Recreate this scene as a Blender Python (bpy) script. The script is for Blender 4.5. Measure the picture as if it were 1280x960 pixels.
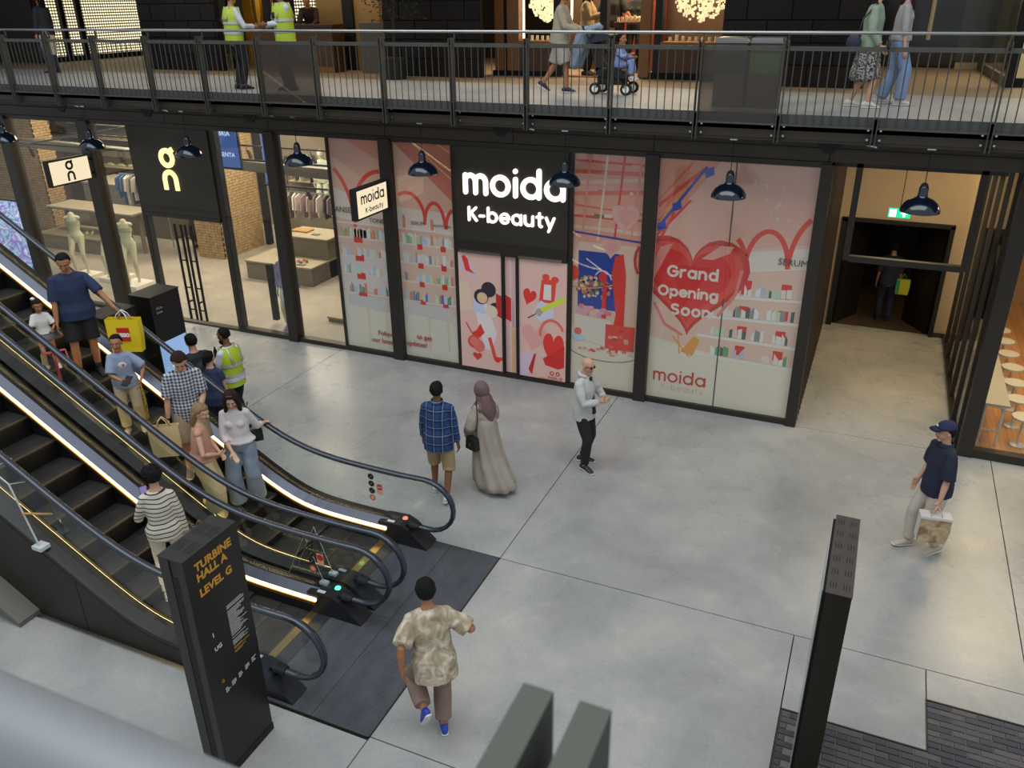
import bpy, bmesh, math, random
from mathutils import Vector, Matrix, noise
from math import sin, cos, pi, radians as RD
random.seed(7)
for o in list(bpy.data.objects): bpy.data.objects.remove(o)
SC = bpy.context.scene
COL = SC.collection

# ---------------- camera, world, light, exposure ----------------
YAW, PIT, ROL = 0.41750928, 0.43653362, -0.0123854
EYE = Vector((0, 0, 6.4))
_fw = Vector((-sin(YAW)*cos(PIT), cos(YAW)*cos(PIT), -sin(PIT)))
_rt = Vector((cos(YAW), sin(YAW), 0)); _up = _rt.cross(_fw)
_r = _rt*cos(ROL) + _up*sin(ROL); _u = -_rt*sin(ROL) + _up*cos(ROL)
cam = bpy.data.cameras.new('camera'); camo = bpy.data.objects.new('camera', cam); COL.objects.link(camo)
cam.sensor_width = 36; cam.lens = 1034.37/1280*36; cam.clip_start = .02; cam.clip_end = 200
camo.matrix_world = Matrix(((_r.x, _u.x, -_fw.x, EYE.x), (_r.y, _u.y, -_fw.y, EYE.y), (_r.z, _u.z, -_fw.z, EYE.z), (0, 0, 0, 1)))
cam.dof.use_dof = True; cam.dof.focus_distance = 12.0; cam.dof.aperture_fstop = 9.0
SC.camera = camo
SC.view_settings.view_transform = 'Standard'; SC.view_settings.look = 'None'
SC.view_settings.exposure = 0.0; SC.view_settings.gamma = 1; SC.view_settings.use_curve_mapping = False

W = bpy.data.worlds.new('hall_ambient'); SC.world = W; W.use_nodes = True
bg = W.node_tree.nodes['Background']; bg.inputs[0].default_value = (.86, .93, 1.0, 1); bg.inputs[1].default_value = .56

def area_light(name, loc, size, power, color=(1, 1, 1), rot=(0, 0, 0), spread=180):
    l = bpy.data.lights.new(name, 'AREA'); l.shape = 'RECTANGLE'; l.size = size[0]; l.size_y = size[1]
    l.energy = power; l.color = color; l.spread = RD(spread)
    o = bpy.data.objects.new(name, l); o.location = loc; o.rotation_euler = rot; COL.objects.link(o); return o
def point_light(name, loc, power, color=(1, 1, 1), r=.05):
    l = bpy.data.lights.new(name, 'POINT'); l.energy = power; l.color = color; l.shadow_soft_size = r
    o = bpy.data.objects.new(name, l); o.location = loc; COL.objects.link(o); return o
def spot_light(name, loc, target, power, color=(1, .85, .62), ang=60, r=.06):
    l = bpy.data.lights.new(name, 'SPOT'); l.energy = power; l.color = color; l.spot_size = RD(ang); l.spot_blend = .6; l.shadow_soft_size = r
    o = bpy.data.objects.new(name, l); o.location = loc
    o.rotation_euler = (Vector(target)-Vector(loc)).to_track_quat('-Z', 'Y').to_euler(); COL.objects.link(o); return o
# glazed roof of the hall, high over the floor
area_light('roof_skylight', (-4, 3.5, 17), (26, 9), 2100, (.93, .97, 1.0))
WARM = (1, .78, .50); WARM2 = (1, .66, .34)

# ---------------- mesh helpers ----------------
class MB:
    def __init__(s): s.v = []; s.f = []; s.m = []
    def quad(s, a, b, c, d, m=0):
        n = len(s.v); s.v += [tuple(a), tuple(b), tuple(c), tuple(d)]; s.f.append((n, n+1, n+2, n+3)); s.m.append(m)
    def poly(s, pts, m=0):
        n = len(s.v); s.v += [tuple(p) for p in pts]; s.f.append(tuple(range(n, n+len(pts)))); s.m.append(m)
    def box(s, x0, x1, y0, y1, z0, z1, m=0, M=None):
        n = len(s.v)
        P = [(x0, y0, z0), (x1, y0, z0), (x1, y1, z0), (x0, y1, z0), (x0, y0, z1), (x1, y0, z1), (x1, y1, z1), (x0, y1, z1)]
        if M is not None: P = [tuple(M @ Vector(p)) for p in P]
        s.v += P
        for f in ((0, 3, 2, 1), (4, 5, 6, 7), (0, 1, 5, 4), (1, 2, 6, 5), (2, 3, 7, 6), (3, 0, 4, 7)):
            s.f.append(tuple(n+i for i in f)); s.m.append(m)
        return s
    def bar(s, a, b, w, h=None, m=0, up=(0, 0, 1)):
        a = Vector(a); b = Vector(b); h = h or w; t = (b-a).normalized(); u = Vector(up)
        if abs(t.dot(u)) > .95: u = Vector((0, 1, 0))
        x = t.cross(u).normalized(); z = x.cross(t).normalized(); n = len(s.v)
        for p in (a, b):
            for i, j in ((-1, -1), (1, -1), (1, 1), (-1, 1)): s.v.append(tuple(p+x*(i*w/2)+z*(j*h/2)))
        for f in ((0, 3, 2, 1), (4, 5, 6, 7), (0, 1, 5, 4), (1, 2, 6, 5), (2, 3, 7, 6), (3, 0, 4, 7)):
            s.f.append(tuple(n+i for i in f)); s.m.append(m)
        return s
    def prism(s, pts, axis, a, b, m=0):      # pts in the other two axes (order x,y,z without axis)
        n = len(s.v); k = len(pts)
        def mk(p, c): return {'x': (c, p[0], p[1]), 'y': (p[0], c, p[1]), 'z': (p[0], p[1], c)}[axis]
        s.v += [mk(p, a) for p in pts]+[mk(p, b) for p in pts]
        s.f += [tuple(n+i for i in range(k)), tuple(n+k+i for i in reversed(range(k)))]; s.m += [m, m]
        for i in range(k):
            j = (i+1) % k; s.f.append((n+i, n+k+i, n+k+j, n+j)); s.m.append(m)
        return s
    def loft(s, rings, m=0, closed=True, cap=True):
        n = len(s.v); k = len(rings[0])
        for r in rings: s.v += [tuple(p) for p in r]
        for i in range(len(rings)-1):
            for j in range(k if closed else k-1):
                jj = (j+1) % k; a = n+i*k
                s.f.append((a+j, a+jj, a+k+jj, a+k+j)); s.m.append(m)
        if cap:
            s.f.append(tuple(n+j for j in reversed(range(k)))); s.m.append(m)
            e = n+(len(rings)-1)*k; s.f.append(tuple(e+j for j in range(k))); s.m.append(m)
        return s
    def tube(s, pts, r, seg=8, m=0, xref=None, cap=True, dome=False):
        """pts: positions; r: radius, list of radii or (rx,ry) pairs"""
        pts = [Vector(p) for p in pts]; N = len(pts)
        rr = [r]*N if not isinstance(r, list) else r
        rr = [(q, q) if not isinstance(q, tuple) else q for q in rr]
        T = []
        for i in range(N):
            a = pts[max(0, i-1)]; b = pts[min(N-1, i+1)]; T.append((b-a).normalized())
        if dome:
            a, b = rr[0], rr[-1]; p0, pN, t0, tN = pts[0], pts[-1], T[0], T[-1]
            pre = []; post = []
            for q in (80, 55, 28):
                c, d = cos(RD(q)), sin(RD(q)); pre.append((p0-t0*min(a)*d, (a[0]*c, a[1]*c), t0))
            for q in (28, 55, 80):
                c, d = cos(RD(q)), sin(RD(q)); post.append((pN+tN*min(b)*d, (b[0]*c, b[1]*c), tN))
            pts = [q[0] for q in pre]+pts+[q[0] for q in post]; rr = [q[1] for q in pre]+rr+[q[1] for q in post]
            T = [q[2] for q in pre]+T+[q[2] for q in post]; N = len(pts)
        x = None; rings = []
        for i in range(N):
            t = T[i]
            if xref is not None: x = Vector(xref); x = x-t*x.dot(t)
            elif x is None:
                u = Vector((0, 0, 1)) if abs(t.z) < .9 else Vector((0, 1, 0)); x = t.cross(u)
            else: x = x-t*x.dot(t)
            if x.length < 1e-6: x = t.orthogonal()
            x.normalize(); y = t.cross(x)
            rings.append([pts[i]+x*(rr[i][0]*cos(2*pi*j/seg))+y*(rr[i][1]*sin(2*pi*j/seg)) for j in range(seg)])
        return s.loft(rings, m, True, cap)
    def ell(s, c, rx, ry, rz, R=None, seg=14, rg=9, m=0, fn=None):
        c = Vector(c); rings = []
        for i in range(rg+1):
            a = -pi/2+pi*(i/rg); a = max(-pi/2+.08, min(pi/2-.08, a)); r = []
            for j in range(seg):
                b = 2*pi*j/seg; p = Vector((cos(a)*cos(b), cos(a)*sin(b), sin(a)))
                k = fn(p) if fn else 1
                p = Vector((p.x*rx*k, p.y*ry*k, p.z*rz*k))
                r.append(c+(R @ p if R is not None else p))
            rings.append(r)
        return s.loft(rings, m)
    def disc(s, c, r, nrm='y', seg=16, m=0, ry=None):
        ry = ry or r; P = []
        for j in range(seg):
            a = 2*pi*j/seg; u, v = r*cos(a), ry*sin(a)
            P.append({'y': (c[0]+u, c[1], c[2]+v), 'x': (c[0], c[1]+u, c[2]+v), 'z': (c[0]+u, c[1]+v, c[2])}[nrm])
        s.poly(P, m)
    def xform(s, M): s.v = [tuple(M @ Vector(p)) for p in s.v]; return s
    def mesh(s, name, mats, smooth=False):
        me = bpy.data.meshes.new(name); me.from_pydata(s.v, [], s.f)
        for mt in mats: me.materials.append(mt)
        me.polygons.foreach_set('material_index', s.m)
        if smooth: me.polygons.foreach_set('use_smooth', [True]*len(s.f))
        me.validate(); me.update(); return me

WLOC = {}
ORD = ['first', 'second', 'third', 'fourth', 'fifth', 'sixth', 'seventh', 'eighth', 'ninth', 'tenth', 'eleventh', 'twelfth', 'thirteenth', 'fourteenth', 'fifteenth', 'sixteenth', 'seventeenth', 'eighteenth']
def tag(o, label=None, cat=None, group=None, kind=None):
    if label: o['label'] = label
    if cat: o['category'] = cat
    if group: o['group'] = group
    if kind: o['kind'] = kind
    return o
def empty(name, loc=(0, 0, 0), rz=0, label=None, cat=None, group=None, kind=None, parent=None):
    o = bpy.data.objects.new(name, None); COL.objects.link(o); o.location = loc; o.rotation_euler = (0, 0, rz)
    o.empty_display_size = .1; WLOC[o.name] = Vector(loc)
    return tag(o, label, cat, group, kind)
def link(name, me, parent=None, loc=None):
    o = bpy.data.objects.new(name, me); COL.objects.link(o)
    if parent: o.parent = parent
    if loc is not None: o.location = loc
    return o
def obj(name, mb, mats, parent=None, smooth=False, world=True, origin=None, sharp=None):
    """world=True: vertices are world coordinates; the object keeps its own origin at its centre"""
    if not isinstance(mats, (list, tuple)): mats = [mats]
    base = Vector((0, 0, 0))
    if world and parent is not None: base = WLOC.get(parent.name, Vector((0, 0, 0)))
    vs = [Vector(p) for p in mb.v]
    if world:
        lo = Vector((min(p.x for p in vs), min(p.y for p in vs), min(p.z for p in vs))); hi = Vector((max(p.x for p in vs), max(p.y for p in vs), max(p.z for p in vs)))
        c = (lo+hi)/2; c.z = lo.z
        mb.v = [tuple(p-c) for p in vs]
    me = mb.mesh(name, mats, smooth)
    if sharp: me.set_sharp_from_angle(angle=RD(sharp))
    o = link(name, me, parent)
    if world: o.location = c-base; WLOC[o.name] = c
    return o
def box(name, x0, x1, y0, y1, z0, z1, mat, parent=None):
    return obj(name, MB().box(x0, x1, y0, y1, z0, z1), mat, parent)
def copies(o, offs, parent=None, label=None):
    out = []
    for d in offs:
        c = o.copy(); COL.objects.link(c); c.location = o.location+Vector(d); c.parent = o.parent if parent is None else parent
        out.append(c)
    return out
def copy_thing(root, loc, rz=None, label=None, group=None):
    r = root.copy(); COL.objects.link(r); r.location = loc
    if rz is not None: r.rotation_euler = (0, 0, rz)
    if label: r['label'] = label
    if group: r['group'] = group
    for ch in list(root.children):
        c = ch.copy(); COL.objects.link(c); c.parent = r
        for g in list(ch.children):
            d = g.copy(); COL.objects.link(d); d.parent = c
    return r

# ---------------- materials ----------------
MC = {}
def hexc(h):
    h = h.lstrip('#'); c = [int(h[i:i+2], 16)/255 for i in (0, 2, 4)]
    return tuple(((x+.055)/1.055)**2.4 if x > .04045 else x/12.92 for x in c)
def mat(name, col, rough=.6, metal=0, var=0, vscale=6, bump=0, bscale=40, emit=0, spec=.5, alpha=1, emcol=None, stretch=None):
    if name in MC: return MC[name]
    if isinstance(col, str): col = hexc(col)
    m = bpy.data.materials.new(name); m.use_nodes = True; nt = m.node_tree; b = nt.nodes['Principled BSDF']
    b.inputs['Base Color'].default_value = (*col, 1); b.inputs['Roughness'].default_value = rough; b.inputs['Metallic'].default_value = metal
    b.inputs['Specular IOR Level'].default_value = spec; b.inputs['Alpha'].default_value = alpha
    if emit: b.inputs['Emission Color'].default_value = (*(emcol or col), 1); b.inputs['Emission Strength'].default_value = emit
    if var or bump:
        tc = nt.nodes.new('ShaderNodeTexCoord'); src = tc.outputs['Object']
        if stretch:
            mp = nt.nodes.new('ShaderNodeMapping'); mp.inputs['Scale'].default_value = stretch; nt.links.new(src, mp.inputs[0]); src = mp.outputs[0]
    if var:
        n = nt.nodes.new('ShaderNodeTexNoise'); n.inputs['Scale'].default_value = vscale; n.inputs['Detail'].default_value = 6
        nt.links.new(src, n.inputs['Vector'])
        r = nt.nodes.new('ShaderNodeValToRGB'); r.color_ramp.elements[0].position = .3; r.color_ramp.elements[1].position = .7
        r.color_ramp.elements[0].color = (*[c*(1-var) for c in col], 1); r.color_ramp.elements[1].color = (*[min(1, c*(1+var)) for c in col], 1)
        nt.links.new(n.outputs[0], r.inputs[0]); nt.links.new(r.outputs[0], b.inputs['Base Color'])
    if bump:
        n2 = nt.nodes.new('ShaderNodeTexNoise'); n2.inputs['Scale'].default_value = bscale; n2.inputs['Detail'].default_value = 4
        nt.links.new(src, n2.inputs['Vector'])
        bp = nt.nodes.new('ShaderNodeBump'); bp.inputs['Strength'].default_value = bump; bp.inputs['Distance'].default_value = .01
        nt.links.new(n2.outputs[0], bp.inputs['Height']); nt.links.new(bp.outputs[0], b.inputs['Normal'])
    MC[name] = m; return m
def paint(h, rough=.55):           # flat printed colour
    return mat('print_'+h.strip('#'), (lambda c: tuple(x*min(1.4, .80/max(c)) for x in c))(tuple(max(x, .004) for x in hexc(h))), rough)
def glow(name, col, s):
    if name in MC: return MC[name]
    if isinstance(col, str): col = hexc(col)
    m = bpy.data.materials.new(name); m.use_nodes = True; nt = m.node_tree; nt.nodes.clear()
    e = nt.nodes.new('ShaderNodeEmission'); e.inputs[0].default_value = (*col, 1); e.inputs[1].default_value = s
    o = nt.nodes.new('ShaderNodeOutputMaterial'); nt.links.new(e.outputs[0], o.inputs[0]); MC[name] = m; return m
def glass(name, tint=(.97, .99, .98), ior=1.45, haze=0, hazecol=(.6, .6, .6)):
    m = bpy.data.materials.new(name); m.use_nodes = True; nt = m.node_tree; nt.nodes.clear()
    t = nt.nodes.new('ShaderNodeBsdfTransparent'); t.inputs[0].default_value = (*tint, 1)
    g = nt.nodes.new('ShaderNodeBsdfGlossy'); g.inputs['Roughness'].default_value = .02
    lw = nt.nodes.new('ShaderNodeLayerWeight'); lw.inputs[0].default_value = .5
    f0 = ((ior-1)/(ior+1))**2; f = nt.nodes.new('ShaderNodeMath'); f.operation = 'POWER'; f.inputs[1].default_value = 5; nt.links.new(lw.outputs['Facing'], f.inputs[0])
    f1 = nt.nodes.new('ShaderNodeMath'); f1.operation = 'MULTIPLY_ADD'; f1.inputs[1].default_value = 1-f0; f1.inputs[2].default_value = f0; nt.links.new(f.outputs[0], f1.inputs[0]); f = f1
    mx = nt.nodes.new('ShaderNodeMixShader'); nt.links.new(f.outputs[0], mx.inputs[0]); nt.links.new(t.outputs[0], mx.inputs[1]); nt.links.new(g.outputs[0], mx.inputs[2])
    out = nt.nodes.new('ShaderNodeOutputMaterial'); last = mx
    if haze:
        d = nt.nodes.new('ShaderNodeBsdfDiffuse'); d.inputs[0].default_value = (*hazecol, 1)
        m2 = nt.nodes.new('ShaderNodeMixShader'); m2.inputs[0].default_value = haze
        nt.links.new(mx.outputs[0], m2.inputs[1]); nt.links.new(d.outputs[0], m2.inputs[2]); last = m2
    nt.links.new(last.outputs[0], out.inputs[0]); MC[name] = m; return m

def nodes_mat(name):
    m = bpy.data.materials.new(name); m.use_nodes = True; MC[name] = m
    return m, m.node_tree, m.node_tree.nodes['Principled BSDF']
def N(nt, t, **k):
    n = nt.nodes.new('ShaderNode'+t)
    for a, b in k.items():
        if a.startswith('_'): setattr(n, a[1:], b)
        else: n.inputs[a.replace('_', ' ')].default_value = b
    return n
def ramp(nt, src, stops):
    r = nt.nodes.new('ShaderNodeValToRGB'); e = r.color_ramp.elements
    while len(e) < len(stops): e.new(.5)
    for i, (p, c) in enumerate(stops): e[i].position = p; e[i].color = (*c, 1) if len(c) == 3 else c
    nt.links.new(src, r.inputs[0]); return r.outputs[0]
def mixc(nt, f, a, b, mode='MIX'):
    n = nt.nodes.new('ShaderNodeMix'); n.data_type = 'RGBA'; n.blend_type = mode
    for s, v in ((0, f), (6, a), (7, b)):
        if hasattr(v, 'node'): nt.links.new(v, n.inputs[s])
        else: n.inputs[s].default_value = v if s == 0 else (*v, 1)
    return n.outputs[2]
def mathn(nt, op, a, b=0, c=None):
    n = nt.nodes.new('ShaderNodeMath'); n.operation = op
    for i, v in enumerate((a, b, c)):
        if v is None: continue
        if hasattr(v, 'node'): nt.links.new(v, n.inputs[i])
        else: n.inputs[i].default_value = v
    return n.outputs[0]

# polished concrete
def concrete(name, base, warm, rough=.33):
    m, nt, b = nodes_mat(name)
    g = N(nt, 'NewGeometry'); P = g.outputs['Position']
    n1 = N(nt, 'TexNoise', Scale=.55, Detail=7, Roughness=.6, Distortion=.6); nt.links.new(P, n1.inputs['Vector'])
    n2 = N(nt, 'TexNoise', Scale=1.9, Detail=10, Roughness=.72, Distortion=.5); nt.links.new(P, n2.inputs['Vector'])
    n3 = N(nt, 'TexNoise', Scale=38, Detail=5, Roughness=.7); nt.links.new(P, n3.inputs['Vector'])
    c1 = ramp(nt, n1.outputs[0], [(.30, [x*.76 for x in base]), (.50, base), (.68, warm)])
    k2 = ramp(nt, n2.outputs[0], [(.26, (.85, .86, .88)), (.46, (.95, .95, .965)), (.57, (1.0, 1.0, .98)), (.70, (1.22, 1.21, 1.17))])
    c = mixc(nt, .85, c1, k2, 'MULTIPLY')
    k3 = ramp(nt, n3.outputs[0], [(.35, (.86, .86, .86)), (.6, (1.05, 1.05, 1.05))])
    c = mixc(nt, .6, c, k3, 'MULTIPLY')
    nt.links.new(c, b.inputs['Base Color'])
    r = mathn(nt, 'MULTIPLY_ADD', n2.outputs[0], .28, rough-.12); nt.links.new(r, b.inputs['Roughness'])
    bp = N(nt, 'Bump', Strength=.06, Distance=.01); nt.links.new(n2.outputs[0], bp.inputs['Height']); nt.links.new(bp.outputs[0], b.inputs['Normal'])
    b.inputs['Specular IOR Level'].default_value = .5
    return m
M_floor = concrete('polished_concrete', (.365, .368, .355), (.45, .44, .405), .27)
M_deck = concrete('deck_concrete', (.36, .36, .35), (.41, .40, .37), .5)
M_shopfloor = concrete('shop_concrete', (.34, .31, .27), (.43, .39, .33), .5)
M_black = mat('black_metal', '#332e28', .42, .3)
M_blackm = mat('black_matt', '#141312', .7)
M_brown = mat('brown_fascia', '#453c31', .55, .2, var=.08, vscale=3)
M_rail = mat('railing_grey', '#4e4d48', .5, .3, var=.1, vscale=9)
M_steel = mat('brushed_steel', '#b9bab8', .28, 1)
M_chrome = mat('chrome', '#d8d8d8', .12, 1)
M_rubber = mat('handrail_rubber', '#1b2635', .26, 0, spec=.8)
M_skirt = mat('skirt_metal', '#3a3c42', .32, .7)
M_deckm = mat('balustrade_deck', '#4c4f59', .30, .8)
M_dkbrown = mat('balustrade_cover', '#2b2825', .35, .4)
M_clad = mat('truss_cladding', '#2a2620', .5, .25, var=.05, vscale=2)
M_glass = glass('clear_glass')
M_bglass = glass('balustrade_glass', (.94, .965, .965), 1.5)
M_strip = glow('light_strip', (1, .74, .34), 6.5)
M_white = mat('white_paint', '#e8e4da', .5)
M_cream = mat('cream_wall', '#b9a98a', .7, var=.04, vscale=2)
M_soffit = mat('dark_soffit', '#1d1b19', .8)
# ---------------- floor ----------------
fl = empty('floor', (0, 8, 0), kind='structure')
G = .006
def slab(x0, x1, y0, y1, mt=None, z=0.0):
    return obj('slab', MB().box(x0+G, x1-G, y0+G, y1-G, -.12, z), mt or M_floor, fl)
XB0, XB1, XJ = -.06, 1.26, 2.21
slab(-24, -9.42, 7.72, 12.8); slab(-9.42, -3.62, 7.72, 12.8); slab(-3.62, XJ, 7.72, 12.8); slab(XJ, 9, 7.72, 12.8)
slab(-24, -3.62, -3, 4.66)
slab(-3.62, XB0, -3, 4.7); slab(-3.62, XB0, 4.7, 7.72)
slab(XB0, XB1, 6.60, 7.72); slab(XB1, XJ, 7.28, 7.72); slab(XJ, 9, 7.28, 7.72)
slab(-24, -3.62, 4.66, 7.72, None, -.08)
slab(-.65, 1.95, 12.8, 18.0)
box('subfloor', -24, 9, -3, 21, -.3, -.13, mat('joint_dark', '#2c2b28', .9), fl)
# dark metal trims round the brick paving
M_edge = mat('paving_edge', '#4a453f', .5, .5)
eb = MB()
eb.box(XB0, XB0+.012, 3, 6.6, -.1, .004); eb.box(XB0, XB1, 6.588, 6.6, -.1, .004); eb.box(XB1-.012, XB1, 6.6, 7.28, -.1, .004); eb.box(XB1, 5.2, 7.268, 7.28, -.1, .004)
obj('trim', eb, M_edge, fl)
M_mortar = mat('mortar', '#77756f', .9, var=.1, vscale=30)
mo = MB(); mo.box(XB0+.012, 5.2, 3, 6.588, -.12, -.012); mo.box(XB1, 5.2, 6.588, 7.268, -.12, -.012); obj('mortar_bed', mo, M_mortar, fl)
mb_ = [mat('paver_'+str(i), c, .62, var=.12, vscale=25, bump=.15) for i, c in enumerate(['#46454a', '#504d50', '#3d3d43', '#585453'])]
bl, bh, g = .215, .066, .010
protos = []
def brickmesh(w, i):
    key = (round(w, 3), i)
    for k, me in protos:
        if k == key: return me
    mb = MB(); e = .004; z = .0
    mb.loft([[(-w/2, -bh/2, -.02), (w/2, -bh/2, -.02), (w/2, bh/2, -.02), (-w/2, bh/2, -.02)],
             [(-w/2, -bh/2, z-e), (w/2, -bh/2, z-e), (w/2, bh/2, z-e), (-w/2, bh/2, z-e)],
             [(-w/2+e, -bh/2+e, z), (w/2-e, -bh/2+e, z), (w/2-e, bh/2-e, z), (-w/2+e, bh/2-e, z)]])
    me = mb.mesh('brick', [mb_[i]]); protos.append((key, me)); return me
nb = 0
row = 0; y = 7.268-g-bh/2
while y > 5.25:
    xs = XB1+.004 if y+bh/2 > 6.588 else XB0+.018
    xe = 2.75
    off = (row*.5 % 1)*(bl+g)
    x = XB1+.004 if xs > 0 else XB1+.004-8*(bl+g)
    x -= off
    while x < xe:
        a, b = max(x, xs), min(x+bl, xe+.2)
        if b-a > .03 and nb < 298 and not (.08 < (a+b)/2 < .30 and y < 6.42 and y > 5.45):
            o = link('brick', brickmesh(round(b-a, 3), random.randrange(4)), fl); o.location = Vector(((a+b)/2, y, 0.001+random.uniform(-.002, .002)))-Vector((0, 8, 0)); nb += 1
        x += bl+g
    y -= bh+g; row += 1
# the remaining pavers, nearer to the viewer or past the right edge
rb = MB()
while y > 4.3:
    x = XB0+.018-(row*.5 % 1)*(bl+g)
    while x < 3:
        a = max(x, XB0+.018)
        if x+bl-a > .03: rb.box(a, x+bl, y-bh/2, y+bh/2, -.02, .001, random.randrange(4))
        x += bl+g
    y -= bh+g; row += 1
yy = 7.268-g-bh/2; row = 0
while yy > 5.25:
    x = 2.98+(row*.5 % 1)*.11
    while x < 4.2: rb.box(x, x+bl, yy-bh/2, yy+bh/2, -.02, .001, random.randrange(4)); x += bl+g
    yy -= bh+g; row += 1
tag(obj('outer_pavers', rb, mb_, fl), kind='stuff')

# ---------------- escalators ----------------
X0, SL = -6.5, .6
def zl(x, t=.22):
    u = (X0-x)/t
    return SL*t*(u if u > 30 else math.log1p(math.exp(u)))
def hz(x): return 1.0+zl(x, .33)
XE = -15.6
XS = [XE+(-8.0-XE)*i/8 for i in range(8)]+[-8.0+.16*i for i in range(19)]   # to -5.12
def swept(mb, xs, f0, f1, y0, y1, m=0):
    rings = [[(x, y0, f0(x)), (x, y1, f0(x)), (x, y1, f1(x)), (x, y0, f1(x))] for x in xs]
    return mb.loft(rings, m)
def swept_sec(mb, xs, sec, m=0):          # sec: list of (y, dz) round the section
    return mb.loft([[(x, y, zl(x)+dz) for y, dz in sec] for x in xs], m)
def tread(x):
    j = math.floor((-5.62-x)/.4); xm = -5.62-.4*(j+.5)
    return max(0, zl(xm))
M_tread = None
def tread_mat():
    m, nt, b = nodes_mat('step_tread')
    tc = N(nt, 'TexCoord'); sx = N(nt, 'SeparateXYZ'); nt.links.new(tc.outputs['Object'], sx.inputs[0])
    w = mathn(nt, 'SINE', mathn(nt, 'MULTIPLY', sx.outputs[1], 360))
    bp = N(nt, 'Bump', Strength=.7, Distance=.006); nt.links.new(w, bp.inputs['Height']); nt.links.new(bp.outputs[0], b.inputs['Normal'])
    n = N(nt, 'TexNoise', Scale=5, Detail=4); nt.links.new(tc.outputs['Object'], n.inputs['Vector'])
    c = ramp(nt, n.outputs[0], [(.3, (.032, .032, .034)), (.7, (.06, .057, .054))]); nt.links.new(c, b.inputs['Base Color'])
    b.inputs['Roughness'].default_value = .45; b.inputs['Metallic'].default_value = .55
    return m
M_tread = tread_mat(); M_riser = mat('step_riser', '#0e0e10', .5, .3); M_nose = mat('step_nosing', '#4a443c', .4, .5)
M_gold = mat('comb_metal', '#b29a6a', .3, .9)
M_dot = mat('sticker_black', '#15171c', .5); M_red = mat('sticker_red', '#c2261f', .5); M_tagp = mat('sticker_peach', '#d9ab92', .6); M_or = mat('sticker_orange', '#c2563a', .5); M_tagw = mat('sticker_white', '#cfd0d0', .5)
def handrail_path():
    pts = [(x, hz(x)) for x in [XE, -13, -11, -9.5, -8.6]+[-8.3+.2*i for i in range(18)]]
    cx, cz, r = -4.56, .645, .365
    pts = [(x, z) for x, z in pts if x < -4.7]
    for k in range(0, 13): a = RD(90-k*15); pts.append((cx+r*1.05*cos(a), cz+r*sin(a)*(1.0)))
    pts += [(-4.72, .285), (-4.86, .30)]
    return pts
HP = handrail_path()
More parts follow.
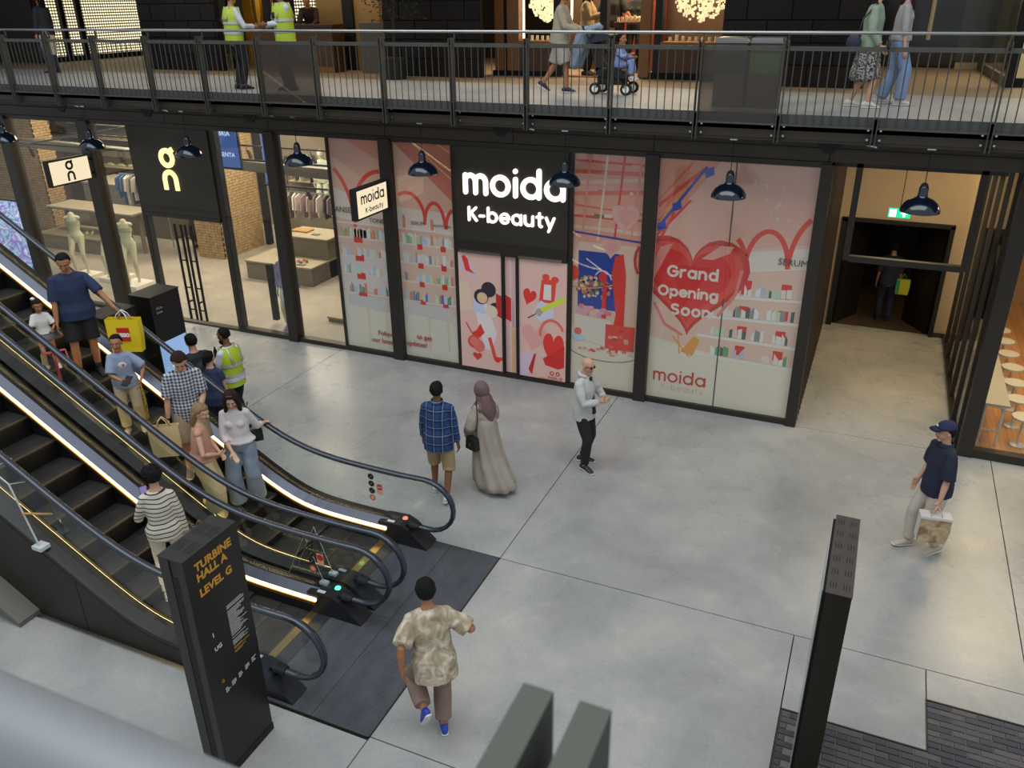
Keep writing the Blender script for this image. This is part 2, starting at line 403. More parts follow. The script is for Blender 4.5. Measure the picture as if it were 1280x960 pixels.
def balustrade(root, yc, side, closed_end=True, has_stickers=False, ind=None, wide=.17):
    s = side; Y = lambda d: yc+s*d
    sk = MB(); swept(sk, XS, lambda x: zl(x)-.22, lambda x: zl(x)+.184, min(Y(.505), Y(.53)), max(Y(.505), Y(.53))); obj('skirt_panel', sk, M_skirt, root)
    ls = MB(); swept(ls, XS, lambda x: zl(x)+.188, lambda x: zl(x)+.234, min(Y(.487), Y(.53)), max(Y(.487), Y(.53))); obj('light_strip', ls, M_strip, root)
    dk = MB(); swept_sec(dk, XS, [(Y(.490), .232), (Y(.60), .30), (Y(.60), .25), (Y(.49), .228)][::s]); obj('inner_deck', dk, M_deckm, root)
    cp = MB(); swept(cp, XS, lambda x: zl(x)+(.145 if s > 0 else .236), lambda x: zl(x)+(.187 if s > 0 else .246), min(Y(.47), Y(.505 if s > 0 else .492)), max(Y(.47), Y(.505 if s > 0 else .492))); obj('reflection_lip', cp, mat('bronze_reflection', '#8f7242', .35, .8), root)  # bronze lip also paints in the light strip's golden reflection on the skirt
    oc = MB(); swept_sec(oc, XS, [(Y(.60), .30), (Y(.60+wide), .27), (Y(.60+wide), .20), (Y(.60), .20)][::s]); obj('outer_deck', oc, M_dkbrown, root)
    # glass panes, joints square to the slope
    edges = [XE, -13.6, -12.1, -10.6, -9.2, -7.5, -5.85]
    for i in range(len(edges)-1):
        a, b = edges[i]+.004, edges[i+1]-.004; n = 6; R = []
        for k in range(n+1):
            x = a+(b-a)*k/n; tilt = 0
            R.append([(x, yc+s*.594, zl(x)+.26), (x, yc+s*.606, zl(x)+.26), (x, yc+s*.606, hz(x)-.02), (x, yc+s*.594, hz(x)-.02)])
        obj('glass_pane', MB().loft(R), M_bglass, root)
    arc = [(-4.56+.36*cos(RD(90-k*15)), .645+.345*sin(RD(90-k*15))) for k in range(0, 13)]
    pl = [(-5.848, hz(-5.848)-.02), (-5.6, hz(-5.6)-.018), (-5.3, hz(-5.3)-.016), (-5.0, .985), (-4.75, .985)]+arc+[(-4.75, .29), (-5.296, .28), (-5.6, zl(-5.6)+.26), (-5.848, zl(-5.848)+.26)]
    gp = MB().prism(pl, 'y', yc+s*.594, yc+s*.606); go = obj('glass_pane', gp, M_bglass, root)
    hr = MB(); pts = [(x, yc+s*.60, z) for x, z in HP]; hr.tube(pts, [(.043, .030)]*len(pts), 12, xref=(0, 1, 0)); obj('handrail', hr, M_rubber, root, smooth=True)
    ch = MB(); pts = [(x, yc+s*.60, z-.03) for x, z in HP if x < -4.8 and z > .6]; ch.tube(pts, [(.018, .014)]*len(pts), 6, xref=(0, 1, 0)); obj('handrail_track', ch, M_steel, root)
    # newel housing
    prof = [(-5.24, -.0), (-5.24, .285), (-4.92, .305), (-4.80, .25), (-4.54, .02), (-4.56, 0)]
    nb_ = MB(); y0, y1 = sorted((Y(.50), Y(.60+wide))); nb_.prism(prof, 'y', y0, y1); h = obj('newel_housing', nb_, mat('newel_black', '#33353b', .33, .6), root)
    so = MB(); so.tube([(-4.80, Y(.6), .30), (-4.68, Y(.6), .285)], [(.07, .05), (.055, .04)], 10, xref=(0, 1, 0)); obj('handrail_inlet', so, M_blackm, root)
    tg = MB(); tg.box(-5.12, -5.02, min(Y(.53), Y(.57)), max(Y(.53), Y(.57)), .292, .304); obj('maker_plate', tg, M_tagw, root)
    if ind: 
        d = MB(); d.ell((-4.93, Y(.67), .305), .035, .035, .018, seg=10, rg=6); obj('direction_lamp', d, glow('lamp_'+ind, {'green': (.05, 1, .35), 'red': (1, .08, .05)}[ind], 6 if ind == 'green' else 5), root)
    if has_stickers:
        st = MB(); yy = yc+s*.594-.003; x = -5.35 if s > 0 else -5.18
        for k, mi in enumerate((0, 0, 0, 3)): st.disc((x, yy, .88-k*.105), .045, 'y', 14, mi)
        for k in range(3): st.bar((x-.015, yy-.001, .86-k*.105), (x+.015, yy-.001, .90-k*.105), .012, .002, 4)
        st.poly([(x+.075, yy, .80), (x+.165, yy, .80), (x+.165, yy, .64), (x+.075, yy, .64)], 2); st.disc((x+.12, yy-.001, .745), .042, 'y', 14, 1)
        st.poly([(x+.09, yy-.002, .752), (x+.15, yy-.002, .752), (x+.15, yy-.002, .738), (x+.09, yy-.002, .738)], 4)
        st.disc((x, yy-.001, .88-3*.105), .028, 'y', 14, 2)
        o = obj('safety_stickers', st, [M_dot, M_red, M_tagp, M_or, M_tagw], root)
def escalator(yc, label, far):
    root = empty('escalator', (-5, yc, 0), label=label, cat='escalator')
    proto = None
    for j in range(-1, 24):
        x1 = -5.62-.4*j; x0 = x1-.4; z = max(0.0, zl(x1-.2))
        if j == -1: x1 = -5.22
        zp = max(0, zl(x1+.2)) if j > -1 else 0
        rise = .25
        mb = MB(); y0, y1 = yc-.495, yc+.495
        mb.box(x0, x1, y0, y1, z-.02, z, 0); mb.box(x0+.03, x1-.004, y0, y1, z-rise-.05, z-.02, 1); mb.box(x1-.032, x1+.002, y0, y1, z-.012, z+.002, 2)
        obj('step', mb, [M_tread, M_riser, M_nose], root)
    box('comb_plate', -5.22, -5.12, yc-.50, yc+.50, -.05, .012, M_gold, root)
    box('landing_plate', -5.12, -4.95, yc-.50, yc+.50, -.05, .008, mat('landing_metal', '#4a4d52', .35, .6), root)
    if far:
        balustrade(root, yc, 1, True, True, 'red', .17); balustrade(root, yc, -1, True, False, None, .135)
    else:
        balustrade(root, yc, 1, True, False, 'green', .135); balustrade(root, yc, -1, True, False, None, .14)
    return root
YF, YN = 6.98, 5.46
eF = escalator(YF, 'descending escalator on the shop side, carrying most of the riders, with a red end lamp', True)
eN = escalator(YN, 'ascending escalator on the near side, almost empty, behind the black directory totem', False)
# put the stickers of the middle balustrade on the near escalator's far glass
st = MB(); yy = YN+.594-.004; x = -5.18
for k, mi in enumerate((0, 0, 0, 3)): st.disc((x, yy, .88-k*.105), .045, 'y', 14, mi)
for k in range(3): st.bar((x-.015, yy-.001, .86-k*.105), (x+.015, yy-.001, .90-k*.105), .012, .002, 4)
st.poly([(x+.075, yy, .80), (x+.165, yy, .80), (x+.165, yy, .64), (x+.075, yy, .64)], 2); st.disc((x+.12, yy-.001, .745), .042, 'y', 14, 1); st.disc((x, yy-.001, .88-3*.105), .028, 'y', 14, 2)
obj('safety_stickers', st, [M_dot, M_red, M_tagp, M_or, M_tagw], eN)
# clear wedges and the acrylic barrier against climbing
M_acr = glass('acrylic', (.9, .93, .93), 1.6); M_acre = mat('acrylic_edge', '#c9cfcf', .3)
for y in (YN+.68, YF-.66):
    w = MB(); w.prism([(-5.62, .31), (-5.12, .31), (-5.32, .92)], 'y', y, y+.008); o = obj('anti_slide_wedge', w, M_acr, eN if y < 6.2 else eF)
    e = MB(); e.bar((-5.12, y, .31), (-5.32, y, .92), .004, .006); e.bar((-5.62, y, .31), (-5.32, y, .92), .003, .004); e.box(-5.17, -5.07, y-.03, y+.03, .30, .335)
    obj('wedge_fixing', e, M_acre, eN if y < 6.2 else eF)
b = MB(); zz = zl(-7.75)
b.prism([(-8.35, zl(-8.35)+.3), (-7.72, zz+.3), (-7.92, zz+1.05), (-8.15, zz+1.18), (-8.45, zz+1.0)], 'y', 4.70, 4.712)
obj('climb_barrier', b, M_acr, eN)
b = MB(); b.bar((-7.72, 4.7, zz+.3), (-7.92, 4.7, zz+1.05), .012, .014); b.bar((-7.92, 4.7, zz+1.05), (-8.15, 4.7, zz+1.18), .01, .012); b.bar((-8.15, 4.7, zz+1.18), (-8.15, 4.95, zz+1.18), .008, .008); b.bar((-7.92, 4.7, zz+1.05), (-7.92, 4.95, zz+.95), .008, .008)
b.box(-7.80, -7.66, 4.66, 4.78, zz+.27, zz+.315); obj('barrier_fixing', b, M_acre, eN)
b = MB(); b.bar((-7.82, 4.68, zz+.72), (-7.66, 4.9, zz+.62), .025, .012); obj('barrier_clip', b, mat('amber_clip', '#c79a58', .4), eN)
# cladding of the near side, the far side and the middle
def clad(y0, y1, root, nm='cladding_panel'):
    for a, b in ((-5.24, -7.32), (-7.33, -9.73), (-9.74, -12.1), (-12.11, XE)):
        xs = [a+(b-a)*k/10 for k in range(11)]; R = []
        for x in xs:
            lo = max(.0, SL*(-8.1-x)*.98); R.append([(x, y0, lo), (x, y1, lo), (x, y1, zl(x)+.20), (x, y0, zl(x)+.20)])
        obj(nm, MB().loft(R[::-1]), M_clad, root)
clad(YN-.745, YN-.72, eN); clad(YF+.72, YF+.745, eF)
b = MB(); xs = [-8.1-7.5*k/6 for k in range(7)]
b.loft([[(x, 4.45, SL*(-8.1-x)-.10 if k else 0), (x, 4.72, SL*(-8.1-x)-.10 if k else 0), (x, 4.72, SL*(-8.1-x)+.06), (x, 4.45, SL*(-8.1-x)+.06)] for k, x in enumerate(xs)][::-1])
obj('soffit_trim', b, mat('soffit_grey', '#6d6a63', .5, .2), eN)
b = MB(); b.loft([[(x, 4.74, SL*(-8.1-x)-.02), (x, 7.66, SL*(-8.1-x)-.02), (x, 7.66, SL*(-8.1-x)), (x, 4.74, SL*(-8.1-x))] for x in xs][::-1]); obj('truss_soffit', b, M_clad, eN)
box('island_cover', XE, -5.24, 6.19, 6.25, -.0, .10, M_clad, eN)
# ribbed landing mat in front of both escalators
lm = empty('landing_mat', (-4.3, 6.2, 0), label='dark grey ribbed metal landing mat at the foot of both escalators', cat='mat')
def rib_mat():
    m, nt, b = nodes_mat('ribbed_mat')
    g = N(nt, 'NewGeometry'); sx = N(nt, 'SeparateXYZ'); nt.links.new(g.outputs['Position'], sx.inputs[0])
    w = mathn(nt, 'SINE', mathn(nt, 'MULTIPLY', sx.outputs[1], 420)); bp = N(nt, 'Bump', Strength=.4, Distance=.004); nt.links.new(w, bp.inputs['Height']); nt.links.new(bp.outputs[0], b.inputs['Normal'])
    n = N(nt, 'TexNoise', Scale=2.2, Detail=7, Roughness=.7); mp = N(nt, 'Mapping'); mp.inputs['Scale'].default_value = (3, 1, 1); nt.links.new(g.outputs['Position'], mp.inputs[0]); nt.links.new(mp.outputs[0], n.inputs['Vector'])
    c = ramp(nt, n.outputs[0], [(.3, (.045, .05, .06)), (.7, (.09, .095, .11))]); nt.links.new(c, b.inputs['Base Color']); b.inputs['Roughness'].default_value = .5; b.inputs['Metallic'].default_value = .3
    return m
M_mat = rib_mat()
for (a, b_) in ((-4.945, -4.30), (-4.295, -3.63)):
    for (c, d) in ((4.69, 6.20), (6.205, 7.71)): box('mat_plate', a, b_, c, d, .001, .010, M_mat, lm)
lmf = MB(); lmf.box(-4.95, -3.62, 4.68, 4.69, 0, .012); lmf.box(-4.95, -3.62, 7.71, 7.72, 0, .012); lmf.box(-3.632, -3.62, 4.68, 7.72, 0, .012); obj('mat_frame', lmf, M_edge, lm)
# ---------------- shop front line (facade at y = 12.8) ----------------
FY = 12.8
fac = empty('wall_front', (-8, FY, 0), kind='structure')
ZT = 4.15
def frame(x0, x1, z0=0, z1=ZT+.05, d0=.0, d1=.16, mt=None, nm='mullion'): return box(nm, x0, x1, FY-d0, FY+d1, z0, z1, mt or M_black, fac)
for a, b, p in ((-20.35, -20.12, .08), (-17.95, -17.68, .08), (-15.50, -15.20, .08), (-10.68, -10.46, .08), (-8.17, -7.94, .08), (-3.35, -3.14, .08), (-.79, -.62, .06)): frame(a, b, 0, ZT+.05, p)
for a, b in ((-14.2, -14.10), (-12.06, -11.93), (-9.34, -9.29), (-6.78, -6.69), (-4.62, -4.54)): frame(a, b)
box('sill', -24, -14.14, FY-.03, FY+.14, 0, .07, M_black, fac); box('sill', -12.0, -6.7, FY-.03, FY+.14, 0, .09, M_black, fac); box('sill', -4.6, -.65, FY-.03, FY+.14, 0, .09, M_black, fac)
box('sill', -14.14, -12.0, FY-.02, FY+.14, 0, .035, M_black, fac); box('sill', -6.7, -4.6, FY-.03, FY+.14, 0, .09, M_black, fac)
box('head_frame', -24, -.65, FY-.02, FY+.14, ZT, ZT+.08, M_black, fac)
xs = [-24, -20.2, -15.35, -13.1, -10.57, -8.05, -5.6, -3.25, -.7, 2, 5]
for a, b in zip(xs, xs[1:]): box('fascia_panel', a+.006, b-.006, FY+.0, FY+.12, ZT+.085, 4.62, M_brown, fac)
box('fascia_rail', -24, 6, FY-.03, FY, ZT+.24, ZT+.27, M_black, fac)
# glass panes
def pane(x0, x1, z0=.07, z1=ZT, y=FY+.004, mt=None, nm='glass_pane'): return box(nm, x0, x1, y, y+.012, z0, z1, mt or M_glass, fac)
pane(-20.12, -17.95); pane(-17.68, -15.5); pane(-15.2, -14.2); pane(-11.93, -10.68); pane(-10.46, -9.34); pane(-9.29, -8.17); pane(-7.94, -6.78); pane(-4.54, -3.35); pane(-3.14, -1.99); pane(-1.97, -.79)
pane(-14.10, -13.09, .04, 2.34); pane(-13.07, -12.06, .04, 2.34)
box('glass_joint', -1.99, -1.97, FY+.04, FY+.07, .09, ZT, mat('joint_grey', '#5c5a58', .4, .5), fac)
# double door handles of the left shop: slim ladder pulls
for x in (-13.30, -13.13, -13.02, -12.86):
    h = MB(); h.box(x-.018, x+.018, FY-.07, FY-.03, .12, 2.22); obj('door_pull', h, M_blackm, fac)
for a, b in ((-13.30, -13.13), (-13.02, -12.86)):
    for z in (.35, .85, 1.45, 1.95): box('pull_rung', a, b, FY-.06, FY-.04, z-.012, z+.012, M_blackm, fac)
    box('pull_fixing', a, a+.03, FY-.05, FY+.05, .5, .53, M_blackm, fac)

# ---- lettering drawn as thick strokes ----
def arcp(cx, cy, rx, ry, a0, a1, n=14): return [(cx+rx*cos(RD(a0+(a1-a0)*i/n)), cy+ry*sin(RD(a0+(a1-a0)*i/n))) for i in range(n+1)]
def O(x=0, y=0, r=.5): return arcp(x+r, y+.5, r, .5, 0, 360, 24)
GL = {  # glyph: (advance, [paths])
 'm': (1.5, [[(0, 0), (0, 1)], [(0, 0), (0, .65)]+arcp(.33, .65, .33, .35, 180, 0)+[(.66, 0)], [(.66, .65)]+arcp(.99, .65, .33, .35, 180, 0)+[(1.32, 0)]]),
 'o': (1.2, [O()]), 'i': (.2, [[(0, 0), (0, .95)], [(0, 1.4), (0, 1.41)]]), 'd': (1.2, [O(), [(1, 0), (1, 1.5)]]), 'a': (1.2, [O(), [(1, 0), (1, 1)]]),
 'K': (1.05, [[(0, 0), (0, 1.4)], [(.85, 1.4), (.05, .65)], [(.25, .8), (.9, 0)]]), '-': (.75, [[(0, .55), (.5, .55)]]),
 'b': (1.2, [O(), [(0, 0), (0, 1.5)]]), 'e': (1.15, [arcp(.5, .5, .5, .5, -40, -360, 22), [(.05, .5), (1, .5)]]),
 'u': (1.1, [[(0, 1), (0, .45)]+arcp(.45, .45, .45, .45, 180, 360)+[(.9, 1)], [(.9, 1), (.9, 0)]]), 't': (.8, [[(.3, 1.4), (.3, .25)]+arcp(.55, .25, .25, .25, 180, 270), [(0, 1), (.62, 1)]]),
 'y': (1.0, [[(0, 1), (.45, 0)], [(.9, 1), (.3, -.45)]]), 'G': (1.5, [arcp(.68, .7, .68, .7, 45, 360, 22)+[(.75, .7)]]), 'r': (.8, [[(0, 0), (0, 1)], [(0, .5)]+arcp(.5, .5, .5, .5, 180, 80)]),
 'n': (1.15, [[(0, 0), (0, 1)], [(0, .5)]+arcp(.45, .55, .45, .45, 180, 0)+[(.9, 0)]]), 'O': (1.6, [arcp(.68, .7, .68, .7, 0, 360, 24)]), 'p': (1.2, [O(), [(0, 1), (0, -.45)]]),
 'g': (1.2, [O(), [(1, 1), (1, 0)]+arcp(.52, 0, .48, .42, 0, -150)]), 'S': (1.2, [arcp(.5, 1.05, .45, .35, 40, 270, 12)+arcp(.5, .35, .45, .35, 90, -140, 14)]), ' ': (.6, []),
}
NQ = [0]
def lettering(mb, text, x, z, s, w, y, th=.0, gap=.28, m=0):
    """text on a plane facing -y; s = x-height, w = stroke width; th = thickness"""
    cx = x
    for ch in text:
        adv, paths = GL[ch]
        for P in paths:
            Q = [(cx+p[0]*s, z+p[1]*s) for p in P]
            for a, b in zip(Q, Q[1:]):
                d = Vector((b[0]-a[0], b[1]-a[1])); 
                if d.length < 1e-6: continue
                n = Vector((-d.y, d.x)).normalized()*w/2
                pl = [(a[0]+n.x, a[1]+n.y), (b[0]+n.x, b[1]+n.y), (b[0]-n.x, b[1]-n.y), (a[0]-n.x, a[1]-n.y)]
                if th: mb.prism(pl, 'y', y-th, y, m)
                else: NQ[0] = (NQ[0]+1) % 19; mb.poly([(p[0], y-NQ[0]*.00002, p[1]) for p in pl], m)
            for q in (Q if len(Q) < 6 else Q[::1]):
                pl = [(q[0]+w/2*cos(2*pi*k/10), q[1]+w/2*sin(2*pi*k/10)) for k in range(10)]
                if th: mb.prism(pl, 'y', y-th, y, m)
                else: NQ[0] = (NQ[0]+1) % 19; mb.poly([(p[0], y-NQ[0]*.00002, p[1]) for p in pl], m)
        cx += adv*s+gap*s
    return cx-gap*s
def text(name, body, loc, size, mt, face='-y', parent=None, th=.001, align='LEFT', yrot=0, bold=0):
    c = bpy.data.curves.new(name, 'FONT'); c.body = body; c.size = size; c.extrude = th; c.align_x = align; c.resolution_u = 2; c.offset = bold
    t = bpy.data.objects.new(name, c); COL.objects.link(t)
    dg = bpy.context.evaluated_depsgraph_get(); me = bpy.data.meshes.new_from_object(t.evaluated_get(dg)); bpy.data.objects.remove(t)
    R = {'-y': Matrix.Rotation(pi/2, 4, 'X'), '+x': Matrix.Rotation(pi/2, 4, 'Z') @ Matrix.Rotation(pi/2, 4, 'X'), '+y': Matrix.Rotation(pi, 4, 'Z') @ Matrix.Rotation(pi/2, 4, 'X'), 'z': Matrix.Identity(4)}[face]
    me.transform(R); me.materials.clear(); me.materials.append(mt); me.name = name
    o = link(name, me, parent); o.location = Vector(loc)-(WLOC.get(parent.name, Vector((0, 0, 0))) if parent else Vector((0, 0, 0)))
    return o
# sign boxes over the two entrances
M_sign = mat('sign_panel', '#3a352d', .5, .3, var=.05, vscale=2)
sg = empty('shop_sign', (-13.07, FY, 2.4), label='dark sign panel with a glowing yellow two-letter logo above the sports shop doors', cat='sign')
box('sign_panel', -14.1, -12.06, FY-.035, FY+.10, 2.42, ZT, M_sign, sg); box('sign_rail', -14.1, -12.06, FY-.045, FY-.035, 2.52, 2.56, M_black, sg); box('door_head', -14.1, -12.06, FY-.05, FY+.12, 2.34, 2.42, M_black, sg)
M_yl = glow('logo_yellow', (1, .90, .36), 1.5)
def on_logo(mb, x, z, s, y, th, m=0):
    w = s*.26
    def ribbon(P, flat=False):
        for a, b in zip(P, P[1:]):
            d = Vector((b[0]-a[0], b[1]-a[1])); n = Vector((-d.y, d.x)).normalized()*w/2; e = d.normalized()*w*.06
            mb.prism([(a[0]+n.x-e.x, a[1]+n.y-e.y), (b[0]+n.x+e.x, b[1]+n.y+e.y), (b[0]-n.x+e.x, b[1]-n.y+e.y), (a[0]-n.x-e.x, a[1]-n.y-e.y)], 'y', y-th, y, m)
    ribbon([(x+p[0]*s, z+p[1]*s) for p in arcp(.5, 1.72, .40, .40, 60, 420, 24)]); ribbon([(x+.72*s, z+2.05*s), (x+.98*s, z+2.2*s)])
    ribbon([(x+p[0]*s, z+p[1]*s) for p in [(.1, 0), (.1, .5)]+arcp(.5, .55, .4, .42, 180, 0)+[(.9, 0)]])
l = MB(); on_logo(l, -13.36, 2.93, .37, FY-.037, .03); obj('logo', l, M_yl, sg)
sg = empty('shop_sign', (-5.65, FY, 2.4), label='dark sign panel with large glowing white lettering above the pink double doors', cat='sign')
box('sign_panel', -6.69, -4.62, FY-.035, FY+.10, 2.53, ZT, M_sign, sg); box('door_head', -6.69, -4.62, FY-.05, FY+.12, 2.32, 2.53, M_black, sg)
box('door_closer', -6.64, -5.84, FY-.08, FY-.05, 2.33, 2.37, M_steel, sg); box('door_closer', -5.5, -4.7, FY-.08, FY-.05, 2.33, 2.37, M_steel, sg)
M_wl = glow('letter_white', (1, .95, .84), 1.9)
l = MB(); lettering(l, 'moida', -6.48, 3.39, .29, .082, FY-.037, .035, .26); obj('lettering', l, M_wl, sg)
l = MB(); lettering(l, 'K-beauty', -6.43, 2.91, .157, .044, FY-.037, .03, .27); obj('lettering', l, M_wl, sg)
# projecting blade signs
def blade(x, z0, z1, w, label, fn, tilt=.0):
    # a lit box hung square to the shop front from a bracket
    b = empty('blade_sign', (x, FY-.08, z0), label=label, cat='sign'); 
    yo = FY-.15; y0 = yo-w
    box('sign_frame', x-.06, x+.06, y0, yo, z0, z1, M_blackm, b)
    box('light_face', x+.0605, x+.066, y0+.035, yo-.035, z0+.035, z1-.035, glow('blade_face', (1, .84, .56), .95), b)
    box('light_face', x-.066, x-.0605, y0+.035, yo-.035, z0+.035, z1-.035, glow('blade_face', (1, .84, .56), .95), b)
    box('bracket', x-.02, x+.02, yo, FY-.05, z0+.1, z0+.14, M_blackm, b); box('bracket', x-.02, x+.02, yo, FY-.05, z1-.14, z1-.1, M_blackm, b)
    mb = MB(); fn(mb); 
    # drawn facing -y about the origin, then turned to face +x
    R = Matrix.Translation((x+.068, (y0+yo)/2, (z0+z1)/2)) @ Matrix.Rotation(pi/2, 4, 'Z'); mb.xform(R); obj('lettering', mb, M_blackm, b)
def f1(mb): on_logo(mb, -.10, -.19, .175, 0, .004)
def f2(mb): lettering(mb, 'moida', -.35, .0, .118, .026, 0, .004, .22); lettering(mb, 'K-beauty', -.24, -.17, .056, .012, 0, .004, .24)
blade(-15.30, 3.03, 3.55, 1.0, 'lit cream blade sign with a black two-letter logo hanging off the sports shop column', f1)
blade(-8.05, 2.99, 3.52, 1.0, 'lit cream blade sign with two lines of lettering, hanging between two pink window graphics', f2)

# ---------------- printed films on the beauty shop ----------------
class Print:
    def __init__(s, y): s.mb = MB(); s.mats = []; s.y = y; s.k = 0
    def mi(s, h):
        m = paint(h)
        if m not in s.mats: s.mats.append(m)
        return s.mats.index(m)
    def nxt(s): s.k += 1; return s.y-.0004*s.k
    def poly(s, P, h):
        s.q = (s.q+1) % 17; y = s.lay-s.q*.00002; s.mb.poly([(p[0], y, p[1]) for p in P], s.mi(h))
    q = 0
    lay = 0
    def L(s): s.lay = s.nxt(); return s
    def rect(s, x0, x1, z0, z1, h): s.poly([(x0, z0), (x1, z0), (x1, z1), (x0, z1)], h)
    def circ(s, x, z, r, h, rz=None, n=20, rot=0):
        rz = rz or r; s.poly([(x+r*cos(2*pi*k/n)*cos(rot)-rz*sin(2*pi*k/n)*sin(rot), z+r*cos(2*pi*k/n)*sin(rot)+rz*sin(2*pi*k/n)*cos(rot)) for k in range(n)], h)
    def line(s, P, w, h, clip=None):
        for a, b in zip(P, P[1:]):
            d = Vector((b[0]-a[0], b[1]-a[1])); 
            if d.length < 1e-5: continue
            n = Vector((-d.y, d.x)).normalized()*w/2; e = d.normalized()*w*.12
            s.poly([(a[0]+n.x-e.x, a[1]+n.y-e.y), (b[0]+n.x+e.x, b[1]+n.y+e.y), (b[0]-n.x+e.x, b[1]-n.y+e.y), (a[0]-n.x-e.x, a[1]-n.y-e.y)], h)
    def txt(s, t, x, z, sc, w, h, gap=.28): lettering(s.mb, t, x, z, sc, w, s.lay, 0, gap, s.mi(h))
    def heart(s, cx, cz, w, h, col, n=36, rot=0):
        P = []
        for k in range(n):
            t = 2*pi*k/n; x = 16*sin(t)**3/17; z = (13*cos(t)-5*cos(2*t)-2*cos(3*t)-cos(4*t)+2.5)/15
            x *= w/2; z *= h/2; P.append((cx+x*cos(rot)-z*sin(rot), cz+x*sin(rot)+z*cos(rot)))
        s.poly(P, col)
    def build(s, label, parent=None, nm='window_graphic', cat='poster', group=None):
        o = obj(nm, s.mb, s.mats, parent)
        if parent is None: tag(o, label, cat, group)
        return o
PK, PK2, PK3, RED, RED2, WH, CR = '#e6b7a6', '#d9a090', '#efd3c6', '#c3312a', '#d9483c', '#eee6df', '#d8c9ba'
rnd = random.Random(3)
GOODS = ['#e9dfd6', '#dccdc2', '#d9b8aa', '#e8e9e4', '#b3c0a8', '#a3b0c0', '#d9806a', '#7c8090', '#e2b694', '#cfd4c9', '#8aa283', '#c3c2cc']
def shelf_row(p, x0, x1, z0a, z0b, h, dense=1.0, pal=GOODS):
    """a row of small products standing on a printed shelf; z runs from z0a to z0b"""
    x = x0
    while x < x1-.02:
        w = rnd.uniform(.03, .085); f = (x-x0)/(x1-x0); z = z0a+(z0b-z0a)*f; x2 = min(x+w, x1)
        if rnd.random() < dense: p.poly([(x, z), (x2, z), (x2, z+h*rnd.uniform(.45, 1)), (x, z+h*rnd.uniform(.45, 1))], rnd.choice(pal))
        x += w+rnd.uniform(.002, .012)
def clip_arcs(p, cs, w, col, x0, x1, zf=None):
    for (cx, cz, rx, rz, a0, a1) in cs:
        P = [q for q in arcp(cx, cz, rx, rz, a0, a1, 26) if x0+w/2 < q[0] < x1-w/2]
        p.line(P, w, col)
PY = FY+.045
# window 1 of the graphic (left of the column)
def left_panels(x0, x1, second):
    p = Print(PY); p.L().rect(x0, x1, .09, ZT, '#e3c0b2')
    p.L().poly([(x0, 2.2), (x1, 2.2), (x1, ZT), (x0, ZT)], '#d9a898'); p.poly([(x0, .09), (x1, .09), (x1, 1.0), (x0, 1.25)], '#cfc4b6')
    if second: 
        p.L().poly([(x0, ZT), (x1, ZT), (x1, 3.15)], '#b96a5d'); p.L().line([(x0+.40, ZT-.02), (x1-.01, 3.55)], .022, '#f6cf96'); p.line([(x1-.25, ZT-.02), (x1-.01, 4.0)], .02, '#f6cf96')
    else: p.L().poly([(x0+.35, ZT), (x1, ZT), (x1, 3.75)], '#c98478')
    # wall headers under the scallops
    p.L()
    if not second:
        p.poly([(x0, 2.70), (x1, 2.55), (x1, 3.0), (x0, 3.25)], '#e9d3c8')
        p.L(); clip_arcs(p, [(-9.55, 2.55, .68, 1.18, 0, 90), (-8.25, 2.75, .62, .85, 20, 175)], .075, RED2, x0, x1)
    else:
        p.poly([(x0, 2.62), (x1, 2.55), (x1, 2.95), (x0, 3.0)], '#e9d3c8')
        p.L(); clip_arcs(p, [(-7.72, 2.75, .36, .52, 5, 150), (-7.17, 2.66, .21, .46, 10, 172), (-6.78, 2.6, .17, .42, 85, 170)], .065, RED2, x0, x1)
        p.L().rect(x0+.10, x0+.16, 2.58, 2.86, '#d4816f'); p.rect(x0+.68, x0+.74, 2.58, 2.82, '#d4816f')
    zs = [2.34, 1.98, 1.62, 1.24]; 
    p.L()
    for z in zs+[2.62]: p.rect(x0, x1, z-.03, z, '#f0e4db')
    p.L()
    for z in zs:
        p.rect(x0, x1, z-.36+.03, z-.03, rnd.choice(['#ddb7a8', '#d8b3a6', '#c9b6b4'])) if z > 1.3 else None
    p.L()
    for z in zs:
        for xx in (x0+.38, x0+.86) if second else (x0+.36, x0+.44): p.rect(xx, xx+.11, z-.10, z+.03, RED)
    p.L()
    for i, z in enumerate(zs+[2.34]): shelf_row(p, x0+.08, x1-.06, z+.002, z+.002, .21, .85, GOODS if i != 3 else GOODS[4:8]+['#5a8062', '#5666a0', '#b9bccd'])
    p.L().poly([(x0+.1, .98), (x1-.1, .9), (x1-.1, 1.17), (x0+.1, 1.18)], '#b9b0b0')
    p.L().rect(x0+.52, x0+.56, .25, 1.15, '#cbb1a2'); p.rect(x0+.93, x0+.96, .3, 1.1, '#cbb1a2')
    p.L()
    o = p.build('full-height pink shelf graphic '+('with a gold line, right of the lit beauty blade sign' if second else 'with one large red arc, left of the lit beauty blade sign'), group=None)
    return o
o1 = left_panels(-9.29, -8.17, False); o2 = left_panels(-7.94, -6.78, True)
M_ink = mat('ink_grey', '#5b4a48', .6); M_inkr = mat('ink_red', '#b5382f', .6)
def onp(o, body, x, z, size, mt=None, align='LEFT', yy=PY-.02, bold=.0): return text('lettering', body, (x, yy, z), size, mt or M_ink, parent=o, align=align, bold=bold)
onp(o1, 'ANSER', -9.285, 2.80, .15); onp(o1, 'TONER', -8.55, 2.66, .12); onp(o2, 'SERUM', -7.66, 2.70, .095); onp(o2, 'MOISTURISER', -7.2, 2.70, .06)
onp(o1, 'Follow', -8.19, .42, .135, M_inkr, 'RIGHT', bold=.002); onp(o1, 'our latest', -8.19, .26, .135, M_inkr, 'RIGHT', bold=.002)
